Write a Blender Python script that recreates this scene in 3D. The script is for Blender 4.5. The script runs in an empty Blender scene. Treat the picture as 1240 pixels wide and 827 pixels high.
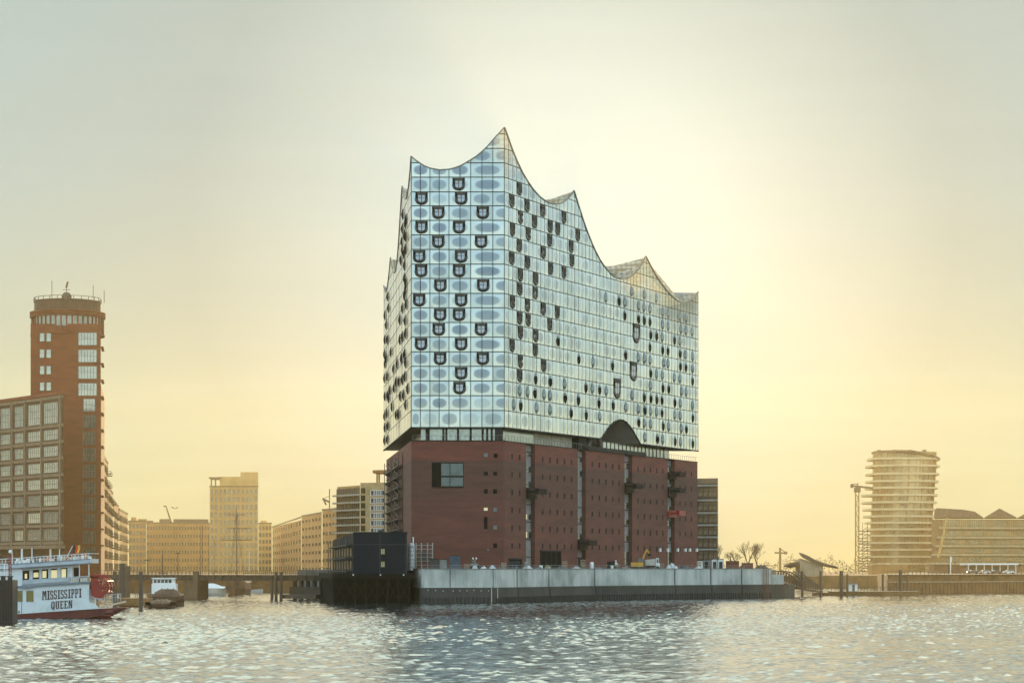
import bpy, bmesh, math, random
import numpy as np
from mathutils import Vector, Matrix

R = math.radians
F = 2860.0          # focal length of the lens in photograph pixels (1240 wide)
EYE = 7.6           # camera height above the water
scene = bpy.context.scene
col = scene.collection

# ------------------------------------------------------------------ camera
cam_data = bpy.data.cameras.new('camera')
cam = bpy.data.objects.new('camera', cam_data)
col.objects.link(cam)
cam.location = (0, 0, EYE)
cam.rotation_euler = (R(90), 0, 0)
cam_data.sensor_width = 36
cam_data.lens = F / 1240 * 36
cam_data.shift_y = (687 - 413.5) / 1240
cam_data.clip_start = 1
cam_data.clip_end = 30000
scene.camera = cam

# ------------------------------------------------------------------ sky and sun
SUN_EL, SUN_AZ = R(8.1), R(1.4)
SUN_DIR = Vector((math.sin(SUN_AZ) * math.cos(SUN_EL), math.cos(SUN_AZ) * math.cos(SUN_EL), math.sin(SUN_EL)))
world = bpy.data.worlds.new('World')
scene.world = world
world.use_nodes = True
wn = world.node_tree
wn.nodes.clear()


def N(nt, t, **kw):
    n = nt.nodes.new(t)
    for k, v in kw.items():
        setattr(n, k, v)
    return n


def L(nt, a, b):
    nt.links.new(a, b)


def ramp(nt, fac, stops, interp='LINEAR'):
    n = N(nt, 'ShaderNodeValToRGB')
    n.color_ramp.interpolation = interp
    els = n.color_ramp.elements
    while len(els) < len(stops):
        els.new(0.5)
    for e, (p, c) in zip(els, stops):
        e.position = p
        e.color = (*c, 1) if len(c) == 3 else c
    if fac is not None:
        L(nt, fac, n.inputs[0])
    return n


def mth(nt, op, a, b=None, c=None, clamp=False):
    n = N(nt, 'ShaderNodeMath', operation=op, use_clamp=clamp)
    for i, v in enumerate((a, b, c)):
        if v is None:
            continue
        if isinstance(v, (int, float)):
            n.inputs[i].default_value = v
        else:
            L(nt, v, n.inputs[i])
    return n.outputs[0]


def mixc(nt, fac, a, b, mode='MIX'):
    n = N(nt, 'ShaderNodeMix', data_type='RGBA', blend_type=mode)
    n.clamp_factor = True
    n.clamp_result = False
    for i, v in ((0, fac), (6, a), (7, b)):
        if isinstance(v, (int, float)):
            n.inputs[i].default_value = v
        elif isinstance(v, (tuple, list)):
            n.inputs[i].default_value = (*v, 1)
        else:
            L(nt, v, n.inputs[i])
    return n.outputs[2]


sky = N(wn, 'ShaderNodeTexSky', sky_type='NISHITA')
sky.sun_disc = False
sky.sun_elevation = SUN_EL
sky.sun_rotation = SUN_AZ
sky.air_density = 1.0
sky.dust_density = 3.0
sky.ozone_density = 1.0
tc = N(wn, 'ShaderNodeTexCoord')
dot = N(wn, 'ShaderNodeVectorMath', operation='DOT_PRODUCT')
L(wn, tc.outputs['Generated'], dot.inputs[0])
dot.inputs[1].default_value = SUN_DIR
sep = N(wn, 'ShaderNodeSeparateXYZ')
L(wn, tc.outputs['Generated'], sep.inputs[0])
ang = mth(wn, 'ARCCOSINE', mth(wn, 'MINIMUM', dot.outputs['Value'], 0.99999))   # angle from the sun
elev = mth(wn, 'MAXIMUM', sep.outputs[2], 0.0)
# thin winter cloud veil: warm aureole round the low sun, pale grey-green above, cool blue behind the viewer
aur = ramp(wn, mth(wn, 'DIVIDE', ang, math.pi), [
    (0.0, (0.56, 0.67, 0.65)), (0.020, (0.48, 0.59, 0.58)), (0.033, (0.38, 0.48, 0.48)), (0.050, (0.29, 0.385, 0.395)),
    (0.082, (0.33, 0.44, 0.445)), (0.11, (0.52, 0.55, 0.48)), (0.16, (0.70, 0.70, 0.58)), (0.22, (1.2, 1.28, 1.1)), (0.30, (0.88, 1.02, 1.02)), (0.45, (0.98, 1.12, 1.10)), (0.7, (1.12, 1.34, 1.38)), (1.0, (1.18, 1.40, 1.46))])
hor = ramp(wn, elev, [(0.0, (1.75, 1.15, 0.50)), (0.018, (1.34, 1.06, 0.60)), (0.05, (1.04, 0.98, 0.72)), (0.10, (1.0, 0.96, 0.84)),
                      (0.16, (1.0, 1.0, 1.0)), (1.0, (0.8, 0.9, 1.0))])
hfac = ramp(wn, mth(wn, 'DIVIDE', ang, math.pi), [(0.0, (0.3,) * 3), (0.035, (0.45,) * 3), (0.06, (0.85,) * 3), (0.2, (0.8,) * 3), (0.3, (0.45,) * 3), (0.6, (0.4,) * 3), (1.0, (0.25,) * 3)])
veil = mixc(wn, hfac.outputs[0], aur.outputs[0], mixc(wn, 1.0, aur.outputs[0], hor.outputs[0], 'MULTIPLY'))
bk = ramp(wn, elev, [(0.0, (1.18, 1.14, 0.98)), (0.05, (1.05, 1.07, 1.02)), (0.16, (0.74, 0.88, 1.0)), (0.5, (0.9, 1.0, 1.08)), (1.0, (0.9, 1.0, 1.1))])
bfac = ramp(wn, mth(wn, 'DIVIDE', ang, math.pi), [(0.21, (0.0,) * 3), (0.3, (1,) * 3)])
veil = mixc(wn, bfac.outputs[0], veil, mixc(wn, 1.0, veil, bk.outputs[0], 'MULTIPLY'))
# added bright sky band and darkened zenith, unseen above the frame, for the water
hv = ramp(wn, elev, [(0.236, (1.0,) * 3), (0.275, (4.6, 4.15, 3.5)), (0.50, (5.0, 4.5, 3.8)), (0.62, (0.45, 0.5, 0.55)), (1.0, (0.25, 0.32, 0.4))])
hb = ramp(wn, mth(wn, 'DIVIDE', ang, math.pi), [(0.14, (1.0,) * 3), (0.26, (0.0,) * 3)])
veil = mixc(wn, hb.outputs[0], veil, mixc(wn, 1.0, veil, hv.outputs[0], 'MULTIPLY'))
# faint drawn-out cloud streaks low over the horizon
cm = N(wn, 'ShaderNodeMapping')
cm.inputs['Scale'].default_value = (5.0, 5.0, 60.0)
L(wn, tc.outputs['Generated'], cm.inputs[0])
cn = N(wn, 'ShaderNodeTexNoise')
cn.inputs['Scale'].default_value = 1.6
cn.inputs['Detail'].default_value = 5
L(wn, cm.outputs[0], cn.inputs['Vector'])
cs = ramp(wn, cn.outputs['Fac'], [(0.35, (0.965, 0.96, 0.955)), (0.55, (1.0, 1.0, 1.0)), (0.75, (1.07, 1.07, 1.06))])
cf = ramp(wn, elev, [(0.0, (1.0,) * 3), (0.04, (1.0,) * 3), (0.10, (0.25,) * 3), (0.3, (0.5,) * 3)])
veil = mixc(wn, cf.outputs[0], veil, mixc(wn, 1.0, veil, cs.outputs[0], 'MULTIPLY'))
skyc = mixc(wn, 0.98, sky.outputs[0], mixc(wn, 1.0, veil, (10.0, 10.0, 10.0), 'MULTIPLY'))
bg = N(wn, 'ShaderNodeBackground')
bg.inputs['Strength'].default_value = 0.12
L(wn, skyc, bg.inputs['Color'])
wo = N(wn, 'ShaderNodeOutputWorld')
L(wn, bg.outputs[0], wo.inputs[0])

sun_data = bpy.data.lights.new('sun', 'SUN')
sun_data.energy = 2.6
sun_data.angle = R(0.6)
sun_data.color = (1.0, 0.755, 0.43)
sun = bpy.data.objects.new('sun', sun_data)
col.objects.link(sun)
sun.rotation_euler = SUN_DIR.to_track_quat('Z', 'Y').to_euler()
sun.location = (60, 900, 140)

scene.view_settings.view_transform = 'Standard'
scene.view_settings.look = 'None'
scene.view_settings.exposure = 0.0
scene.view_settings.gamma = 1.0
scene.render.engine = 'CYCLES'
cy = scene.cycles
cy.use_denoising = True
cy.max_bounces = 6
cy.volume_bounces = 0
cy.transparent_max_bounces = 8
cy.sample_clamp_indirect = 4.0
cy.caustics_reflective = False
cy.caustics_refractive = False

# ------------------------------------------------------------------ mesh helpers


def at(px, py, Y):
    """point at distance Y seen at a pixel of the photograph"""
    return Vector(((px - 620) * Y / F, Y, EYE + (687 - py) * Y / F))


def PX(px, Y):
    return (px - 620) * Y / F


def PZ(py, Y):
    return EYE + (687 - py) * Y / F


class MB:
    def __init__(self):
        self.v, self.f, self.m, self.uv = [], [], [], []

    def quad(self, pts, m=0, uv=None):
        n = len(self.v)
        self.v += [tuple(p) for p in pts]
        self.f.append(tuple(range(n, n + len(pts))))
        self.m.append(m)
        self.uv.append(uv)
        return self

    def box(self, x0, x1, y0, y1, z0, z1, m=0):
        n = len(self.v)
        self.v += [(x0, y0, z0), (x1, y0, z0), (x1, y1, z0), (x0, y1, z0), (x0, y0, z1), (x1, y0, z1), (x1, y1, z1), (x0, y1, z1)]
        for f in ((0, 3, 2, 1), (4, 5, 6, 7), (0, 1, 5, 4), (1, 2, 6, 5), (2, 3, 7, 6), (3, 0, 4, 7)):
            self.f.append(tuple(n + i for i in f))
            self.m.append(m)
            self.uv.append(None)
        return self

    def obox(self, o, ax, ay, az, m=0):
        """box from a corner and three edge vectors"""
        n = len(self.v)
        o, ax, ay, az = Vector(o), Vector(ax), Vector(ay), Vector(az)
        self.v += [tuple(p) for p in (o, o + ax, o + ax + ay, o + ay, o + az, o + ax + az, o + ax + ay + az, o + ay + az)]
        for f in ((0, 3, 2, 1), (4, 5, 6, 7), (0, 1, 5, 4), (1, 2, 6, 5), (2, 3, 7, 6), (3, 0, 4, 7)):
            self.f.append(tuple(n + i for i in f))
            self.m.append(m)
            self.uv.append(None)
        return self

    def bar(self, a, b, w, m=0, h=None, n=4):
        """bar or tube between two points; n sides"""
        a, b = Vector(a), Vector(b)
        d = (b - a)
        if d.length < 1e-6:
            return self
        d.normalize()
        up = Vector((0, 0, 1)) if abs(d.z) < 0.9 else Vector((0, 1, 0))
        s = d.cross(up).normalized()
        u = s.cross(d).normalized()
        h = w if h is None else h
        if isinstance(w, tuple):
            w0, w1 = w
            h0, h1 = w
        else:
            w0 = w1 = w
            h0 = h1 = h
        k = len(self.v)
        off = math.pi / n if n == 4 else 0
        q = math.sqrt(2) if n == 4 else 1
        for (p, ww, hh) in ((a, w0, h0), (b, w1, h1)):
            for i in range(n):
                t = off + 2 * math.pi * i / n
                self.v.append(tuple(p + s * (math.cos(t) * ww / 2 * q) + u * (math.sin(t) * hh / 2 * q)))
        for i in range(n):
            j = (i + 1) % n
            self.f.append((k + i, k + j, k + n + j, k + n + i))
            self.m.append(m)
            self.uv.append(None)
        self.f.append(tuple(k + i for i in range(n))[::-1])
        self.f.append(tuple(k + n + i for i in range(n)))
        self.m += [m, m]
        self.uv += [None, None]
        return self

    def prism(self, poly, z0, z1, m=0, mt=None):
        """vertical prism over a plan polygon; z0/z1 numbers or lists"""
        n = len(poly)
        z0 = [z0] * n if isinstance(z0, (int, float)) else z0
        z1 = [z1] * n if isinstance(z1, (int, float)) else z1
        k = len(self.v)
        self.v += [(p[0], p[1], z) for p, z in zip(poly, z0)] + [(p[0], p[1], z) for p, z in zip(poly, z1)]
        for i in range(n):
            j = (i + 1) % n
            self.f.append((k + i, k + j, k + n + j, k + n + i))
            self.m.append(m)
            self.uv.append(None)
        self.f.append(tuple(k + i for i in range(n))[::-1])
        self.f.append(tuple(k + n + i for i in range(n)))
        self.m += [m, m if mt is None else mt]
        self.uv += [None, None]
        return self

    def lathe(self, cx, cy, prof, n=24, m=0, a0=0, a1=2 * math.pi):
        k = len(self.v)
        full = abs(a1 - a0 - 2 * math.pi) < 1e-6
        c = n if full else n + 1
        for r, z in prof:
            for i in range(c):
                t = a0 + (a1 - a0) * i / n
                self.v.append((cx + r * math.cos(t), cy + r * math.sin(t), z))
        for j in range(len(prof) - 1):
            for i in range(n):
                i2 = (i + 1) % c
                self.f.append((k + j * c + i, k + j * c + i2, k + (j + 1) * c + i2, k + (j + 1) * c + i))
                self.m.append(m)
                self.uv.append(None)
        return self

    def build(self, name, mats, parent=None, smooth=False, attr=None, recenter=False):
        me = bpy.data.meshes.new(name)
        me.from_pydata(self.v, [], self.f)
        if not isinstance(mats, (list, tuple)):
            mats = [mats]
        for mt in mats:
            me.materials.append(mt)
        me.polygons.foreach_set('material_index', self.m)
        if any(u is not None for u in self.uv):
            ul = me.uv_layers.new(name='UVMap')
            i = 0
            for f, u in zip(self.f, self.uv):
                for k in range(len(f)):
                    if u is not None:
                        ul.data[i].uv = u[k]
                    i += 1
        if smooth:
            me.polygons.foreach_set('use_smooth', [True] * len(me.polygons))
        me.update()
        ob = bpy.data.objects.new(name, me)
        col.objects.link(ob)
        if parent is not None:
            ob.parent = parent
            ob.matrix_parent_inverse = Matrix.Identity(4)
            ob.location = -parent.location if not recenter else (0, 0, 0)
        return ob


def tag(o, label=None, cat=None, group=None, kind=None):
    if label:
        o['label'] = label
    if cat:
        o['category'] = cat
    if group:
        o['group'] = group
    if kind:
        o['kind'] = kind
    return o


def empty(name, loc, label, cat, group=None):
    """root of a thing; its parts are built in world coordinates (root rotation stays zero)"""
    o = bpy.data.objects.new(name, None)
    o.empty_display_size = 1
    col.objects.link(o)
    o.location = loc
    return tag(o, label, cat, group)


def copy_tree(o, parent=None):
    c = o.copy()
    col.objects.link(c)
    if parent is not None:
        c.parent = parent
    for ch in list(o.children):
        copy_tree(ch, c)
    return c


def lerp(a, b, t):
    return a + (b - a) * t


def pl(tab, x):
    """piecewise linear lookup"""
    if x <= tab[0][0]:
        return tab[0][1]
    for (x0, y0), (x1, y1) in zip(tab, tab[1:]):
        if x <= x1:
            return y0 + (y1 - y0) * (x - x0) / (x1 - x0) if x1 > x0 else y1
    return tab[-1][1]


# ------------------------------------------------------------------ materials
MATS = {}


def mat(name, color, rough=0.7, metal=0.0, var=0.15, scale=0.6, bump=0.0, bscale=8.0, spec=0.5, stretch=(1, 1, 1), second=None, emit=None):
    """plain surface with procedural tone variation and optional bump"""
    if name in MATS:
        return MATS[name]
    m = bpy.data.materials.new(name)
    m.use_nodes = True
    nt = m.node_tree
    b = nt.nodes['Principled BSDF']
    b.inputs['Roughness'].default_value = rough
    b.inputs['Metallic'].default_value = metal
    b.inputs['Specular IOR Level'].default_value = spec
    t = N(nt, 'ShaderNodeTexCoord')
    mp = N(nt, 'ShaderNodeMapping')
    mp.inputs['Scale'].default_value = stretch
    L(nt, t.outputs['Object'], mp.inputs[0])
    nz = N(nt, 'ShaderNodeTexNoise')
    nz.inputs['Scale'].default_value = scale
    nz.inputs['Detail'].default_value = 6
    nz.inputs['Roughness'].default_value = 0.65
    L(nt, mp.outputs[0], nz.inputs['Vector'])
    c2 = second or tuple(c * (1 - var * 2.2) for c in color)
    c1 = tuple(min(1, c * (1 + var * 0.9)) for c in color)
    rp = ramp(nt, nz.outputs['Fac'], [(0.3, c2), (0.52, color), (0.72, c1)])
    L(nt, rp.outputs[0], b.inputs['Base Color'])
    if bump:
        nb = N(nt, 'ShaderNodeTexNoise')
        nb.inputs['Scale'].default_value = bscale
        nb.inputs['Detail'].default_value = 4
        L(nt, mp.outputs[0], nb.inputs['Vector'])
        bp = N(nt, 'ShaderNodeBump')
        bp.inputs['Strength'].default_value = bump
        bp.inputs['Distance'].default_value = 0.1
        L(nt, nb.outputs['Fac'], bp.inputs['Height'])
        L(nt, bp.outputs[0], b.inputs['Normal'])
    if emit:
        b.inputs['Emission Color'].default_value = (*emit[0], 1)
        b.inputs['Emission Strength'].default_value = emit[1]
    MATS[name] = m
    return m
# ------------------------------------------------------------------ water
def water_material():
    m = bpy.data.materials.new('river_water')
    m.use_nodes = True
    nt = m.node_tree
    b = nt.nodes['Principled BSDF']
    b.inputs['Base Color'].default_value = (0.018, 0.022, 0.024, 1)
    b.inputs['Roughness'].default_value = 0.06
    b.inputs['IOR'].default_value = 1.75
    b.inputs['Specular IOR Level'].default_value = 0.75
    t = N(nt, 'ShaderNodeTexCoord')
    n1 = N(nt, 'ShaderNodeTexNoise')
    n1.inputs['Scale'].default_value = 3.2
    n1.inputs['Detail'].default_value = 5
    n1.inputs['Roughness'].default_value = 0.6
    mp = N(nt, 'ShaderNodeMapping')
    mp.inputs['Scale'].default_value = (0.55, 1.0, 1.0)
    L(nt, t.outputs['Object'], mp.inputs[0])
    L(nt, mp.outputs[0], n1.inputs['Vector'])
    bp = N(nt, 'ShaderNodeBump')
    bp.inputs['Strength'].default_value = 0.4
    bp.inputs['Distance'].default_value = 0.07
    L(nt, n1.outputs['Fac'], bp.inputs['Height'])
    L(nt, bp.outputs[0], b.inputs['Normal'])
    return m


def build_water():
    rng = np.random.default_rng(5)
    n, size = 640, 112.0
    k1 = np.fft.fftfreq(n, size / n) * 2 * np.pi
    kx, ky = np.meshgrid(k1, k1)
    k = np.sqrt(kx ** 2 + ky ** 2)
    k[0, 0] = 1e9
    wd = np.array([0.2, -0.98])
    cosw = (kx * wd[0] + ky * wd[1]) / k
    kp = 2 * np.pi / 1.2
    spec = np.exp(-0.9 * (kp / k) ** 2) / k ** 3.4 * (0.05 + np.abs(cosw) ** 3) * np.exp(-(k * 0.09) ** 2)
    spec[0, 0] = 0
    h = np.fft.ifft2((rng.normal(size=(n, n)) + 1j * rng.normal(size=(n, n))) * np.sqrt(spec)).real
    h *= 0.050 / h.std()
    print('slope', np.std(np.diff(h, axis=0)) / (size / n))
    # sharpen crests a little
    h = h + 5.0 * (h ** 2) - 0.01

    def sample(x, y):
        u = (x / size * n) % n
        v = (y / size * n) % n
        i, j = np.floor(u).astype(int), np.floor(v).astype(int)
        fu, fv = u - i, v - j
        i1, j1 = (i + 1) % n, (j + 1) % n
        i, j = i % n, j % n
        return (h[j, i] * (1 - fu) * (1 - fv) + h[j, i1] * fu * (1 - fv) + h[j1, i] * (1 - fu) * fv + h[j1, i1] * fu * fv)

    ys = [60.0]
    while ys[-1] < 1900:
        y = ys[-1]
        ys.append(y + (4 if y < 150 else 0.34 if y < 360 else 0.34 + (y - 360) * 0.004 if y < 900 else y * 0.02))
    ys = np.array([-60.0, 0.0, 30.0] + ys)
    xs_in = np.arange(-180, 180.01, 0.36)
    left = -180 - np.cumsum(np.geomspace(1, 160, 24))[::-1]
    right = 180 + np.cumsum(np.geomspace(1, 160, 24))
    xs = np.concatenate([left, xs_in, right])
    print('water', xs[0], ys[-1])
    X, Y = np.meshgrid(xs, ys)
    a = 0.6 * sample(X + 7, Y) + 0.55 * sample(0.83 * X - 0.31 * Y + 40, 0.31 * X + 0.83 * Y)
    amp = 0.75 + 0.35 * np.sin(X * 0.021 + 1.3 * np.sin(Y * 0.013)) * np.sin(Y * 0.017 + 0.6)
    fade = np.clip((1500 - Y) / 700, 0, 1) * np.clip((Y - 20) / 80, 0, 1) * np.clip((400 - np.abs(X)) / 150, 0, 1)
    # scattered steeper chop
    g = sample(0.72 * X + 0.2 * Y + 11, 0.72 * Y - 0.2 * X + 5)
    g2 = sample(0.13 * X + 70, 0.13 * Y + 33)
    Z = (a * amp + np.clip(g2 * 14 + 0.2, 0, 1) * g * 0.6) * fade
    nv = X.size
    me = bpy.data.meshes.new('water')
    me.vertices.add(nv)
    me.vertices.foreach_set('co', np.stack([X, Y, Z], -1).astype(np.float32).ravel())
    ny, nx = X.shape
    idx = np.arange(nv).reshape(ny, nx)
    q = np.stack([idx[:-1, :-1], idx[:-1, 1:], idx[1:, 1:], idx[1:, :-1]], -1).reshape(-1, 4)
    nf = len(q)
    me.loops.add(nf * 4)
    me.loops.foreach_set('vertex_index', q.astype(np.int32).ravel())
    me.polygons.add(nf)
    me.polygons.foreach_set('loop_start', np.arange(0, nf * 4, 4, dtype=np.int32))
    me.polygons.foreach_set('use_smooth', np.ones(nf, bool))
    me.update(calc_edges=True)
    me.materials.append(water_material())
    o = bpy.data.objects.new('water', me)
    col.objects.link(o)
    tag(o, kind='structure')


build_water()

# ------------------------------------------------------------------ haze: even winter air lit by the low sun
HAZE_DENSITY = 0.000080
hz = MB().box(-1000, 1000, -80, 2000, -2.5, 150).build('haze', [])
hz.data.materials.clear()
hm = bpy.data.materials.new('winter_haze')
hm.use_nodes = True
hm.node_tree.nodes.clear()
pv = N(hm.node_tree, 'ShaderNodeVolumePrincipled')
pv.inputs['Color'].default_value = (0.98, 0.83, 0.48, 1)
pv.inputs['Density'].default_value = HAZE_DENSITY
pv.inputs['Anisotropy'].default_value = 0.74
ho = N(hm.node_tree, 'ShaderNodeOutputMaterial')
L(hm.node_tree, pv.outputs[0], ho.inputs['Volume'])
hz.data.materials.append(hm)
tag(hz, kind='stuff')
# ------------------------------------------------------------------ concert hall: brick warehouse with a glass crown
HA = Vector((PX(610.7, 550), 550))        # front right corner
HB = Vector((PX(845.5, 661), 661))        # far right corner
HL = Vector((PX(498, 550), 550))          # front left corner
HM = Vector((PX(464.8, 658), 658))        # far left corner


def plane_hit(px, A, B):
    """parameter along A>B of the plan line seen at column px, and its distance"""
    k = (px - 620) / F
    d = B - A
    s = (k * A.y - A.x) / (d.x - k * d.y)
    return s, A.y + s * d.y


class Wall:
    """a vertical plane with its own along / up / out axes"""
    def __init__(self, A, B, out_sign=1):
        self.A, self.B = A, B
        self.d = (B - A)
        self.len = self.d.length
        self.d.normalize()
        self.n = Vector((self.d.y, -self.d.x)) * out_sign

    def P(self, u, z, o=0.0):
        q = self.A + self.d * u + self.n * o
        return Vector((q.x, q.y, z))

    def u_of(self, px):
        s, Y = plane_hit(px, self.A, self.B)
        return s * self.len

    def from_px(self, px, py):
        s, Y = plane_hit(px, self.A, self.B)
        return s * self.len, EYE + (687 - py) * Y / F

    def tab(self, pts):
        return [self.from_px(*p) for p in pts]

    def place(self, ob, u, z, o=0.0, flip=False):
        """stand an object modelled in the local x/z plane (facing -y) on the wall"""
        p = self.P(u, z, o)
        n3 = Vector((self.n.x, self.n.y, 0))
        x = Vector((-n3.y, n3.x, 0))
        mtx = Matrix(((x.x, -n3.x, 0, p.x), (x.y, -n3.y, 0, p.y), (0, 0, 1, p.z), (0, 0, 0, 1)))
        base = ob.parent.location if ob.parent else Vector((0, 0, 0))
        mtx.translation = p - base
        ob.matrix_local = mtx


WF = Wall(HL, HA)                 # front, out = -y
WR = Wall(HA, HB)                 # right flank
WL = Wall(HL, HM, -1)             # left flank
ZB = 40.15                        # underside of the glass crown
ZTOPB = 37.0                      # top of the brick warehouse

front_top = WF.tab([(498, 189.5), (503, 194), (509, 198), (514, 201.2), (520.6, 203.8), (531.8, 206), (543.7, 205.3), (550, 203.7), (557, 201.2), (563, 198), (570, 193.8), (577, 189.3), (583.6, 183.9), (590, 177.8), (596.8, 170), (601, 165), (605, 161), (610.7, 154.5)])
right_top = WR.tab([(610.7, 154.5), (613.5, 162), (617, 172), (621.5, 184.5), (626.6, 196.5), (633, 210), (640, 221.5), (646, 230), (653, 238), (660.6, 243.6), (665, 246), (670.5, 247.3), (675, 247.2), (680, 246), (684, 243.5), (687.8, 239.9), (691, 236.3), (695, 231), (698, 240.5), (701, 250.5), (705, 263), (709, 275), (713, 285.5), (717, 295.3), (721, 304.5), (726, 314), (731, 321.5), (735.6, 327.3), (740, 332.3), (745, 335.9), (750, 337.7), (754.3, 338.2), (759, 337.3), (763.6, 335), (768, 331.8), (772.9, 326.5), (777, 319.7), (782, 310.3), (786, 318.3), (791, 328), (796.8, 337.5), (802, 345), (807.4, 352), (814, 359.3), (820.9, 364.6), (826, 366.8), (830, 366.3), (834, 364.6), (840.8, 359.2), (845.5, 353.5)])
left_top = WL.tab([(498, 189.5), (497, 205), (495, 225.4), (493.8, 234), (492.6, 240), (491.3, 241.5), (489.8, 239), (488.2, 234), (487, 225.7), (485.8, 245), (484.4, 268), (482.8, 294), (481, 316.5), (479.3, 328), (477.6, 330.5), (476, 327.5), (474.5, 320), (473, 312), (471.8, 326), (470.3, 340), (468.8, 350), (467.3, 354), (466, 352), (464.8, 346)])
right_bot = [(0, ZB)] + WR.tab([(727, 531.2), (729.5, 528.5), (733, 523), (737, 517.5), (741, 513), (745.5, 509.8), (750, 508.2), (754, 508.7), (758, 511), (762, 515.3), (766, 521), (770, 528), (773, 533), (775.4, 537.6)]) + [(WR.len, ZB)]
ARCH = right_bot[1:-1]
ROWS_Y = [515.7, 496.9, 479, 461.2, 443.5, 426, 408.3, 390.5, 372.7, 355.3, 337.2, 320, 302.2, 284.5, 267, 249.4, 232.6, 214.8, 197.4, 180, 162.5, 145]
ROWS = [ZB] + [PZ(y, 550) for y in ROWS_Y[1:]]


def facade_material():
    m = bpy.data.materials.new('printed_facade_glass')
    m.use_nodes = True
    nt = m.node_tree
    b = nt.nodes['Principled BSDF']
    at_ = N(nt, 'ShaderNodeAttribute', attribute_name='cell')
    sp = N(nt, 'ShaderNodeSeparateColor')
    L(nt, at_.outputs['Color'], sp.inputs[0])
    uv = N(nt, 'ShaderNodeUVMap', uv_map='UVMap')
    su = N(nt, 'ShaderNodeSeparateXYZ')
    L(nt, uv.outputs[0], su.inputs[0])
    u, v = su.outputs[0], su.outputs[1]
    # superellipse distance: printed dots thin out into a clear oval in the middle of each pane group
    pu = mth(nt, 'POWER', mth(nt, 'ABSOLUTE', mth(nt, 'MULTIPLY', u, 1.22)), 2.3)
    pv_ = mth(nt, 'POWER', mth(nt, 'ABSOLUTE', mth(nt, 'MULTIPLY', v, 1.38)), 2.3)
    r = mth(nt, 'ADD', pu, pv_)
    mask = ramp(nt, r, [(0.0, (1, 1, 1)), (0.55, (0.93,) * 3), (0.82, (0.3,) * 3), (1.0, (0.0,) * 3)])
    mask.color_ramp.interpolation = 'EASE'
    fac = mth(nt, 'MULTIPLY', mask.outputs[0], sp.outputs[0])
    geo = N(nt, 'ShaderNodeTexCoord')
    nz = N(nt, 'ShaderNodeTexNoise')
    nz.inputs['Scale'].default_value = 0.35
    nz.inputs['Detail'].default_value = 3
    L(nt, geo.outputs['Object'], nz.inputs['Vector'])
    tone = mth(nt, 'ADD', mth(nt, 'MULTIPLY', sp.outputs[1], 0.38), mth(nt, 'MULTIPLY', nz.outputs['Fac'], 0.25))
    frit = ramp(nt, tone, [(0.05, (0.27, 0.325, 0.33)), (0.3, (0.44, 0.51, 0.51)), (0.55, (0.60, 0.65, 0.61)), (1.0, (0.95, 0.93, 0.86))])  # palest stop paints the warm sky reflected in the left flank
    clear = ramp(nt, tone, [(0.0, (0.075, 0.11, 0.155)), (0.5, (0.16, 0.205, 0.25))])
    base = mixc(nt, fac, frit.outputs[0], clear.outputs[0])
    L(nt, base, b.inputs['Base Color'])
    b.inputs['Metallic'].default_value = 0.62
    L(nt, mth(nt, 'SUBTRACT', 0.22, mth(nt, 'MULTIPLY', fac, 0.1)), b.inputs['Roughness'])
    b.inputs['Coat Weight'].default_value = 0.5
    b.inputs['Coat Roughness'].default_value = 0.05
    # free-standing screens above the roof let the sky light through
    tr = N(nt, 'ShaderNodeBsdfTransparent')
    tr.inputs[0].default_value = (0.98, 0.93, 0.78, 1)
    mx = N(nt, 'ShaderNodeMixShader')
    L(nt, mth(nt, 'MULTIPLY', sp.outputs[2], 0.75), mx.inputs[0])
    L(nt, b.outputs[0], mx.inputs[1])
    L(nt, tr.outputs[0], mx.inputs[2])
    L(nt, mx.outputs[0], nt.nodes['Material Output'].inputs['Surface'])
    return m


M_GLASS = facade_material()
M_FRAME = mat('facade_frame', (0.018, 0.024, 0.026), rough=0.7, metal=0.0, var=0.1, spec=0.15)
M_COPING = mat('facade_coping', (0.10, 0.10, 0.095), rough=0.4, metal=0.6, var=0.1)
M_SOFFIT = mat('soffit_metal', (0.035, 0.035, 0.036), rough=0.6, var=0.1)
M_VAULT = mat('vault_plaster', (0.30, 0.28, 0.27), rough=0.9, var=0.06)
M_LDARK = mat('loggia_dark', (0.006, 0.007, 0.009), rough=0.9, var=0.2, spec=0.05)
M_LRIM = mat('loggia_lip', (0.010, 0.012, 0.016), rough=0.2, var=0.1, spec=0.4)
M_LBLIND = mat('loggia_blind', (0.035, 0.032, 0.032), rough=0.8, var=0.1)
M_LPANE = mat('loggia_pane', (0.30, 0.33, 0.37), rough=0.15, metal=0.5, var=0.25, scale=0.9)
M_VPALE = mat('vent_glass', (0.20, 0.235, 0.24), rough=0.15, metal=0.5, var=0.2)
M_VDARK = mat('vent_dark', (0.006, 0.006, 0.007), rough=0.9, var=0.1, spec=0.05)
M_ROOF = mat('roof_panels', (0.55, 0.53, 0.48), rough=0.5, var=0.1)


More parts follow.
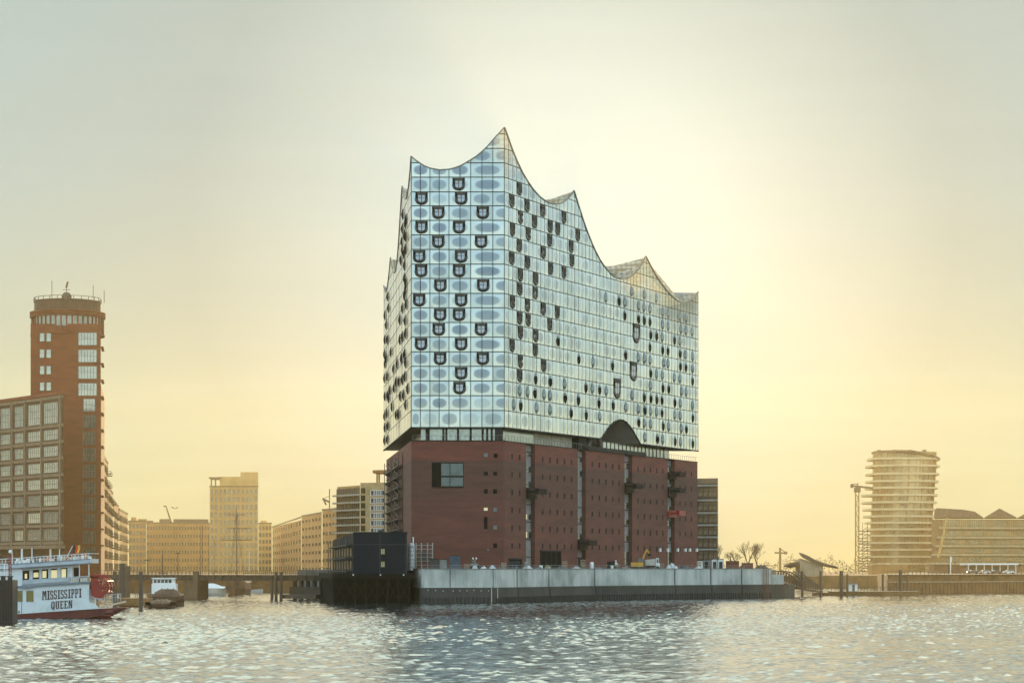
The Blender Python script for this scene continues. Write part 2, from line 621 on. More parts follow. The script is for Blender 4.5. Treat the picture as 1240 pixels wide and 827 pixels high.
def roof_material():
    m = bpy.data.materials.new('sequin_roof')
    m.use_nodes = True
    nt = m.node_tree
    b = nt.nodes['Principled BSDF']
    t = N(nt, 'ShaderNodeTexCoord')
    vo = N(nt, 'ShaderNodeTexVoronoi')
    vo.inputs['Scale'].default_value = 0.75
    vo.inputs['Randomness'].default_value = 0.35
    L(nt, t.outputs['Object'], vo.inputs['Vector'])
    rp = ramp(nt, vo.outputs['Distance'], [(0.0, (0.72, 0.70, 0.66)), (0.42, (0.60, 0.57, 0.48)), (0.55, (0.20, 0.18, 0.15))])
    L(nt, rp.outputs[0], b.inputs['Base Color'])
    b.inputs['Roughness'].default_value = 0.5
    tl = N(nt, 'ShaderNodeBsdfTranslucent')
    tl.inputs[0].default_value = (0.85, 0.72, 0.45, 1)
    mx = N(nt, 'ShaderNodeMixShader')
    mx.inputs[0].default_value = 0.45
    L(nt, b.outputs[0], mx.inputs[1])
    L(nt, tl.outputs[0], mx.inputs[2])
    L(nt, mx.outputs[0], nt.nodes['Material Output'].inputs['Surface'])
    return m


M_SEQ = roof_material()


def facade(name, W, top, bot, cols, cells, parent, nsub=4, nv=4, bulge=0.035, thin=None, seed=1):
    """grid of curved glass panes; cells(row, col) gives (c0, c1, strength) of the oval each pane belongs to"""
    rnd = random.Random(seed)
    V, Fc, UV, C = [], [], [], []
    crand = {}
    for r in range(len(ROWS) - 1):
        z0, z1 = ROWS[r], ROWS[r + 1]
        for c in range(len(cols) - 1):
            u0, u1 = cols[c], cols[c + 1]
            if min(pl(top, u0), pl(top, (u0 + u1) / 2), pl(top, u1)) < z0 and max(pl(top, u0), pl(top, (u0 + u1) / 2), pl(top, u1)) <= z0:
                continue
            c0, c1, st = cells(r, c)
            cu0, cu1 = cols[c0], cols[min(c1, len(cols) - 1)]
            if c1 > len(cols) - 1:
                cu1 = cols[-1] + (c1 - len(cols) + 1) * (cols[-1] - cols[-2])
            rr = rnd.random()
            if (r, c0) not in crand:
                crand[(r, c0)] = rnd.random()
            cr = crand[(r, c0)]
            tilt, tilt2 = rnd.uniform(-1, 1) * 0.022, rnd.uniform(-1, 1) * 0.012
            base = len(V)
            grid = []
            us = [lerp(u0, u1, i / nsub) for i in range(nsub + 1)]
            tops = [min(z1, pl(top, u)) for u in us]
            bots = [max(z0, pl(bot, u)) for u in us]
            for j in range(nv + 1):
                for i, u in enumerate(us):
                    zt, zb = tops[i], bots[i]
                    z = zb + (z1 - zb) * j / nv
                    z = max(min(z, zt), zb)
                    fu, fz = (u - u0) / (u1 - u0), (z - z0) / (z1 - z0)
                    o = bulge * (1 - (2 * fu - 1) ** 2) * (1 - (2 * fz - 1) ** 2) * (0.6 + 0.8 * rr) + tilt * (fu - 0.5) * 2 + tilt2 * (fz - 0.5) * 2
                    V.append(tuple(W.P(u, z, o)))
                    UV.append(((u - cu0) / (cu1 - cu0) * 2 - 1, fz * 2 - 1))
                    C.append((st * (0.72 + 0.28 * cr), 0.6 * cr + 0.4 * rr + (2.2 if W is WL else 0.0), thin(u, z) if thin else 0.0, 1.0))  # left flank tone raised: its bright sky reflection is put into the colour
            for j in range(nv):
                for i in range(nsub):
                    a = base + j * (nsub + 1) + i
                    q = [a, a + 1, a + nsub + 2, a + nsub + 1]
                    zs = [V[k][2] for k in q]
                    if zs[3] - zs[0] < 1e-4 and zs[2] - zs[1] < 1e-4:
                        continue
                    if W is WL:
                        q = q[::-1]
                    Fc.append(q)
    me = bpy.data.meshes.new(name)
    me.from_pydata(V, [], Fc)
    me.materials.append(M_GLASS)
    ul = me.uv_layers.new(name='UVMap')
    li = np.empty(len(me.loops), np.int32)
    me.loops.foreach_get('vertex_index', li)
    ul.data.foreach_set('uv', np.array(UV, np.float32)[li].ravel())
    ca = me.color_attributes.new('cell', 'FLOAT_COLOR', 'POINT')
    ca.data.foreach_set('color', np.array(C, np.float32).ravel())
    me.polygons.foreach_set('use_smooth', [True] * len(me.polygons))
    me.update()
    o = bpy.data.objects.new(name, me)
    col.objects.link(o)
    o.parent = parent
    o.location = -parent.location
    return o


def mullions(W, top, bot, cols, parent, w=0.15, proud=0.09, wh=0.17, skip=None):
    mb = MB()
    sx = Vector((W.d.x, W.d.y, 0))
    on = Vector((W.n.x, W.n.y, 0))

    def bar(u, z0, z1, ww, pr, m=0):
        mb.obox(W.P(u - ww / 2, z0, -0.05), sx * ww, on * (pr + 0.05), Vector((0, 0, z1 - z0)), m)
    for u in cols:
        zb, zt = pl(bot, u), pl(top, u)
        if zt - zb > 0.2:
            bar(u, zb, zt, w, proud)
    n = max(60, int(W.len / 0.9))
    for z in ROWS[1:]:
        start = None
        for i in range(n + 1):
            u = W.len * i / n
            ok = pl(bot, u) < z - 0.05 and pl(top, u) > z + 0.05
            if ok and start is None:
                start = u
            if (not ok or i == n) and start is not None:
                e = u if i == n else W.len * (i - 1) / n
                if e > start:
                    mb.obox(W.P(start, z - wh / 2, -0.04), sx * (e - start), on * (proud + 0.062), Vector((0, 0, wh)), 0)
                start = None
    # coping along the swooping top edge and a trim along the underside
    for (a, za), (b, zb) in zip(top, top[1:]):
        mb.bar(W.P(a, za, 0.03), W.P(b, zb, 0.03), 0.34, 1, h=0.26)
    for (a, za), (b, zb) in zip(bot, bot[1:]):
        mb.bar(W.P(a, za, 0.04), W.P(b, zb, 0.04), 0.3, 0, h=0.32)
    return mb.build('facade_frame', [M_FRAME, M_COPING], parent)


def loggia_mesh(k=0):
    """curved U-shaped opening: flat dark sheet for the shade inside, glazed door, roller blind and a glass lip bulging outwards (local x/z, facing -y)"""
    mb = MB()
    hw, h = 1.45, 2.95

    def outline(s, k=14, hw=hw, h=h, dz=0.0):
        pts = [(-hw * s, h / 2 * s + dz), (-hw * s, -0.1 * h + dz)]
        for i in range(1, k):
            t = math.pi * i / k
            pts.append((-hw * s * math.cos(t) ** 1 if True else 0, -0.1 * h + dz - 0.40 * h * s * math.sin(t) ** 0.8))
        pts += [(hw * s, -0.1 * h + dz), (hw * s, h / 2 * s + dz)]
        return pts
    o1 = outline(1.0)
    mb.quad([(x, -0.13, z) for x, z in o1], 0)  # flat black sheet painted as the shade inside the opening
    # pale glazed door behind, split by a post
    o2 = outline((0.56, 0.48, 0.52)[k], hw=hw, h=h, dz=(0.14, 0.05, 0.2)[k])
    left = [(x, z) for x, z in o2 if x <= -0.05]
    right = [(x, z) for x, z in o2 if x >= 0.05]
    ztop = (0.28, 0.16, 0.28)[k] * h
    lp = [(-0.07, ztop)] + [(x, min(z, ztop)) for x, z in left] + [(-0.07, min(z for x, z in left))]
    rp = [(0.09, min(z for x, z in right))] + [(x, min(z, ztop)) for x, z in right] + [(0.09, ztop)]
    mb.quad([(x, -0.16, z) for x, z in lp], 1)
    mb.quad([(x, -0.16, z) for x, z in rp], 1 if k != 2 else 0)
    # rail
    mb.box(-0.85, 0.85, -0.21, -0.17, 0.12, 0.19, 2)
    # roller blind under the head
    mb.box(-1.02, 1.02, -0.34, -0.132, (0.30, 0.18, 0.30)[k] * h, 0.47 * h, 3)
    # outward bulging lip along the lower edge
    nn = 14
    n0 = len(mb.v)
    prof = [(1.05, 0.05), (1.0, 0.30), (0.88, 0.42), (0.74, 0.36)]
    for s, y in prof:
        for i in range(nn + 1):
            t = math.pi * i / nn
            f = math.sin(t)
            mb.v.append((-hw * s * math.cos(t), -(0.06 + y * (0.35 + 0.65 * f)), -0.02 - 0.44 * h * s * f ** 0.8))
    for j in range(len(prof) - 1):
        for i in range(nn):
            a = n0 + j * (nn + 1) + i
            mb.f.append((a, a + 1, a + nn + 2, a + nn + 1)[::-1])
            mb.m.append(2)
            mb.uv.append(None)
    return mb


def vent_mesh(kind):
    """lens-shaped curved pane: one half bulges outwards over a dark ventilation slot"""
    mb = MB()
    h, hw = 3.0, 0.95 if kind != 'spike' else 0.9
    k = 10
    pts_l, pts_r, mid = [], [], []
    for i in range(k + 1):
        t = i / k
        z = (t - 0.5) * h
        wdt = hw * math.sin(math.pi * t) ** 0.8 * (1.15 - 0.35 * t)
        pts_l.append((-wdt, z))
        pts_r.append((wdt, z))
        mid.append((wdt * 0.15, z, wdt))
    dep = {'dark': 0.32, 'pale': 0.42, 'spike': 0.6}[kind]
    n0 = len(mb.v)
    for i in range(k + 1):
        mb.v.append((pts_l[i][0], -0.12, pts_l[i][1]))
    for i in range(k + 1):
        mb.v.append((mid[i][0], -0.13 - dep * (mid[i][2] / hw) ** 1.2, mid[i][1]))
    for i in range(k + 1):
        mb.v.append((pts_r[i][0], -0.12, pts_r[i][1]))
    for j in range(2):
        for i in range(k):
            a = n0 + j * (k + 1) + i
            mb.f.append((a, a + k + 1, a + k + 2, a + 1))
            if kind == 'pale':
                mm = (1 if i < 3 else 0) if j == 1 else 0
            elif kind == 'dark':
                mm = 1 if not (j == 0 and i > 6) else 0
            else:
                mm = 2 if j == 0 else 1
            mb.m.append(mm)
            mb.uv.append(None)
    return mb


def hall_thin(u, z, W, top):
    return 0.0


def build_hall():
    root = empty('concert_hall', (15, 600, 0.0), 'brick warehouse carrying a wavy-topped glass concert hall on the quay', 'concert hall')
    # ---- glass faces
    crown = bpy.data.objects.new('glass_crown', None)
    # (an Empty would hide the faces one level down, so each face is a part of its own)
    bpy.data.objects.remove(crown)
    fcols = [WF.u_of(p) for p in (498, 509.0, 520.6, 531.8, 543.7, 557, 570, 583.6, 596.8, 610.7)]
    # rows counted from the underside; which pane pairs carry a loggia (0: panes 0-1, 1: 2-3, 2: 4-5, 3: 6-7)
    z1 = lambda x, y: (450 + x / 3.938, 140 + y / 3.938)
    z2 = lambda x, y: (450 + x / 3.938, 340 + y / 3.938)
    front_log = [z1(415, 325), z1(238, 395), z1(427, 395), z1(318, 464), z1(530, 464), z1(238, 532), z1(417, 532), z1(318, 602), z1(522, 602),
                 z1(227, 671), z1(427, 671), z1(236, 741), z1(417, 741), z2(328, 25), z2(532, 25), z2(227, 93), z2(427, 93), z2(327, 162), z2(417, 162),
                 z2(320, 232), z2(522, 232), z2(236, 302), z2(427, 302), z2(327, 372), z2(530, 372), z2(427, 442), z2(419, 511)]
    occ = set()
    floc = []
    for x, y in front_log:
        u, z = WF.from_px(x, y)
        r = max(i for i in range(len(ROWS)) if ROWS[i] <= z)
        c = max(i for i in range(9) if fcols[i] <= u)
        occ.add((r, c // 2))
        floc.append((u, (ROWS[r] + ROWS[r + 1]) / 2 + 0.05))
    rnd = random.Random(3)
    pale = set()

    def fcells(r, c):
        p = c // 2
        if r == 0:
            q = (c + 1) // 2
            return (max(0, 2 * q - 1), min(9, 2 * q + 1), 0.45 if q % 2 else 0.85)
        full = (r, 3) not in occ
        if c == 8:
            if full and r % 3 != 0 and r > 2:
                return (6, 9, 1.0)
            return (8, 10, 0.95)
        if p == 3 and full and r % 3 != 0 and r > 2:
            return (6, 9, 1.0)
        if (r, p) in occ:
            return (2 * p, 2 * p + 2, 0.55)
        if (r * 7 + p * 5) % 11 == 0:
            return (2 * p, 2 * p + 2, 0.45)
        return (2 * p, 2 * p + 2, 1.0)

    def thin_r(u, z):
        d = pl(right_top, u) - z
        pk = max(0.0, 1 - abs(u - 0) / 9.0)
        far = min(1.0, max(0.0, (u - WR.u_of(745)) / 12.0))
        reach = 3.0 + 17 * pk * pk + 12 * far
        return max(0.0, 1 - d / reach) ** 1.2 * max(pk, far, 0.1)

    def thin_f(u, z):
        d = pl(front_top, u) - z
        pk = max(0.0, 1 - (WF.len - u) / 4.5)
        return max(0.0, 1 - d / (1.5 + 10 * pk)) * max(pk, 0.03)

    bot_f = [(0, ZB), (WF.len, ZB)]
    bot_l = [(0, ZB), (WL.len, ZB)]
    gf = facade('glass_front', WF, front_top, bot_f, fcols, fcells, root, nsub=5, nv=4, bulge=0.05, thin=thin_f, seed=1)
    nR = 56
    rcols = [WR.len * i / nR for i in range(nR + 1)]
    rr = random.Random(12)
    rst = {}

    def rcells(r, c):
        q = (c + r) // 2
        if (r, q) not in rst:
            rst[(r, q)] = rr.choice([0.05, 0.25, 0.4, 0.55, 0.7])
        c0 = 2 * q - r
        return (c0 if c0 >= 0 else 0, max(c0, 0) + 2 if c0 >= 0 else 2, rst[(r, q)])
    gr = facade('glass_flank', WR, right_top, right_bot, rcols, rcells, root, nsub=4, nv=4, bulge=0.07, thin=thin_r, seed=2)
    nL = 50
    lcols = [WL.len * i / nL for i in range(nL + 1)]
    gl = facade('glass_flank', WL, left_top, bot_l, lcols, lambda r, c: (c // 2 * 2, c // 2 * 2 + 2, 0.1), root, nsub=2, nv=2, bulge=0.03, seed=3)
    mullions(WF, front_top, bot_f, fcols, gf, w=0.16, proud=0.08, wh=0.19).location = (0, 0, 0)
    mullions(WR, right_top, right_bot, rcols, gr, w=0.10, proud=0.03, wh=0.17).location = (0, 0, 0)
    mullions(WL, left_top, bot_l, lcols[::5], gl, w=0.08, proud=0.03, wh=0.08).location = (0, 0, 0)

    # ---- loggias
    def put(mb_or_ob, name, W, u, z, mats, o=0.0):
        if isinstance(mb_or_ob, MB):
            ob = mb_or_ob.build(name, mats, root)
        else:
            ob = bpy.data.objects.new(name, mb_or_ob.data)
            col.objects.link(ob)
            ob.parent = root
        W.place(ob, u, z, o)
        return ob
    lm = [M_LDARK, M_LPANE, M_LRIM, M_LBLIND]
    kinds = [None, None, None]
    for i, (u, z) in enumerate(floc):
        k = (0, 2, 0, 1, 2, 0, 0, 1)[(i * 5 + i // 3) % 8]
        ob = put(loggia_mesh(k) if kinds[k] is None else kinds[k], 'loggia', WF, u, z, lm)
        kinds[k] = kinds[k] or ob
    z3 = lambda x, y: (600 + x / 3.758, 340 + y / 3.758)
    z4 = lambda x, y: (600 + x / 3.76, 140 + y / 3.76)
    rl = [z4(*p) for p in ((108, 333), (74, 388), (143, 410), (215, 435), (311, 462), (113, 463), (178, 485), (249, 505), (283, 515), (374, 543), (77, 520), (149, 540), (246, 568), (344, 597), (108, 595), (217, 622), (347, 658), (74, 650), (145, 668), (250, 695), (311, 712), (113, 725), (183, 742), (110, 790), (180, 800))]
    rl += [z3(*p) for p in ((77, 95), (145, 110), (217, 128), (280, 140), (110, 170), (148, 177), (246, 198), (113, 235), (183, 250), (75, 295), (180, 312), (113, 370), (219, 385), (110, 435))]
    snap = lambda z: next(((ROWS[i] + ROWS[i + 1]) / 2 for i in range(len(ROWS) - 1) if ROWS[i] <= z < ROWS[i + 1]), z)
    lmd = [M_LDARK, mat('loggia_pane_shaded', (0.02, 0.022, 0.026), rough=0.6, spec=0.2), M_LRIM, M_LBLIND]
    rfirst = None
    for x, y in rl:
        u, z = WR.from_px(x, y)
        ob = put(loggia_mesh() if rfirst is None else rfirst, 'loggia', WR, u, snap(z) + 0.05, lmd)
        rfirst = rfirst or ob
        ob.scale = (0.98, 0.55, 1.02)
    big = MB()
    big.v = [(x * 1.6, y * 0.7, z * 1.75) for x, y, z in loggia_mesh().v]
    src = loggia_mesh()
    big.f, big.m, big.uv = src.f, src.m, src.uv
    bfirst = None
    for x, y in (z3(640, 240), z3(627, 413), z3(553, 490)):
        u, z = WR.from_px(x, y)
        bfirst = put(big if bfirst is None else bfirst, 'tall_loggia', WR, u, z, lm)
    # ---- lens-shaped vents
    rv = [(619, 45), (677, 62), (730, 80), (500, 75), (562, 90), (588, 98), (651, 100), (675, 118), (702, 128), (588, 155), (651, 172), (677, 180), (702, 182), (760, 143), (784, 150), (760, 200), (784, 203), (838, 160), (866, 162), (843, 215), (865, 222), (706, 240), (733, 250), (758, 255), (814, 270), (838, 275), (702, 300), (760, 315), (784, 320), (840, 332), (863, 338), (592, 325), (649, 335), (677, 342), (703, 360), (765, 370), (784, 378), (841, 388), (866, 393), (284, 272), (378, 370), (443, 385), (532, 400), (706, 420), (732, 425), (758, 428), (812, 440), (838, 445), (896, 455), (182, 445), (249, 440), (314, 455), (411, 470), (440, 475), (473, 480), (503, 487), (622, 505), (677, 517), (705, 478), (762, 488), (788, 492), (846, 500), (865, 505), (110, 500), (145, 505), (179, 510), (220, 505), (248, 525), (317, 530), (377, 540), (470, 555), (535, 570), (592, 578), (649, 587), (680, 592), (705, 597), (732, 600), (757, 600), (814, 610), (840, 617), (897, 615), (896, 562), (707, 538), (734, 542), (757, 545), (816, 555), (840, 562), (82, 555), (114, 570), (185, 560), (248, 588), (344, 602), (412, 613), (473, 620), (652, 645), (677, 648), (705, 655), (763, 662), (787, 665), (845, 675), (868, 678), (679, 712), (737, 717), (760, 720), (817, 727), (841, 733), (897, 740), (896, 340), (896, 400), (893, 235)]
    darks = {(562, 90), (588, 155), (651, 172), (677, 180), (702, 182), (706, 240), (733, 250), (814, 270), (702, 300), (760, 315), (784, 320), (840, 332), (592, 325), (841, 388), (866, 393), (284, 272), (378, 370), (532, 400), (706, 420), (182, 445), (249, 440), (411, 470), (473, 480), (677, 517), (762, 488), (788, 492), (179, 510), (317, 530), (377, 540), (470, 555), (535, 570), (680, 592), (757, 600), (707, 538), (734, 542), (757, 545), (816, 555), (114, 570), (344, 602), (412, 613), (652, 645), (763, 662), (868, 678), (737, 717), (817, 727), (897, 740), (896, 455), (897, 615)}
    rv.sort(key=lambda p: p[0])
    vm = [M_VPALE, M_VDARK, mat('vent_bronze', (0.10, 0.06, 0.035), rough=0.4, metal=0.4)]
    pd, pp = None, None
    extra = MB()

    def merge_at(W, mbs, u, z, sc=(1, 1, 1)):
        n3 = Vector((W.n.x, W.n.y, 0))
        x = Vector((-n3.y, n3.x, 0))
        p = W.P(u, z)
        k = len(extra.v)
        extra.v += [tuple(p + x * (vx * sc[0]) - n3 * (vy * sc[1]) + Vector((0, 0, vz * sc[2]))) for vx, vy, vz in mbs.v]
        extra.f += [tuple(k + i for i in f) for f in mbs.f]
        extra.m += mbs.m
        extra.uv += mbs.uv
    pale_src, dark_src, spike_src = vent_mesh('pale'), vent_mesh('dark'), vent_mesh('spike')
    for i, (x, y) in enumerate(rv):
        u, z = WR.from_px(*z3(x, y))
        z = snap(z)
        isd = (x, y) in darks
        if i >= 100:
            merge_at(WR, dark_src if isd else pale_src, u, z)
            continue
        if isd:
            pd = put(dark_src if pd is None else pd, 'vent_window', WR, u, z, vm)
        else:
            pp = put(pale_src if pp is None else pp, 'vent_window', WR, u, z, vm)
    for zf, pts in ((z1, ((152, 472), (168, 495), (150, 540), (165, 515), (160, 570), (148, 600), (168, 580), (150, 640), (165, 635), (143, 690), (158, 660), (160, 715), (160, 775), (166, 800))),
                    (z2, ((165, 40), (160, 70), (150, 130), (168, 110), (137, 185), (163, 190), (138, 280), (150, 265), (165, 250), (145, 370), (160, 350), (165, 390), (125, 395), (107, 420), (95, 340), (80, 75), (83, 130), (66, 165), (73, 210), (66, 280), (78, 280), (64, 350), (72, 370), (67, 395), (78, 455), (64, 465), (120, 480), (110, 510), (100, 600), (66, 550), (80, 545), (140, 550), (155, 545), (175, 515), (165, 590), (120, 640), (130, 635), (64, 645), (75, 630), (66, 700), (80, 690), (64, 760), (78, 755), (134, 480), (150, 470), (162, 455), (90, 520), (84, 560)))):
        for x, y in pts:
            px, py = zf(x, y)
            u, z = WL.from_px(px, py)
            if 0.5 < u < WL.len - 0.5:
                merge_at(WL, spike_src, u, z, (0.9, 0.8, 1.0))
    tag(extra.build('vent_window', vm, root), 'small lens-shaped vents in the glass', kind='stuff')

    # ---- roof: sheets swinging between the peaks
    ns = 150
    rows = []
    for i in range(ns + 1):
        s = i / ns
        a = WR.P(s * WR.len, 0)
        b = WL.P(s * WL.len, 0)
        zr = pl(right_top, s * WR.len)
        zl = pl(left_top, s * WL.len)
        row = []
        low = min(zr, zl, pl(front_top, WF.len / 2)) - 2.5
        for t in (0.006, 0.13, 0.5, 0.87, 0.994):
            p = a.lerp(b, t)
            px = 620 + F * p.x / p.y
            z = low
            if t < 0.01:
                z = zr - 0.25
            elif t > 0.99:
                z = zl - 0.25
            elif t < 0.2:
                z = min(zr - 2.5, pl(front_top, (1 - t) * WF.len) - .6)
                for tab in ([(661.5, 243.3), (678, 237.5), (694.5, 232)], [(737, 327.5), (750, 324), (765, 318.5), (781.5, 311)], [(822, 363.5), (834, 358.5), (844.5, 354)]):
                    if tab[0][0] < px < tab[-1][0]:
                        z = max(z, PZ(pl(tab, px), p.y))
            elif t > 0.8:
                z = min(zl - 2.5, pl(front_top, (1 - t) * WF.len) - .6)
                for tab in ([(487.3, 226.5), (494.3, 226.5)], [(473.4, 313), (481, 317)]):
                    if tab[0][0] < px < tab[-1][0]:
                        z = max(z, PZ(pl(tab, px), p.y))
            row.append((p.x, p.y, z))
        rows.append(row)
    rf = MB()
    for r0, r1 in zip(rows, rows[1:]):
        for j in range(4):
            rf.quad([r0[j], r1[j], r1[j + 1], r0[j + 1]])
    rf.build('roof', M_SEQ, root)
    # back wall of the crown
    bk = MB().quad([WR.P(WR.len - .01, ZB), WL.P(WL.len - .01, ZB), WL.P(WL.len - .01, left_top[-1][1] - .3), WR.P(WR.len - .01, right_top[-1][1] - .3)])
    bk.build('rear_wall', mat('rear_glass', (0.3, 0.33, 0.35), rough=0.3), root)
    # ---- underside with a slot for the arch
    def PT(s, t, z):
        return WR.P(s * WR.len, z).lerp(WL.P(s * WL.len, z), t)
    s0, s1 = ARCH[0][0] / WR.len, ARCH[-1][0] / WR.len
    vd = 0.62
    so = MB()
    zz = ZB + 0.06
    so.quad([PT(0, .003, zz), PT(0, .997, zz), PT(s0, .997, zz), PT(s0, .003, zz)])
    so.quad([PT(s0, vd, zz), PT(s0, .997, zz), PT(s1, .997, zz), PT(s1, vd, zz)])
    so.quad([PT(s1, .003, zz), PT(s1, .997, zz), PT(1, .997, zz), PT(1, .003, zz)])
    so.build('soffit', M_SOFFIT, root)
    va = MB()
    prev = None
    aa = [(u, z) for u, z in ARCH]
    for k in range(8):
        t = vd * k / 7
        ring = [PT(u / WR.len, t, z) for u, z in aa]
        if prev:
            for i in range(len(ring) - 1):
                va.quad([prev[i], prev[i + 1], ring[i + 1], ring[i]])
        prev = ring
    va.quad(prev[::-1])
    va.build('arch_vault', M_VAULT, root, smooth=True)
    return root


HALL = build_hall()
# ------------------------------------------------------------------ brick warehouse under the crown
def brick_material():
    m = bpy.data.materials.new('warehouse_brick')
    m.use_nodes = True
    nt = m.node_tree
    b = nt.nodes['Principled BSDF']
    b.inputs['Roughness'].default_value = 0.85
    t = N(nt, 'ShaderNodeTexCoord')
    sp = N(nt, 'ShaderNodeSeparateXYZ')
    L(nt, t.outputs['Object'], sp.inputs[0])
    zf = mth(nt, 'DIVIDE', sp.outputs[2], 40.0)
    # newer, redder courses at the top; greyer weathered ones below
    band = ramp(nt, zf, [(0.15, (0.145, 0.041, 0.027)), (0.45, (0.132, 0.040, 0.027)), (0.70, (0.106, 0.039, 0.028)), (0.808, (0.098, 0.039, 0.029)),
                         (0.815, (0.165, 0.042, 0.028)), (1.0, (0.165, 0.042, 0.028))])
    nz = N(nt, 'ShaderNodeTexNoise')
    nz.inputs['Scale'].default_value = 0.22
    nz.inputs['Detail'].default_value = 8
    nz.inputs['Roughness'].default_value = 0.7
    mp = N(nt, 'ShaderNodeMapping')
    mp.inputs['Scale'].default_value = (0.5, 0.5, 3.2)
    L(nt, t.outputs['Object'], mp.inputs[0])
    L(nt, mp.outputs[0], nz.inputs['Vector'])
    blot = ramp(nt, nz.outputs['Fac'], [(0.3, (0.55, 0.58, 0.62)), (0.5, (0.95, 0.95, 0.95)), (0.72, (1.4, 1.28, 1.22))])
    c = mixc(nt, 1.0, band.outputs[0], blot.outputs[0], 'MULTIPLY')
    wv = N(nt, 'ShaderNodeTexWave', wave_type='BANDS', bands_direction='Z')
    wv.inputs['Scale'].default_value = 1.3
    wv.inputs['Distortion'].default_value = 0.8
    wv.inputs['Detail'].default_value = 2
    L(nt, t.outputs['Object'], wv.inputs['Vector'])
    c = mixc(nt, 0.16, c, mixc(nt, wv.outputs['Fac'], (0.045, 0.02, 0.018), (0.16, 0.055, 0.045)))
    n2 = N(nt, 'ShaderNodeTexNoise')
    n2.inputs['Scale'].default_value = 3.0
    n2.inputs['Detail'].default_value = 3
    L(nt, t.outputs['Object'], n2.inputs['Vector'])
    c = mixc(nt, 1.0, c, ramp(nt, n2.outputs['Fac'], [(0.3, (0.85,) * 3), (0.7, (1.12,) * 3)]).outputs[0], 'MULTIPLY')
    L(nt, c, b.inputs['Base Color'])
    return m


M_BRICK = brick_material()
M_DARK = mat('dark_steel', (0.018, 0.018, 0.02), rough=0.7, var=0.2, spec=0.2)
M_BLACK = mat('black_opening', (0.006, 0.006, 0.007), rough=0.9, var=0.1, spec=0.05)
M_SHAFT = mat('shaft_panel', (0.23, 0.22, 0.21), rough=0.75, var=0.15)
M_PALEGL = mat('pale_glazing', (0.34, 0.39, 0.37), rough=0.15, metal=0.5, var=0.15)
M_DARKGL = mat('dark_glazing', (0.05, 0.065, 0.075), rough=0.08, metal=0.2, var=0.3)
M_RED = mat('red_steel', (0.30, 0.03, 0.025), rough=0.5)
M_WARMLAMP = mat('lit_window', (0.35, 0.32, 0.22), rough=0.4, emit=((1.0, 0.85, 0.5), 0.45))
M_PLASTER = mat('pale_plaster', (0.55, 0.52, 0.42), rough=0.8)
GZ = 7.0                       # quay level


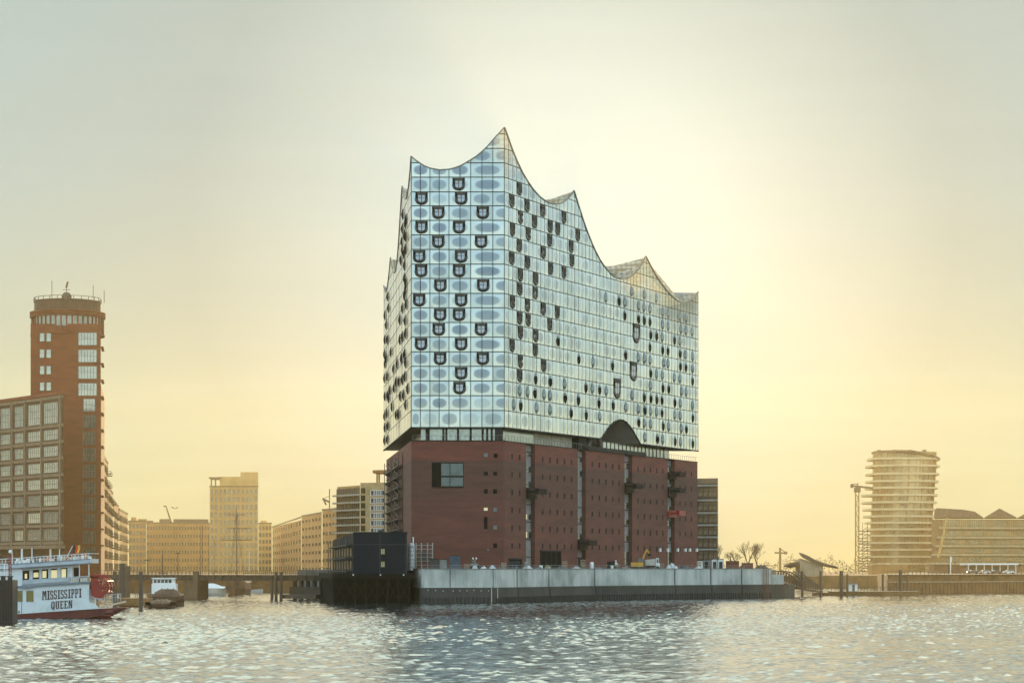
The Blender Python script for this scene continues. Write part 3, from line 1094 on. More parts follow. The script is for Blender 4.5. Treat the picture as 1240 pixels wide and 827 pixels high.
def build_warehouse(root):
    A, Bf, Lf = HA.copy(), WR.A + WR.d * (WR.len - 0.6), WL.A + WL.d * WL.u_of(468)
    W = WR
    shafts = [(W.u_of(637), W.u_of(647.8)), (W.u_of(699.6), W.u_of(709.3)), (W.u_of(756.3), W.u_of(765.5)), (W.u_of(808.6), W.u_of(817))]
    ins = lambda u, o: (W.P(u, 0, o).x, W.P(u, 0, o).y)
    poly = [(HL.x, HL.y), (HA.x, HA.y)]
    for a, b in shafts:
        poly += [ins(a, 0), ins(a, -1.6), ins(b, -1.6), ins(b, 0)]
    poly += [ins(WR.len - 0.6, 0), (Lf.x, Lf.y)]
    b = MB()
    k = len(poly)
    n = len(b.v)
    b.v += [(x, y, GZ - 1.0) for x, y in poly] + [(x, y, ZTOPB) for x, y in poly]
    for i in range(k):
        j = (i + 1) % k
        b.f.append((n + i, n + j, n + k + j, n + k + i))
        b.m.append(0)
        b.uv.append(None)
    b.f.append(tuple(n + k + i for i in range(k)))
    b.m.append(0)
    b.uv.append(None)
    b.build('brick_wall', M_BRICK, root)
    sx = Vector((W.d.x, W.d.y, 0))
    on = Vector((W.n.x, W.n.y, 0))
    up = Vector((0, 0, 1))
    z6 = lambda x, y: (600 + x / 3.596, 510 + y / 3.596)
    # shafts: grey panels and dark windows, seen in the slots
    darks = [[(140, 152), (197, 222), (262, 288), (403, 428), (480, 508)], [(160, 176), (215, 240), (415, 437), (490, 512)],
             [(183, 206), (246, 268), (355, 378), (427, 447), (498, 518), (568, 625)], [(200, 222), (255, 268), (372, 390), (432, 456), (503, 522), (570, 622)]]
    cranes = [[(290, 338)], [(515, 557)], [(268, 312)], [(222, 252), (286, 330), (390, 418)]]
    for i, (a, c) in enumerate(shafts):
        s = MB()
        s.obox(W.P(a + 0.02, GZ, -1.55), sx * (c - a - 0.04), on * 0.5, up * (ZTOPB - GZ - 0.3), 0)
        zc = GZ + 3
        while zc < ZTOPB - 1:
            s.obox(W.P(a + 0.02, zc, -1.03), sx * (c - a - 0.04), on * 0.07, up * 0.22, 1)
            zc += 4.17
        sh = s.build('loading_shaft', [M_SHAFT, M_DARK], root)
        for j, (y0, y1) in enumerate(darks[i]):
            mid = (a + c) / 2
            _, zt = W.from_px(620 + F * W.P(mid, 0).x / W.P(mid, 0).y, 510 + y0 / 3.596)
            _, zb = W.from_px(620 + F * W.P(mid, 0).x / W.P(mid, 0).y, 510 + y1 / 3.596)
            q = MB()
            q.obox(W.P(a + 0.1, zb, -1.05), sx * (c - a - 0.2), on * 0.2, up * (zt - zb), 0)
            q.obox(W.P(a + 0.1, zb + (zt - zb) * .45, -0.88), sx * (c - a - 0.2), on * 0.06, up * 0.12, 2)
            if i == 0 and j >= 3:
                q.obox(W.P(a + 0.15, zb + 0.1, -0.87), sx * (c - a) * 0.42, on * 0.07, up * (zt - zb - 0.2), 1)
            q.build('window', [M_DARKGL, M_WARMLAMP, M_DARK], sh).location = (0, 0, 0)
        for j, (y0, y1) in enumerate(cranes[i]):
            mid = (a + c) / 2
            pxm = 620 + F * W.P(mid, 0).x / W.P(mid, 0).y
            _, zt = W.from_px(pxm, 510 + y0 / 3.596)
            _, zb = W.from_px(pxm, 510 + y1 / 3.596)
            mm = M_RED if (i == 3 and j == 2) else mat('crane_steel', (0.02, 0.012, 0.012), rough=0.8, spec=0.2)
            q = MB()
            q.obox(W.P(a - 0.1, zb, -1.0), sx * (c - a + 0.2), on * 1.5, up * (zt - zb), 0)
            if i != 3 or j != 2:
                q.obox(W.P(a + 0.2, zb + 0.5, 0.5), sx * (c - a - 0.4), on * 0.03, up * (zt - zb) * 0.35, 0)
            cr = q.build('loading_crane', [mm], root)
            q = MB()
            za = zb + (zt - zb) * 0.62
            for e in (0.35, c - a - 0.75):
                q.obox(W.P(a + e, za - 0.25, 0.52), sx * 0.4, on * 2.7, up * 0.5, 0)
                q.bar(W.P(a + e + .2, za + 1.0, 0.5), W.P(a + e + .2, za + 0.2, 3.1), 0.16)
            q.obox(W.P(a + 0.3, za - 0.55, 2.4), sx * (c - a - 0.6), on * 0.9, up * 1.25, 0)
            q.build('jib', [mm], cr).location = (0, 0, 0)
            if i == 3 and j == 2:
                tag(cr, 'red loading crane platform')
    # slit windows
    slit = MB()
    slit.quad([(-.3, -.02, -.62), (.3, -.02, -.62), (.3, -.02, .62), (-.3, -.02, .62)], 0)
    slit.box(-.42, .42, -.12, -0.01, -.78, -.63, 1)
    slit.box(-.42, -.3, -.07, -0.01, -.62, .62, 1)
    slit.box(.3, .42, -.07, -0.01, -.62, .62, 1)
    cols6 = [[72, 105], [205, 237, 269, 300, 331], [421, 452, 481, 510, 538], [620, 648, 674, 702, 728], [803, 827, 853]]
    rows_z = [33.6, 29.4, 25.2, 21.1, 16.9, 12.7]
    mats2 = [M_BLACK, mat('slit_reveal', (0.11, 0.055, 0.05), rough=0.9)]
    first, cnt, rest = None, 0, MB()
    for cs in cols6:
        for x in cs:
            u = W.u_of(600 + x / 3.596)
            for z in rows_z:
                cnt += 1
                if cnt <= 88:
                    if first is None:
                        ob = first = slit.build('window', mats2, root)
                    else:
                        ob = first.copy()
                        col.objects.link(ob)
                    W.place(ob, u, z)
                else:
                    for q0, q1, z0, z1, o, m in ((-.3, .3, -.62, .62, .02, 0), (-.42, .42, -.78, -.63, .12, 1), (-.42, -.3, -.62, .62, .07, 1), (.3, .42, -.62, .62, .07, 1)):
                        rest.obox(W.P(u + q0, z + z0, 0.005), sx * (q1 - q0), on * o, up * (z1 - z0), m)
    tag(rest.build('slit_window', mats2, root), 'small slit windows in the far brick bays', kind='stuff')
    z5 = lambda x, y: (450 + x / 3.595, 510 + y / 3.595)
    for (x, y, lit, sw, shh) in ((497, 147, 1, .9, .8), (540, 150, 0, .9, .9), (497, 228, 0, .9, .8), (538, 228, 0, .9, .8), (497, 305, 0, .9, 1), (538, 305, 0, .9, 1),
                                 (497, 382, 1, .9, .6), (538, 384, 1, .8, .8), (538, 461, 1, .8, .8), (497, 442, 0, .8, 2.6), (538, 541, 0, .9, 1), (507, 559, 1, .35, .4)):
        u, z = WF.from_px(*z5(x, y))
        q = MB()
        q.box(-.5 * sw, .5 * sw, -.06, -.01, -.55 * shh, .55 * shh, 0)
        q.box(-.6 * sw, .6 * sw, -.12, -.011, -.72 * shh, -.56 * shh, 1)
        ob = q.build('window', [mat('window_pane_grey', (0.13, 0.15, 0.14)) if (lit and y != 382) else M_WARMLAMP if lit else M_BLACK, mats2[1]], root)
        WF.place(ob, u, z)
    # the one large window cut into the front
    u0, zt = WF.from_px(522.9, 560.2)
    u1, zb = WF.from_px(561.3, 589.4)
    q = MB()
    up3 = Vector((0, 0, 1))
    fx = Vector((1, 0, 0))
    fy = Vector((0, -1, 0))
    w, h = u1 - u0, zt - zb
    q.obox(WF.P(u0, zb, 0.02), fx * w, fy * 0.06, up3 * h, 0)
    big = q.build('picture_window', [M_BLACK], root)
    q = MB()
    for (a, c) in ((.30, .56), (.585, .985)):
        for (e, g) in ((.03, .39), (.47, .97)):
            q.obox(WF.P(u0 + w * a, zb + h * e, 0.09), fx * w * (c - a), fy * 0.05, up3 * h * (g - e), 0)
    q.build('pane', [mat('window_pane_grey', (0.13, 0.15, 0.14), rough=0.3, metal=0.3, var=0.3)], big).location = (0, 0, 0)
    q = MB()
    q.obox(WF.P(u0 - .1, zt, 0.02), fx * (w + .2), fy * 0.2, up3 * 0.14, 0)
    q.obox(WF.P(u0 - .1, zb - .18, 0.02), fx * (w + .2), fy * 0.2, up3 * 0.16, 0)
    q.obox(WF.P(u0 + w * .565, zb, 0.1), fx * .13, fy * 0.1, up3 * h, 0)
    q.obox(WF.P(u0 + w * .30, zb + h * .41, 0.1), fx * w * .69, fy * 0.1, up3 * .25, 0)
    q.build('frame', [M_DARK], big).location = (0, 0, 0)
    # plain vertical pipes and joints on the front
    q = MB()
    for px in (498.6, 609.9):
        u = WF.u_of(px)
        q.obox(WF.P(u - .06, GZ, 0.01), fx * .12, fy * 0.08, up3 * (ZTOPB - GZ), 0)
    q.build('downpipe', [mat('pipe_brick', (0.14, 0.06, 0.05))], root)
    # ground floor openings
    for (x0, x1, y0, y1) in ((57, 112, 602, 640), (195, 282, 567, 640), (360, 372, 600, 640)):
        ua, za = W.from_px(*z6(x0, y0))
        ub, _ = W.from_px(*z6(x1, y0))
        q = MB()
        q.obox(W.P(ua, GZ, 0.01), sx * (ub - ua), on * 0.1, up * (za - GZ), 0)
        nn = max(2, int((ub - ua) / 2.4))
        for i in range(nn + 1):
            q.obox(W.P(ua + (ub - ua) * i / nn - .1, GZ, 0.12), sx * .2, on * 0.12, up * (za - GZ), 1)
        q.obox(W.P(ua - .2, za, 0.02), sx * (ub - ua + .4), on * 0.4, up * .35, 1)
        q.build('gate', [M_BLACK, M_DARK], root)
    # white lamps over the eastern ground floor
    lmp = None
    for x in (713, 747, 790, 823, 843, 873):
        u, z = W.from_px(*z6(x, 564))
        if lmp is None:
            lb = MB().box(-.35, .35, -.5, -.01, -.2, .75, 0).box(-.5, .5, -.4, -.012, .76, .95, 1)
            lmp = lb.build('wall_lamp', [mat('lamp_white', (0.75, 0.78, 0.76), rough=0.5), M_DARK], root)
            ob = lmp
        else:
            ob = lmp.copy()
            col.objects.link(ob)
        W.place(ob, u, z)
    # ---- plaza level between brick and glass
    q = MB()
    TL = Wall(WL.A, WL.A + WL.d * WL.u_of(468), -1)
    q.obox(WF.P(-.2, ZTOPB, 0.15), fx * (WF.len + .4), Vector((0, 1, 0)) * 1.6, up3 * .25, 0)
    ua, ub = W.u_of(711), W.u_of(781)
    q.obox(W.P(ua, ZTOPB + .05, 0.35), sx * (ub - ua), -on * 1.2, up * 1.0, 0)
    q.obox(W.P(0, ZTOPB, 0.12), sx * (W.len - .6), -on * 1.6, up * .16, 0)
    q.build('plaza_edge', [M_DARK], root)
    q = MB()
    ua, ub = 3.2, W.u_of(706)
    um = W.u_of(660)
    ins_ = -3.2
    q.obox(W.P(ua, ZTOPB + .17, ins_), sx * (um - ua), on * .1, up * 2.9, 0)
    ue = W.u_of(823)
    uf = W.u_of(738)
    q.obox(W.P(uf, ZTOPB + .17, ins_), sx * (ue - uf), on * .1, up * 2.95, 0)
    q.obox(WF.P(2.2, ZTOPB + .26, -2.2), fx * (WF.len - 4.2), fy * .1, up3 * 2.85, 0)
    q.obox(TL.P(3, ZTOPB + .17, -3.2), Vector((TL.d.x, TL.d.y, 0)) * (TL.len - 8), Vector((TL.n.x, TL.n.y, 0)) * .1, up3 * 2.9, 0)
    pg = q.build('plaza_glazing', [M_PALEGL], root)
    q = MB()
    q.obox(W.P(um, ZTOPB + .17, ins_), sx * (ub - um), on * .12, up * 2.9, 0)
    q.build('plaza_wall', [M_PLASTER], root)
    for px in (516.5, 518.8, 536.8, 540.3, 554.5, 570, 584.5, 590, 595.5):
        u = WF.u_of(px)
        q = MB()
        q.obox(WF.P(u - .28, ZTOPB + .26, -2.0), fx * .5, fy * .2, up3 * 2.88, 0)
        q.build('plaza_post', [M_DARK], root)
    q = MB()
    for i in range(int((ue - uf) / 2.6)):
        u = uf + i * 2.6
        q.obox(W.P(u, ZTOPB + .17, ins_ + .12), sx * .12, on * .12, up * 2.95, 0)
    q.obox(W.P(uf, ZTOPB + 2.95, ins_ + .12), sx * (ue - uf), on * .1, up * .12, 0)
    q.build('glazing_bar', [M_DARK], root)
    q = MB()
    q.obox(WF.P(WF.len - 2.2, ZTOPB + .26, -0.6), fx * 1.9, fy * .4, up3 * 2.9, 0)
    q.build('corner_pier', [M_DARK], root)
    q = MB()
    q.obox(W.P(W.u_of(707), ZTOPB + .17, -1.4), sx * 5.2, -on * 3, up * 2.95, 0)
    q.build('lift_core', [M_DARK], root)
    # slanting columns that carry the crown inside the arch
    for px, dpx in ((721, 1.5), (736.5, -3)):
        u = W.u_of(px)
        q = MB()
        q.bar(W.P(u, ZTOPB + .2, -1.9), W.P(u + dpx, 46.5 if px > 730 else 40.2, -2.4), 1.25, n=12)
        q.build('slanted_column', [mat('column_concrete', (0.17, 0.16, 0.16), rough=0.8)], root, smooth=True)
    # railing round the plaza
    q = MB()
    for (WW, a, c, step) in ((WF, .3, WF.len - .3, 1.1), (WR, .5, W.u_of(706), 1.6), (WR, W.u_of(780), W.len - 1.2, 1.6)):
        d3 = Vector((WW.d.x, WW.d.y, 0))
        q.obox(WW.P(a, ZTOPB + 1.35, 0.0), d3 * (c - a), Vector((WW.n.x, WW.n.y, 0)) * .06, up * .07, 0)
        u = a
        while u < c:
            q.obox(WW.P(u, ZTOPB + .2, 0.0), d3 * .07, Vector((WW.n.x, WW.n.y, 0)) * .06, up * 1.15, 0)
            u += step
    q.build('railing', [mat('rail_grey', (0.16, 0.16, 0.15), rough=0.5, metal=0.4)], root)
    # steel stair frames on the north flank
    T = WL
    d3 = Vector((T.d.x, T.d.y, 0))
    n3 = Vector((T.n.x, T.n.y, 0))
    for pxa, pxb in ((470.5, 478.5), (480, 488)):
        ua, ub = sorted((T.u_of(pxa), T.u_of(pxb)))
        q = MB()
        for u in (ua, ub - .35):
            for o in (0.05, 1.0):
                q.obox(T.P(u, GZ, o), d3 * .35, n3 * .18, up * 28.6, 0)
        z = GZ + 2
        while z < 34:
            q.obox(T.P(ua, z, 0.05), d3 * (ub - ua), n3 * 1.2, up * .28, 0)
            q.obox(T.P(ua, z + 1.1, 1.1), d3 * (ub - ua), n3 * .08, up * .08, 0)
            q.bar(T.P(ua, z, 0.6), T.P(ub, z + 2.6, 0.6), .3)
            z += 2.6
        q.build('stair_frame', [mat('stair_steel', (0.07, 0.05, 0.045), rough=0.6)], root)


build_warehouse(HALL)

# ------------------------------------------------------------------ land
M_GROUND = mat('quay_ground', (0.12, 0.11, 0.10), rough=0.95, var=0.25, scale=0.08)
M_BANK = mat('bank_brown', (0.21, 0.11, 0.04), rough=0.95, var=0.3, scale=0.15)  # golden haze light mixed into the brown of the bank


def P2(px, Y):
    return Vector((PX(px, Y), Y))


QL = [P2(500, 521), P2(510.5, 506), P2(597, 512), P2(720, 560), P2(817, 583), P2(934, 608)]


def land(name, poly, top, m, bottom=-1.2):
    area = sum(poly[i][0] * poly[(i + 1) % len(poly)][1] - poly[(i + 1) % len(poly)][0] * poly[i][1] for i in range(len(poly)))
    if area < 0:
        poly = poly[::-1]
    return tag(MB().prism(poly, bottom, top, 0).build(name, [m]), kind='structure')


inner = [(p.x, p.y + 0.55) for p in QL]
land('quay', inner + [(PX(938, 640), 640), (PX(905, 760), 760), (PX(860, 890), 890), (-60, 890), (-60, 660), (PX(400, 600), 600), (PX(470, 560), 560)], GZ, M_GROUND)
land('far_bank', [(-60, 902), (930, 902), (930, 1960), (-930, 1960), (-930, 742), (-62, 742), (-62, 902)], 4.6, M_BANK)
land('west_bank', [(-930, 604), (PX(122, 640), 604), (PX(140, 735), 735), (-930, 735)], 4.6, M_BANK)
land('east_quay', [(PX(1075, 696), 696), (PX(1245, 735), 735), (900, 1000), (900, 1200), (200, 1200), (PX(1062, 800), 800)], 5.3, M_BANK)


# ------------------------------------------------------------------ quay wall in the foreground
def concrete(name, c, streak=0.5, dark=(0.05, 0.045, 0.04)):
    m = bpy.data.materials.new(name)
    m.use_nodes = True
    nt = m.node_tree
    b = nt.nodes['Principled BSDF']
    b.inputs['Roughness'].default_value = 0.85
    t = N(nt, 'ShaderNodeTexCoord')
    mp = N(nt, 'ShaderNodeMapping')
    mp.inputs['Scale'].default_value = (1.1, 1.1, 0.09)
    L(nt, t.outputs['Object'], mp.inputs[0])
    n1 = N(nt, 'ShaderNodeTexNoise')
    n1.inputs['Scale'].default_value = 1.0
    n1.inputs['Detail'].default_value = 7
    n1.inputs['Roughness'].default_value = 0.7
    L(nt, mp.outputs[0], n1.inputs['Vector'])
    n2 = N(nt, 'ShaderNodeTexNoise')
    n2.inputs['Scale'].default_value = 0.13
    n2.inputs['Detail'].default_value = 8
    L(nt, t.outputs['Object'], n2.inputs['Vector'])
    a = ramp(nt, n1.outputs['Fac'], [(0.32, tuple(x * 0.72 for x in c)), (0.5, c), (0.7, tuple(min(1, x * 1.18) for x in c))])
    s = ramp(nt, n2.outputs['Fac'], [(0.38, tuple(0.50 + 0.1 * i for i in (0, 0.3, 0.1))), (0.56, (1, 1, 1))])
    cc = mixc(nt, streak, a.outputs[0], mixc(nt, 1.0, a.outputs[0], s.outputs[0], 'MULTIPLY'))
    L(nt, cc, b.inputs['Base Color'])
    return m


M_CONC = concrete('quay_concrete', (0.47, 0.47, 0.44), 0.8)
M_CONCLOW = concrete('wet_concrete', (0.062, 0.052, 0.046), 0.7)
M_JOINT = mat('joint_black', (0.015, 0.015, 0.015))


def build_quay_wall():
    root = empty('quay_wall', (P2(597, 512).x, 512, 0), 'long pale concrete quay wall with dark wet foot below the brick warehouse', 'wall')
    up = Vector((0, 0, 1))
    lo, hi, jt, holes, cop = MB(), MB(), MB(), MB(), MB()
    pts = QL + [P2(961, 616)]
    for i, (a, b) in enumerate(zip(pts, pts[1:])):
        W = Wall(a, b)
        d, n = Vector((W.d.x, W.d.y, 0)), Vector((W.n.x, W.n.y, 0))
        lo.obox(W.P(0, -1.2, 0.35), d * W.len, -n * 1.0, up * 4.35, 0)
        if i < len(QL) - 1:
            hi.obox(W.P(0, 3.16, 0.0), d * W.len, -n * 0.5, up * 4.1, 0)
            cop.obox(W.P(0, 7.26, 0.12), d * W.len, -n * 0.7, up * 0.16, 0)
            cop.obox(W.P(0, 3.15, 0.42), d * W.len, -n * 0.42, up * 0.14, 1)
        u = 0.6
        while u < W.len and i < 5:
            if i > 0:
                holes.obox(W.P(u, -0.9, 0.37), d * .32, n * .22, up * 2.1, 0)
            u += 0.9
    for px in (545, 597, 626, 664.5, 720, 817, 860.6, 898):
        for a, b in zip(QL, QL[1:]):
            W = Wall(a, b)
            u = W.u_of(px)
            if 0 <= u < W.len:
                d, n = Vector((W.d.x, W.d.y, 0)), Vector((W.n.x, W.n.y, 0))
                big = px not in (545, 597)
                ww = .34 if big else .14
                jt.obox(W.P(u - ww / 2, 3.3, 0.02), d * ww, n * .05, up * 3.95, 0)
                if big:
                    jt.obox(W.P(u - .2, -1.0, 0.36), d * .4, n * .1, up * 4.1, 0)
                break
    W = Wall(QL[1], QL[2])
    rnd = random.Random(8)
    hl = MB()
    for k in range(9):
        u = 1.4 + k * 1.75 + rnd.uniform(-.3, .3)
        p = W.P(u, 2.55 + rnd.uniform(-.1, .1), 0.36)
        hl.obox(p, Vector((W.d.x, W.d.y, 0)) * .22, Vector((W.n.x, W.n.y, 0)) * .05, up * .2, 0)
    hi.build('concrete_panel', [M_CONC], root)
    lo.build('wet_foot', [M_CONCLOW], root)
    cop.build('coping', [mat('coping_grey', (0.20, 0.20, 0.19)), mat('ledge_dark', (0.07, 0.065, 0.06))], root)
    holes.build('sheet_piling', [mat('sheet_pile', (0.03, 0.026, 0.024), rough=0.8)], root)
    jt.build('expansion_joint', [M_JOINT], root)
    hl.build('anchor_plate', [mat('anchor_pale', (0.45, 0.44, 0.40))], root)
    for px in (594, 599.5):
        W = Wall(QL[1], QL[2]) if px < 597 else Wall(QL[2], QL[3])
        p = W.P(W.u_of(px), 0, 0.6)
        MB().bar((p.x, p.y, -1 if px < 597 else 0.9), (p.x, p.y, 3.2), .22, n=8).build('fender_pipe', [mat('pipe_pale', (0.40, 0.39, 0.36))], root)
    W = Wall(QL[4], QL[5])
    for px in (922.5, 926.5):
        q = MB()
        u = W.u_of(px)
        d = Vector((W.d.x, W.d.y, 0))
        for e in (0, .7):
            q.bar(W.P(u + e, -1, .5), W.P(u + e, 7.6, .5), .1)
        z = 0
        while z < 7.5:
            q.bar(W.P(u, z, .5), W.P(u + .7, z, .5), .08)
            z += .5
        q.build('ladder', [mat('ladder_rust', (0.20, 0.07, 0.04))], root)
    # lower landing beyond the end of the wall
    W2 = Wall(P2(935, 611), P2(950, 614))
    MB().obox(W2.P(0, 3.3, -.2), Vector((W2.d.x, W2.d.y, 0)) * W2.len, -Vector((W2.n.x, W2.n.y, 0)) * 4, up * 2.5, 0).build('landing_block', [M_CONC], root)


build_quay_wall()
# ------------------------------------------------------------------ buildings: shared builder
def V3(v):
    return Vector((v.x, v.y, 0))


UP = Vector((0, 0, 1))


def window_mesh(w, h, nx=2, nz=1, frame=0.12, sill=True, depth=0.12):
    """glass pane with frame and glazing bars; local x/z, facing -y; material 0 glass, 1 frame"""
    q = MB()
    q.quad([(-w / 2, -.03, -h / 2), (w / 2, -.03, -h / 2), (w / 2, -.03, h / 2), (-w / 2, -.03, h / 2)], 0)
    f = frame
    q.box(-w / 2 - f, -w / 2 + f * .3, -depth, -.0, -h / 2, h / 2, 1)
    q.box(w / 2 - f * .3, w / 2 + f, -depth, -.0, -h / 2, h / 2, 1)
    q.box(-w / 2 - f, w / 2 + f, -depth - .01, -.0, h / 2, h / 2 + f, 1)
    q.box(-w / 2 - f, w / 2 + f, -depth - (.12 if sill else .01), -.0, -h / 2 - f, -h / 2, 1)
    for i in range(1, nx):
        x = -w / 2 + w * i / nx
        q.box(x - f * .35, x + f * .35, -depth * .8, -.032, -h / 2, h / 2, 1)
    for i in range(1, nz):
        z = -h / 2 + h * i / nz
        q.box(-w / 2, w / 2, -depth * .7, -.033, z - f * .3, z + f * .3, 1)
    return q


def put_windows(root, W, spots, mb, mats, name='window', cap=96, off=0.0):
    """copies of one window on a wall: the first `cap` as parts, the rest as one mesh"""
    first, rest = None, MB()
    n3, d3 = V3(W.n), V3(W.d)
    x = Vector((-n3.y, n3.x, 0))
    for i, (u, z) in enumerate(spots):
        if i < cap:
            if first is None:
                first = ob = mb.build(name, mats, root)
            else:
                ob = first.copy()
                col.objects.link(ob)
            W.place(ob, u, z, off)
        else:
            p = W.P(u, z, off)
            k = len(rest.v)
            rest.v += [tuple(p + x * vx - n3 * vy + UP * vz) for vx, vy, vz in mb.v]
            rest.f += [tuple(k + a for a in f) for f in mb.f]
            rest.m += mb.m
            rest.uv += mb.uv
    if rest.v:
        o = rest.build(name, mats, root)
        o['kind'] = 'stuff'
    return first


def box_on(W, u0, u1, z0, z1, o0, o1, m=0, mb=None):
    """box along a wall: u range, z range, out range"""
    mb = mb or MB()
    return mb.obox(W.P(u0, z0, o0), V3(W.d) * (u1 - u0), V3(W.n) * (o1 - o0), UP * (z1 - z0), m)


def shell(root, A, B, depth, z0, z1, m, name='wall', z1b=None):
    """building body behind the plan line A>B, running straight back from it"""
    W = Wall(A, B)
    a, b = A, B
    k = (B if (A.x + B.x) < 0 else A)
    back = k.normalized() * depth
    c, d = B + back, A + back
    z1b = z1 if z1b is None else z1b
    q = MB().prism([(p.x, p.y) for p in (a, b, c, d)], z0, [z1, z1b, z1b, z1])
    q.build(name, m, root)
    return W


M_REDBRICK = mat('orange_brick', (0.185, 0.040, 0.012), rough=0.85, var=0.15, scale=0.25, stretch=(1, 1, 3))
M_BROWNWALL = mat('brown_wall', (0.07, 0.035, 0.02), rough=0.85, var=0.2, scale=0.3)
M_BEIGEFR = mat('beige_frame', (0.20, 0.135, 0.085), rough=0.8, var=0.12)
M_GLASSB = mat('office_glass', (0.31, 0.33, 0.30), rough=0.12, metal=0.75, var=0.16, scale=0.35)
M_GLASSD = mat('office_glass_dark', (0.10, 0.11, 0.11), rough=0.1, metal=0.3, var=0.35, scale=0.3)
M_FR = mat('window_frame_brown', (0.11, 0.07, 0.045), rough=0.7)
M_FRW = mat('window_frame_pale', (0.17, 0.13, 0.10), rough=0.7)
M_SUNBRICK = mat('sunlit_brick', (0.42, 0.20, 0.07), rough=0.85, var=0.18, scale=0.25)  # brick with the low sun's warm light put into its colour
M_SAND = mat('sandstone', (0.50, 0.30, 0.11), rough=0.9, var=0.12, scale=0.15)  # golden glow of the haze put into the stone colour
M_SAND2 = mat('brown_stone', (0.40, 0.20, 0.065), rough=0.9, var=0.15, scale=0.15)  # brown stone, saturated to carry the warm haze light
M_STEEL = mat('brown_steel', (0.07, 0.045, 0.03), rough=0.6)
M_WHITE = mat('white_paint', (0.78, 0.78, 0.76), rough=0.45, var=0.05)
M_ROOFB = mat('roof_brown', (0.11, 0.075, 0.05), rough=0.8)


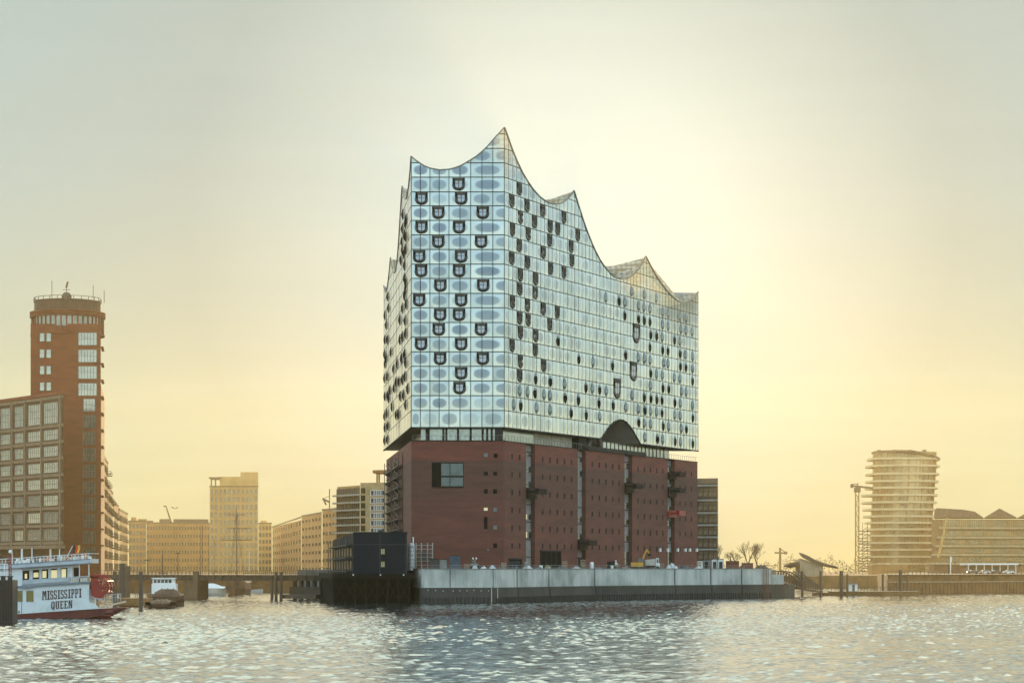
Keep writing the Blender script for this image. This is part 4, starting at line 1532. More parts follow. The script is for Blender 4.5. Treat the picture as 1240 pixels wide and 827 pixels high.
# ------------------------------------------------------------------ tall round-topped brick tower and its office wing
def build_tower():
    Y = 700
    A, B = P2(37, Y), P2(122, Y)
    root = empty('office_tower', (P2(80, Y).x, Y + 10, 4.6), 'tall orange brick tower with a round glazed top and roof masts at the left', 'tower')
    sc = Y / F
    zt = PZ(392, Y)
    W = shell(root, A, B, 20.5, 4.0, zt, M_REDBRICK)
    cx, cyy, r = P2(82, Y + 10.3).x, Y + 10.3, 11.0
    q = MB()
    q.lathe(cx, cyy, [(r - .5, zt - .6), (r - .5, zt + 2.7)], 40)
    q.build('crown_glazing', [mat('tower_crown_glass', (0.24, 0.25, 0.22), rough=0.2, metal=0.5)], root, smooth=True)
    q = MB()
    for i in range(40):
        t = 2 * math.pi * i / 40
        q.bar((cx + (r - .4) * math.cos(t), cyy + (r - .4) * math.sin(t), zt - 2.4), (cx + (r - .4) * math.cos(t), cyy + (r - .4) * math.sin(t), zt + 2.7), .35)
    q.build('crown_mullion', [M_REDBRICK], root)
    q = MB()
    z1 = PZ(380, Y)
    for k in range(3):
        q.lathe(cx, cyy, [(r - .6, zt + 2.55 + k * .62), (r + .25, zt + 2.6 + k * .62), (r + .25, zt + 3.0 + k * .62), (r - .6, zt + 3.05 + k * .62)], 40)
    q.lathe(cx, cyy, [(r - .5, zt - 2.9), (r + .05, zt - 2.8), (r + .05, zt - 2.35), (r - .5, zt - 2.3)], 40)
    q.build('crown_ring', [M_REDBRICK], root, smooth=False)
    q = MB()
    z2 = PZ(361, Y)
    q.lathe(cx, cyy, [(r - 1.1, zt + 2.6), (r - 1.1, z2 - .4), (r - 0.9, z2 - .35), (r - .9, z2), (r - 1.5, z2), (0.1, z2 - .5)], 40)
    q.build('drum', [mat('drum_brown', (0.075, 0.032, 0.018), rough=0.7)], root, smooth=False)
    q = MB()
    for i in range(26):
        t = 2 * math.pi * i / 26
        q.bar((cx + (r - 1) * math.cos(t), cyy + (r - 1) * math.sin(t), z2), (cx + (r - 1) * math.cos(t), cyy + (r - 1) * math.sin(t), z2 + .9), .16)
    q.lathe(cx, cyy, [(r - 1.05, z2 + .85), (r - .95, z2 + .85), (r - .95, z2 + 1.0), (r - 1.05, z2 + 1.0)], 30)
    q.build('roof_railing', [M_STEEL], root)
    # lettering-like light slots round the drum are only vents here
    q = MB()
    px0 = 82
    q.lathe(P2(79.5, Y).x, Y + 1.5, [(0.1, z2 - 1.2), (1.4, z2 - .6), (1.5, z2 + .8), (.9, z2 + 1.7), (0.1, z2 + 2.0)], 14)
    q.bar((P2(79.5, Y).x, Y + 1.5, z2 + 1.9), (P2(79.5, Y).x, Y + 1.5, z2 + 4.6), .16)
    q.bar((P2(75, Y).x, Y + 1.5, z2 + 2.6), (P2(84, Y).x, Y + 1.5, z2 + 2.6), .14)
    q.bar((P2(79, Y).x, Y + 1.5, z2 + 3.2), (P2(81, Y).x, Y + 1.5, z2 + 5.0), .5)
    q.build('wind_vane', [M_STEEL], root)
    for px, y0 in ((56.5, 336), (107, 342), (120.5, 348)):
        q = MB().bar((P2(px, Y).x, Y + 8, z2 - .5), (P2(px, Y).x, Y + 8, PZ(y0, Y)), .18, n=6)
        q.build('roof_mast', [M_STEEL], root)
    # windows
    sm = window_mesh(1.35, 2.4, 1, 1, frame=.1)
    put_windows(root, W, [(W.u_of(px), PZ(py, Y)) for py in (408.5, 428.3, 448.2, 468) for px in (51, 59)], sm, [M_GLASSB, M_FR])
    wide = window_mesh(5.4, 3.6, 6, 2, frame=.13)
    put_windows(root, W, [(W.u_of(106), PZ(py, Y)) for py in (410.5, 431, 451, 471.5)], wide, [M_GLASSB, M_FRW])
    mid = window_mesh(3.4, 3.6, 4, 2, frame=.13)
    put_windows(root, W, [(W.u_of(108), PZ(y, Y)) for y in (490.5, 510.5, 530.5, 550.5, 570.5, 590.5, 610.5, 630.5, 650.5, 670.5)], mid, [M_GLASSB, M_FRW])
    # sunlit side with window bays and little balconies
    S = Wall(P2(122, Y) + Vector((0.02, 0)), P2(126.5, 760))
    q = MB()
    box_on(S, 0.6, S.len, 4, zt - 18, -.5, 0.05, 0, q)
    q.build('side_wall', [M_SUNBRICK], root)  # lighter brick than the front: sunlight painted into this side
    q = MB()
    z = 14
    while z < zt - 3:
        box_on(S, .6, 14, z, z + .35, 0.0, .8, 0, q)
        z += 4.9
    q.build('side_ledge', [M_REDBRICK], root)
    return root


build_tower()


def build_office():
    A, B = P2(-14, 696), P2(77, 655)
    root = empty('office_block', (P2(40, 670).x, 675, 4.6), 'brown office block with beige framed window bays in front of the tower', 'building')
    W = shell(root, A, B, 16, 4.0, PZ(477.5, 655), M_BROWNWALL)
    zt = PZ(476.5, 655)
    q = MB()
    box_on(W, 0, W.len + .1, zt - .2, zt + .7, -2, .5, 0, q)
    q.build('roof_edge', [M_REDBRICK], root)
    floors = [482.5, 517, 537, 557, 577, 597, 617.5, 638.5, 659.5]      # top line of each storey at the right end
    Yr = 655
    bays = [(-13, -3), (1, 13), (18, 29), (34, 49.5), (53, 71)]
    sp = MB()
    for i in range(len(floors)):
        z1 = PZ(floors[i], Yr)
        sp_z = z1 + .45
        box_on(W, 0, W.len - .02, sp_z - .25, sp_z + .55, 0, .35, 0, sp)
    sp.build('storey_band', [M_BEIGEFR], root)
    pil = MB()
    for px in (-15, -1, 15.5, 31.5, 51.2, 74):
        u = W.u_of(px)
        box_on(W, u - .4, u + .4, PZ(661, Yr), zt - .25, 0, .55, 0, pil)
    pil.build('pilaster', [M_BEIGEFR], root)
    cache = {}
    for bi, (a, b) in enumerate(bays):
        for i in range(len(floors) - 1):
            z1 = PZ(floors[i], Yr) - .5
            z0 = PZ(floors[i + 1], Yr) + 1.4
            if i == 0:
                z1 -= .3
            ua, ub = W.u_of(a), W.u_of(b)
            key = (bi, i == 0)
            h = z1 - z0
            dark = i > 4 and (bi + i) % 3 != 0
            if (bi, i == 0, dark) not in cache:
                m = window_mesh(ub - ua - .6, h, 6 if bi < 4 else 8, 3 if i == 0 else 2, frame=.16, depth=.14)
                ob = m.build('window', [M_GLASSD if dark else M_GLASSB, M_FRW], root)
                cache[(bi, i == 0, dark)] = ob
            else:
                ob = cache[(bi, i == 0, dark)].copy()
                col.objects.link(ob)
            W.place(ob, (ua + ub) / 2, (z0 + z1) / 2, .05)
    # projecting ledge over the ground floor and its columns
    q = MB()
    box_on(W, 0, W.len + 1.0, PZ(664, Yr), PZ(660, Yr), 0, 3.0, 0, q)
    q.build('canopy', [M_BEIGEFR], root)
    for px in (24, 36, 71):
        u = W.u_of(px)
        p = W.P(u, 4.5, 2.4)
        MB().bar(p, (p.x, p.y, PZ(664, Yr)), .6, n=10).build('column', [M_WHITE], root)


build_office()


# ------------------------------------------------------------------ sunlit row along the canal
def canal_house(pa, Ya, pb, Yb, ytop, m, label, bal, seed, name='canal_house', steps=None):
    rnd = random.Random(seed)
    A, B = P2(pa, Ya), P2(pb, Yb)
    root = empty(name, (A.x, Ya, 4.6), label, 'building', 'houses along the left bank of the canal')
    zt = PZ(ytop, Ya)
    W = shell(root, A, B, 14, 4.0, zt, m)
    n = int((zt - 6) / 4.2)
    wm = window_mesh(2.2, 2.4, 2, 1, frame=.15)
    spots = []
    k = max(2, int(W.len / 7))
    for i in range(k):
        for j in range(n):
            spots.append((W.len * (i + .5) / k, 8 + j * 4.2))
    put_windows(root, W, spots, wm, [M_GLASSD, M_FR], cap=70)
    if bal:
        bfirst = None
        for i in range(k):
            for j in range(n):
                if (i + bal) % 2 == 0 or rnd.random() < .25:
                    continue
                q = None
                if bfirst is None:
                    q = MB()
                    q.box(-1.5, 1.5, -1.7, 0, -.15, .12)
                    q.box(-1.5, 1.5, -1.7, -1.62, 1.0, 1.1)
                    for x in [v * .5 - 1.5 for v in range(7)]:
                        q.box(x - .03, x + .03, -1.69, -1.63, .12, 1.0)
                    q.box(-1.5, -1.44, -1.6, 0, 1.0, 1.08)
                    q.box(1.44, 1.5, -1.6, 0, 1.0, 1.08)
                    ob = bfirst = q.build('balcony', [M_STEEL], root)
                else:
                    ob = bfirst.copy()
                    col.objects.link(ob)
                W.place(ob, W.len * (i + .5) / k, 6.6 + j * 4.2)
    # gable end facing the viewer carries windows too
    E = Wall(A - W.n * 12, A)
    E.n = Vector((0, -1))
    q = MB()
    box_on(W, 0, W.len, zt, zt + .8, -13.5, .25, 0, q)
    q.build('parapet', [M_ROOFB], root)
    return root


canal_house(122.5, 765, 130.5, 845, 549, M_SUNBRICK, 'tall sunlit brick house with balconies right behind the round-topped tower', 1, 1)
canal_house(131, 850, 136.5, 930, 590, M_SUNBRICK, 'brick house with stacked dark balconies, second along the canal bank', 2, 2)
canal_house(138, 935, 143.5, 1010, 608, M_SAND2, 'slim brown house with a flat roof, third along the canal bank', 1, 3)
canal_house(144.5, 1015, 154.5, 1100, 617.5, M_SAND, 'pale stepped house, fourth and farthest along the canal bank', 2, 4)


# ------------------------------------------------------------------ hazy blocks behind the bridge
def far_block(name, label, pa, Ya, pb, Yb, ytop, m, storeys, nwin, depth=25, mats=None, band=None, wfrac=.55, hfrac=.5, roof=None, base_z=4.5, ytop_b=None, group='distant buildings across the water', pent=None):
    A, B = P2(pa, Ya), P2(pb, Yb)
    root = empty(name, ((A.x + B.x) / 2, (Ya + Yb) / 2 + 3, base_z), label, 'building', group)
    zt = PZ(ytop, Ya)
    W = shell(root, A, B, depth, base_z - .6, zt, m, z1b=(PZ(ytop_b, Yb) if ytop_b else None))
    fh = (zt - base_z - 1.0) / storeys
    bw = W.len / nwin
    wm = window_mesh(bw * wfrac, fh * hfrac, 2 if bw > 2.5 else 1, 1, frame=.16, depth=.25)
    spots = [((i + .5) * bw, base_z + (j + .55) * fh) for j in reversed(range(storeys)) for i in range(nwin)]
    put_windows(root, W, spots, wm, mats or [M_GLASSD, M_FR], cap=96)
    q = MB()
    if band:
        for j in range(storeys + 1):
            box_on(W, 0, W.len, base_z + j * fh - .15, base_z + j * fh + .25, 0, .4, 0, q)
        q.build('storey_band', [band], root)
    else:
        box_on(W, -.2, W.len + .2, zt - .3, zt + .5, 0.02, .3, 0, q)
        q.build('cornice', [M_ROOFB], root)
    for (a, b, y, dy) in (pent or []):
        q = MB()
        ua, ub = W.u_of(a), W.u_of(b)
        q.obox(W.P(ua, zt - .2, -3), V3(W.d) * (ub - ua), -V3(W.n) * 8, UP * (PZ(y, Ya) - zt + .2), 0)
        q.build('penthouse', [M_ROOFB if dy else m], root)
    return root, W, zt


far_block('stepped_house', 'narrow hazy house with a notched roofline left of the long flat block', 156, 1500, 177, 1500, 631, M_SAND2, 7, 5, pent=[(158, 162, 626, 0), (166, 175, 628, 0)])
far_block('long_warehouse', 'long flat-roofed hazy block with rooftop plant behind the bridge', 177.5, 1540, 254, 1550, 633, M_SAND2, 6, 22, wfrac=.4, hfrac=.35, pent=[(178, 186, 630, 1), (195, 207, 628, 1), (212, 253, 628, 1)])
r_, W_, zt_ = far_block('hazy_tower', 'hazy sandstone high-rise with a stepped open roof behind the tall ship', 254, 1400, 312.5, 1400, 589, M_SAND, 11, 11, wfrac=.62, hfrac=.7, mats=[M_GLASSD, M_SAND], depth=24)
q = MB()
Y = 1400
q.prism([(PX(266, Y), Y + .3), (PX(291, Y), Y + .3), (PX(291, Y + 20), Y + 20), (PX(266, Y + 20), Y + 20)], zt_, PZ(577, Y))
q.prism([(PX(291.2, Y), Y + .2), (PX(312.5, Y), Y + .2), (PX(312.5, Y + 20), Y + 20), (PX(291.2, Y + 20), Y + 20)], zt_, PZ(571.5, Y))
q.build('upper_storey', [M_SAND], r_)
q = MB()
q.box(PX(253, Y), PX(268, Y), Y - .5, Y + 20, PZ(579.5, Y), PZ(577.5, Y))
for px in (255, 260):
    q.box(PX(px, Y), PX(px + 1.4, Y), Y + .5, Y + 2, zt_, PZ(579.5, Y))
q.build('roof_canopy', [M_ROOFB], r_)
far_block('hazy_house', 'narrow hazy house just right of the sandstone high-rise', 313, 1500, 329, 1500, 633.5, M_SAND, 7, 4, pent=[(315, 321, 630, 0)])
far_block('slope_roof_warehouse', 'hazy ochre warehouse whose roofline climbs to the right', 330, 1650, 365, 1330, 638, M_SAND2, 6, 12, ytop_b=629.5, wfrac=.3, hfrac=.4)
far_block('brown_block', 'hazy brown block with rooftop crane left of the balcony apartments', 365.5, 1280, 389.5, 1200, 625, M_SAND2, 7, 6, wfrac=.45, hfrac=.3)
far_block('brown_block', 'hazy brown block partly behind the balcony apartments', 390.5, 1160, 410, 1130, 617.5, M_SAND2, 7, 5, wfrac=.45, hfrac=.3)

# thin mast crane on the brown block
root = empty('rooftop_crane', (PX(399, 1170), 1170, PZ(617, 1170)), 'thin crane mast with a short raised jib on the hazy brown block', 'crane')
Y = 1170
MB().bar((PX(399, Y), Y, PZ(617, Y) - 1), (PX(399, Y), Y, PZ(592, Y)), .5).build('mast', [M_STEEL], root)
q = MB()
q.bar((PX(399.5, Y), Y, PZ(608, Y)), (PX(391, Y), Y, PZ(604, Y)), 1.0)
q.bar((PX(391, Y), Y, PZ(603, Y)), (PX(395, Y), Y, PZ(611, Y)), .9)
q.bar((PX(391, Y), Y, PZ(604, Y)), (PX(399, Y), Y, PZ(600, Y)), .2)
q.build('jib', [M_STEEL], root)

# slim telescopic crane over the long block
root = empty('mobile_crane', (PX(207, 1600), 1600, 4.6), 'leaning telescopic crane arm above the long hazy block', 'crane')
Y = 1600
MB().bar((PX(211.5, Y), Y, PZ(645, Y)), (PX(201, Y), Y, PZ(612.5, Y)), (1.4, .8)).build('boom', [M_STEEL], root)
MB().bar((PX(201, Y), Y, PZ(612.5, Y)), (PX(198, Y), Y, PZ(613, Y)), .9).build('boom_head', [M_STEEL], root)
q = MB().box(PX(209, Y), PX(214, Y), Y - 1.5, Y + 1.5, 4.6, PZ(644, Y))
q.build('chassis', [M_STEEL], root)


# ------------------------------------------------------------------ apartments with glass balconies beside the warehouse
def build_apartments():
    Y = 760
    root = empty('apartment_block', (PX(430, Y), Y + 8, 4.6), 'cream apartment block with long glass balconies beside the brick warehouse', 'building')
    A, B = P2(408.5, Y + 14), P2(436, Y)
    W = shell(root, A, B, 18, 4, PZ(588.5, Y + 7), M_SAND)
    C_, D_ = P2(436.4, Y), P2(468, Y - 4)
    W2 = shell(root, C_, D_, 18, 4, PZ(584.5, Y), mat('sunny_plaster', (0.52, 0.36, 0.17), rough=0.9))
    for i in range(7):
        y = 590 + i * 9.1
        z0, z1 = PZ(y + 9.1, Y), PZ(y, Y)
        q = MB()
        box_on(W, 0, W.len, z0 + .35, z1 - .1, .02, .12, 0, q)
        for k in range(13):
            u = W.len * k / 12
            box_on(W, u - .1, u + .1, z0 + .35, z1 - .1, .125, .3, 1, q)
        q.build('window_band', [M_GLASSB, M_BEIGEFR], root)
        q = MB()
        box_on(W, -.5, W.len + .4, z0 - .25, z0 + .3, 0, 1.6, 0, q)
        q.build('balcony_slab', [mat('slab_cream', (0.42, 0.38, 0.30), rough=.8)], root)
        q = MB()
        box_on(W2, .2, 1.8, z0 + .5, z1 - .2, .02, .15, 0, q)
        q.build('loggia', [M_DARK], root)
    wm = window_mesh(2.0, 1.5, 2, 1, frame=.15)
    put_windows(root, W2, [(W2.u_of(px), PZ(597 + j * 9.1, Y)) for j in range(6) for px in (452.5, 457.5, 462.5)], wm, [M_GLASSD, M_WHITE])
    q = MB()
    q.prism([(PX(451, Y), Y + 1), (PX(468, Y), Y - 1), (PX(468, Y), Y + 12), (PX(454, Y), Y + 12)], PZ(572.5, Y), PZ(569, Y))
    q.bar((PX(456, Y), Y + 3, PZ(585, Y)), (PX(456, Y), Y + 3, PZ(572, Y)), .5)
    q.bar((PX(458.5, Y), Y + 3, PZ(585, Y)), (PX(458.5, Y), Y + 3, PZ(572, Y)), .5)
    q.build('roof_canopy', [M_SUNBRICK], root)


build_apartments()


# ------------------------------------------------------------------ navy site building on its steel jetty
def build_navy():
    Y = 510
    M_NAVY = mat('navy_panel', (0.007, 0.011, 0.019), rough=0.7, var=0.12, scale=0.2, spec=0.1)
    M_NAVYL = mat('navy_trim', (0.018, 0.022, 0.028), rough=0.6)
    root = empty('site_office', (PX(460, Y), Y + 10, 6.4), 'dark navy two-storey cabin block with two small yellow windows on the jetty', 'building')
    zb, zt = 6.35, PZ(644.8, Y)
    A, B = P2(428, Y), P2(492.8, Y)
    W = Wall(A, B)
    q = MB().prism([(A.x, A.y), (B.x, B.y), (PX(492, 545), 545), (PX(425, 545), 545)], zb, zt)
    q.build('body', [M_NAVY], root)
    q = MB()
    box_on(W, 0.05, W.len - .05, PZ(659.4, Y), PZ(658.7, Y), 0, .05, 0, q)
    box_on(W, -.1, W.len + .1, zt - .25, zt + .15, -.5, .08, 1, q)
    for px in (460, 491.5):
        u = W.u_of(px)
        box_on(W, u - .08, u + .08, zb, zt - .3, 0, .04, 0, q)
    q.build('panel_joint', [M_NAVYL, M_NAVY], root)
    for (px, py) in ((463.6, 667.5), (463.6, 683)):
        wm = window_mesh(.85, 1.15, 2, 1, frame=.12)
        ob = wm.build('window', [mat('lit_yellow_pane', (0.42, 0.36, 0.18), rough=0.3, metal=.2), M_NAVY], root)  # lamplight behind the pane put into its yellow colour
        W.place(ob, W.u_of(px), PZ(py, Y), .02)
    # side running back with galleries
    A2, B2 = P2(403.5, 600), P2(427.8, 511)
    S = Wall(A2, B2)
    q = MB().prism([(A2.x, A2.y), (B2.x, B2.y), (PX(424, 540), 540), (PX(412, 600), 600)], zb, [PZ(653.5, 600), PZ(645.8, 511), PZ(645.8, 511), PZ(653.5, 600)])
    q.build('side_wing', [M_NAVY], root)
    g = MB()
    for z in (zb + .3, zb + 3.2, zb + 6.0):
        box_on(S, 3, S.len - 2, z, z + .25, 0, 1.5, 0, g)
    for k in range(8):
        u = 3 + (S.len - 5) * k / 7
        box_on(S, u, u + .4, zb, zt - 1.0, 1.3, 1.5, 0, g)
    g.build('gallery', [M_NAVYL], root)
    for k in range(7):
        for z in (zb + .8, zb + 3.7):
            q = MB()
            u = 4 + (S.len - 6) * (k + .3) / 7
            box_on(S, u, u + 3.5, z, z + 1.9, .02, .08, 0, q)
            q.build('window', [mat('dim_pane', (0.12, 0.12, 0.10), rough=.2, metal=.4)], root)
    q = MB()
    q.box(PX(458, Y + 6), PX(464, Y + 6), Y + 6, Y + 9, zt, zt + .7)
    q.build('roof_box', [M_NAVYL], root)
    # lights under the eaves of the jetty
    jet = empty('jetty', (PX(440, 505), 515, 0), 'black steel jetty with braced posts carrying the navy cabins', 'jetty')
    M_JET = mat('jetty_black', (0.006, 0.005, 0.005), rough=0.8, spec=0.1)
    q = MB().prism([(PX(386, 560), 560), (PX(402, 506), 506), (PX(498.5, 504), 504), (PX(503, 530), 530), (PX(470, 600), 600), (PX(392, 620), 620)], 5.2, 6.33)
    q.build('deck', [M_JET], jet)
    q = MB().prism([(PX(388, 561), 561), (PX(404, 509), 509), (PX(497, 507), 507), (PX(500, 530), 530), (PX(470, 590), 590), (PX(396, 610), 610)], -1.2, 5.2)
    q.build('sheet_wall', [mat('jetty_wall', (0.003, 0.003, 0.003), rough=0.9, spec=0.05)], jet)
    JW = Wall(P2(403, 506.3), P2(498, 504.3))
    for k in range(8):
        u = JW.len * (k + .1) / 7.3
        q = MB()
        q.bar(JW.P(u, -1.2, .1), JW.P(u, 5.2, .1), .42, n=8)
        q.build('post', [mat('brace_rust', (0.012, 0.006, 0.005)) if k in (3, 4) else M_JET], jet)
        if k < 7:
            q = MB()
            u2 = u + JW.len / 7.3
            q.bar(JW.P(u, 4.8, .1), JW.P(u2, .5, .1), .16)
            q.bar(JW.P(u, .5, .12), JW.P(u2, 4.8, .12), .16)
            q.build('brace', [mat('brace_rust', (0.012, 0.006, 0.005), rough=.8, spec=.1)], jet)
    q = MB()
    for px in (428, 461, 489):
        p = JW.P(JW.u_of(px), 5.9, .25)
        q.box(p.x - .12, p.x + .12, p.y - .1, p.y + .1, p.z, p.z + .3)
    q.build('deck_lamp', [M_WHITE], jet)


build_navy()


# ------------------------------------------------------------------ footbridge to the mainland
def build_bridge():
    root = empty('footbridge', (PX(300, 570), 572, 0), 'long low brown footbridge with railings crossing the canal mouth', 'bridge')
    A, B = P2(118, 600), P2(402, 556)
    W = Wall(A, B)
    zd = 5.7
    q = MB()
    box_on(W, 0, W.len, zd - 1.25, zd, -3.5, 0, 0, q)
    box_on(W, 0, W.len, zd - .15, zd + .12, -3.7, .25, 0, q)
    for k in range(30):
        u = W.len * k / 29
        box_on(W, u, u + .18, zd - 1.2, zd - .1, 0.0, .22, 0, q)
    q.build('deck', [mat('bridge_brown', (0.065, 0.038, 0.022), rough=0.8)], root)
    for o in (.1, -3.6):
        q = MB()
        for z in (.55, 1.15):
            box_on(W, 0, W.len, zd + z, zd + z + .07, o, o + .07, 0, q)
        n = 60
        for k in range(n + 1):
            u = (W.len - .1) * k / n
            box_on(W, u, u + .08, zd + .1, zd + 1.15, o, o + .07, 0, q)
        q.build('railing', [M_STEEL], root)
    for (a, b, top) in ((221, 239, zd + .3), ):
        q = MB()
        box_on(W, W.u_of(a), W.u_of(b), -1.2, zd - 1.25, -4, -.3, 0, q)
        box_on(W, W.u_of(b) - 1.2, W.u_of(b) + .3, -1.2, zd + 1.0, -.4, .35, 0, q)
        q.build('pier', [mat('pier_brown', (0.14, 0.085, 0.045), rough=.9)], root)
    for px in (332, 337, 343):
        q = MB()
        u = W.u_of(px)
        q.bar(W.P(u, -1.2, .8), W.P(u, zd + .9 if px != 332 else zd - 1.2, .8), .75, n=10)
        q.build('pile', [M_STEEL], root)
    q = MB()
    for k in range(5):
        u = W.u_of(346 + k * 8)
        box_on(W, u, u + .8, -1.2, zd - 1.25, -3.2, -2.6, 0, q)
    box_on(W, W.u_of(343), W.u_of(392), 0.2, 3.0, -3.0, -2.2, 0, q)
    box_on(W, W.u_of(343), W.u_of(384), 0.2, 1.2, -2.2, 0.4, 0, q)
    q.build('trestle', [M_STEEL], root)


build_bridge()
# ------------------------------------------------------------------ office block just behind the warehouse
def build_narrow():
    Y = 745
    A, B = P2(826, Y + 4), P2(869, Y)
    root = empty('glazed_office', (PX(850, Y), Y + 6, GZ), 'narrow dark glazed office block behind the right end of the brick warehouse', 'building')
    zt = PZ(579.7, Y)
    W = Wall(A, B)
    q = MB().prism([(A.x, A.y), (B.x, B.y), (B.x + 1.5, B.y + 16), (A.x + 1.5, A.y + 16)], 6, zt)
    q.build('wall', [mat('dark_stone', (0.075, 0.06, 0.05), rough=.8)], root)
    q = MB()
    box_on(W, 0, W.len + .1, zt - 1.4, zt + .2, 0, .35, 0, q)
    q.build('attic', [M_BEIGEFR], root)
    ys = [586.5, 604.5, 619.8, 634.5, 649.2, 664, 679]
    wm = window_mesh(1.25, 2.5, 2, 1, frame=.12, depth=.25)
    spots = [(W.u_of(px), PZ((a + b) / 2 + .4, Y)) for a, b in zip(ys, ys[1:]) for px in (836, 842, 848.6, 855, 861.2, 866.6)]
    put_windows(root, W, spots, wm, [mat('warm_glass', (0.34, 0.32, 0.22), rough=.12, metal=.5, var=.4, scale=.5), M_FR])
    q = MB()
    for y in ys:
        box_on(W, 0, W.len + .15, PZ(y + 1.6, Y), PZ(y, Y), 0, .45, 0, q)
        box_on(W, 0, W.len + .15, PZ(y + 2.5, Y), PZ(y + 2.1, Y), 0, .7, 0, q)
    q.build('storey_band', [mat('band_pale', (0.30, 0.28, 0.24), rough=.7)], root)
    q = MB()
    box_on(W, 0, W.len + .1, GZ - .5, PZ(679.3, Y), .02, .5, 0, q)
    q.build('ground_floor', [M_WHITE], root)


build_narrow()


# ------------------------------------------------------------------ round banded residential tower
def build_round():
    Y = 1240
    root = empty('round_tower', (PX(1094, Y), Y + 12, 5), 'rounded residential tower of stacked curved balconies at the right', 'tower')
    z5 = lambda x, y: (1000 + x / 3.9375, 530 + y / 3.9375)
    slabs = [(97, 200, 538), (131, 192, 538), (170, 192, 534), (205, 192, 531), (237, 190, 529), (271, 172, 527), (306, 174, 524), (340, 178, 520), (373, 182, 516),
             (404, 190, 512), (435, 195, 510), (466, 198, 509), (500, 165, 508), (533, 172, 506), (566, 180, 504), (600, 205, 503)]
    M_SLAB = mat('balcony_haze_gold', (0.58, 0.45, 0.26), rough=.7, var=.06)  # pale slabs with the gold of the haze put into their colour
    M_CURT = mat('tower_glass', (0.40, 0.31, 0.17), rough=.25, metal=.35, var=.35, scale=.18)  # glass colour warmed by painted haze glow
    cy0 = Y + 18

    def plan(x0, x1, n=30, bulge=15.0):
        """rounded plan between two sight lines"""
        a, b = PX(x0, cy0), PX(x1, cy0)
        c, h = (a + b) / 2, (b - a) / 2
        pts = []
        for i in range(n):
            t = 2 * math.pi * i / n
            ct, st = math.cos(t), math.sin(t)
            pts.append((c + h * abs(ct) ** .62 * (1 if ct > 0 else -1), cy0 + bulge * abs(st) ** .75 * (1 if st > 0 else -1)))
        return pts
    prev_z = PZ(530 + 62 / 3.9375, Y)
    body = [(228, 520), (228, 520), (228, 518), (228, 515), (228, 513), (226, 510), (224, 508), (222, 505), (220, 503), (218, 502), (217, 500), (216, 500), (216, 500), (216, 499), (216, 498), (216, 498), (218, 498)]
    for i, (y, xl, xr) in enumerate(slabs):
        zc = PZ(530 + y / 3.9375, Y)
        bl, br = body[i]
        q = MB().prism(plan(1000 + bl / 3.9375, 1000 + br / 3.9375, bulge=16.1), zc, prev_z if i else prev_z - .2)
        p = plan(1000 + bl / 3.9375, 1000 + br / 3.9375, n=64, bulge=16.3)
        for k, (x, yy) in enumerate(p):
            if yy < cy0 + 2:
                q.bar((x, yy, zc), (x, yy, prev_z - .2), .16 if k % 3 else .4, 1)
        q.build('storey', [M_CURT, M_SAND2], root)
        sl = plan(1000 + xl / 3.9375, 1000 + xr / 3.9375, n=40, bulge=18.2)
        q = MB().prism(sl, zc - .52, zc + .52)
        q.build('balcony_slab', [M_SLAB], root)
        prev_z = zc - .2
    q = MB().prism(plan(1000 + 225 / 3.9375, 1000 + 500 / 3.9375, bulge=15.0), 4.8, prev_z)
    q.build('ground_floor', [M_CURT], root)
    # roof plate sloping down to the right
    zl, zr = PZ(530 + 60 / 3.9375, Y), PZ(530 + 95 / 3.9375, Y)
    pts = plan(1000 + 223 / 3.9375, 1000 + 538 / 3.9375, n=40, bulge=18.6)
    xs = [p[0] for p in pts]
    zs = []
    for x, y in pts:
        f = (x - min(xs)) / (max(xs) - min(xs))
        zs.append(zl + .2 if f < .5 else lerp(zl + .2, zr, ((f - .5) / .5) ** 1.2))
    q = MB().prism(pts, [z - .9 for z in zs], zs)
    q.build('roof', [M_ROOFB], root)
    p2 = plan(1000 + 229 / 3.9375, 1000 + 519 / 3.9375, bulge=16.0)
    q = MB().prism(p2, PZ(530 + 97 / 3.9375, Y), [pl(sorted((px_, z_ - .85) for (px_, _), z_ in zip(pts, zs)), x) for x, y in p2])
    q.build('top_storey', [M_CURT], root)
    q = MB()
    for px in (1063, 1082, 1100, 1118):
        q.box(PX(px, cy0), PX(px + 4, cy0), cy0, cy0 + 3, zr, zl + 1.2)
    q.build('roof_plant', [M_ROOFB], root)


build_round()


def lattice(q, x, y, z0, z1, w, step=2.6, bar=.28):
    for dx in (-w / 2, w / 2):
        for dy in (-w / 2, w / 2):
            q.bar((x + dx, y + dy, z0), (x + dx, y + dy, z1), bar)
    z = z0
    s = 1
    while z < z1 - step:
        for dy in (-w / 2, w / 2):
            q.bar((x - s * w / 2, y + dy, z), (x + s * w / 2, y + dy, z + step), bar * .7)
            q.bar((x - w / 2, y + dy, z), (x + w / 2, y + dy, z), bar * .7)
        s = -s
        z += step


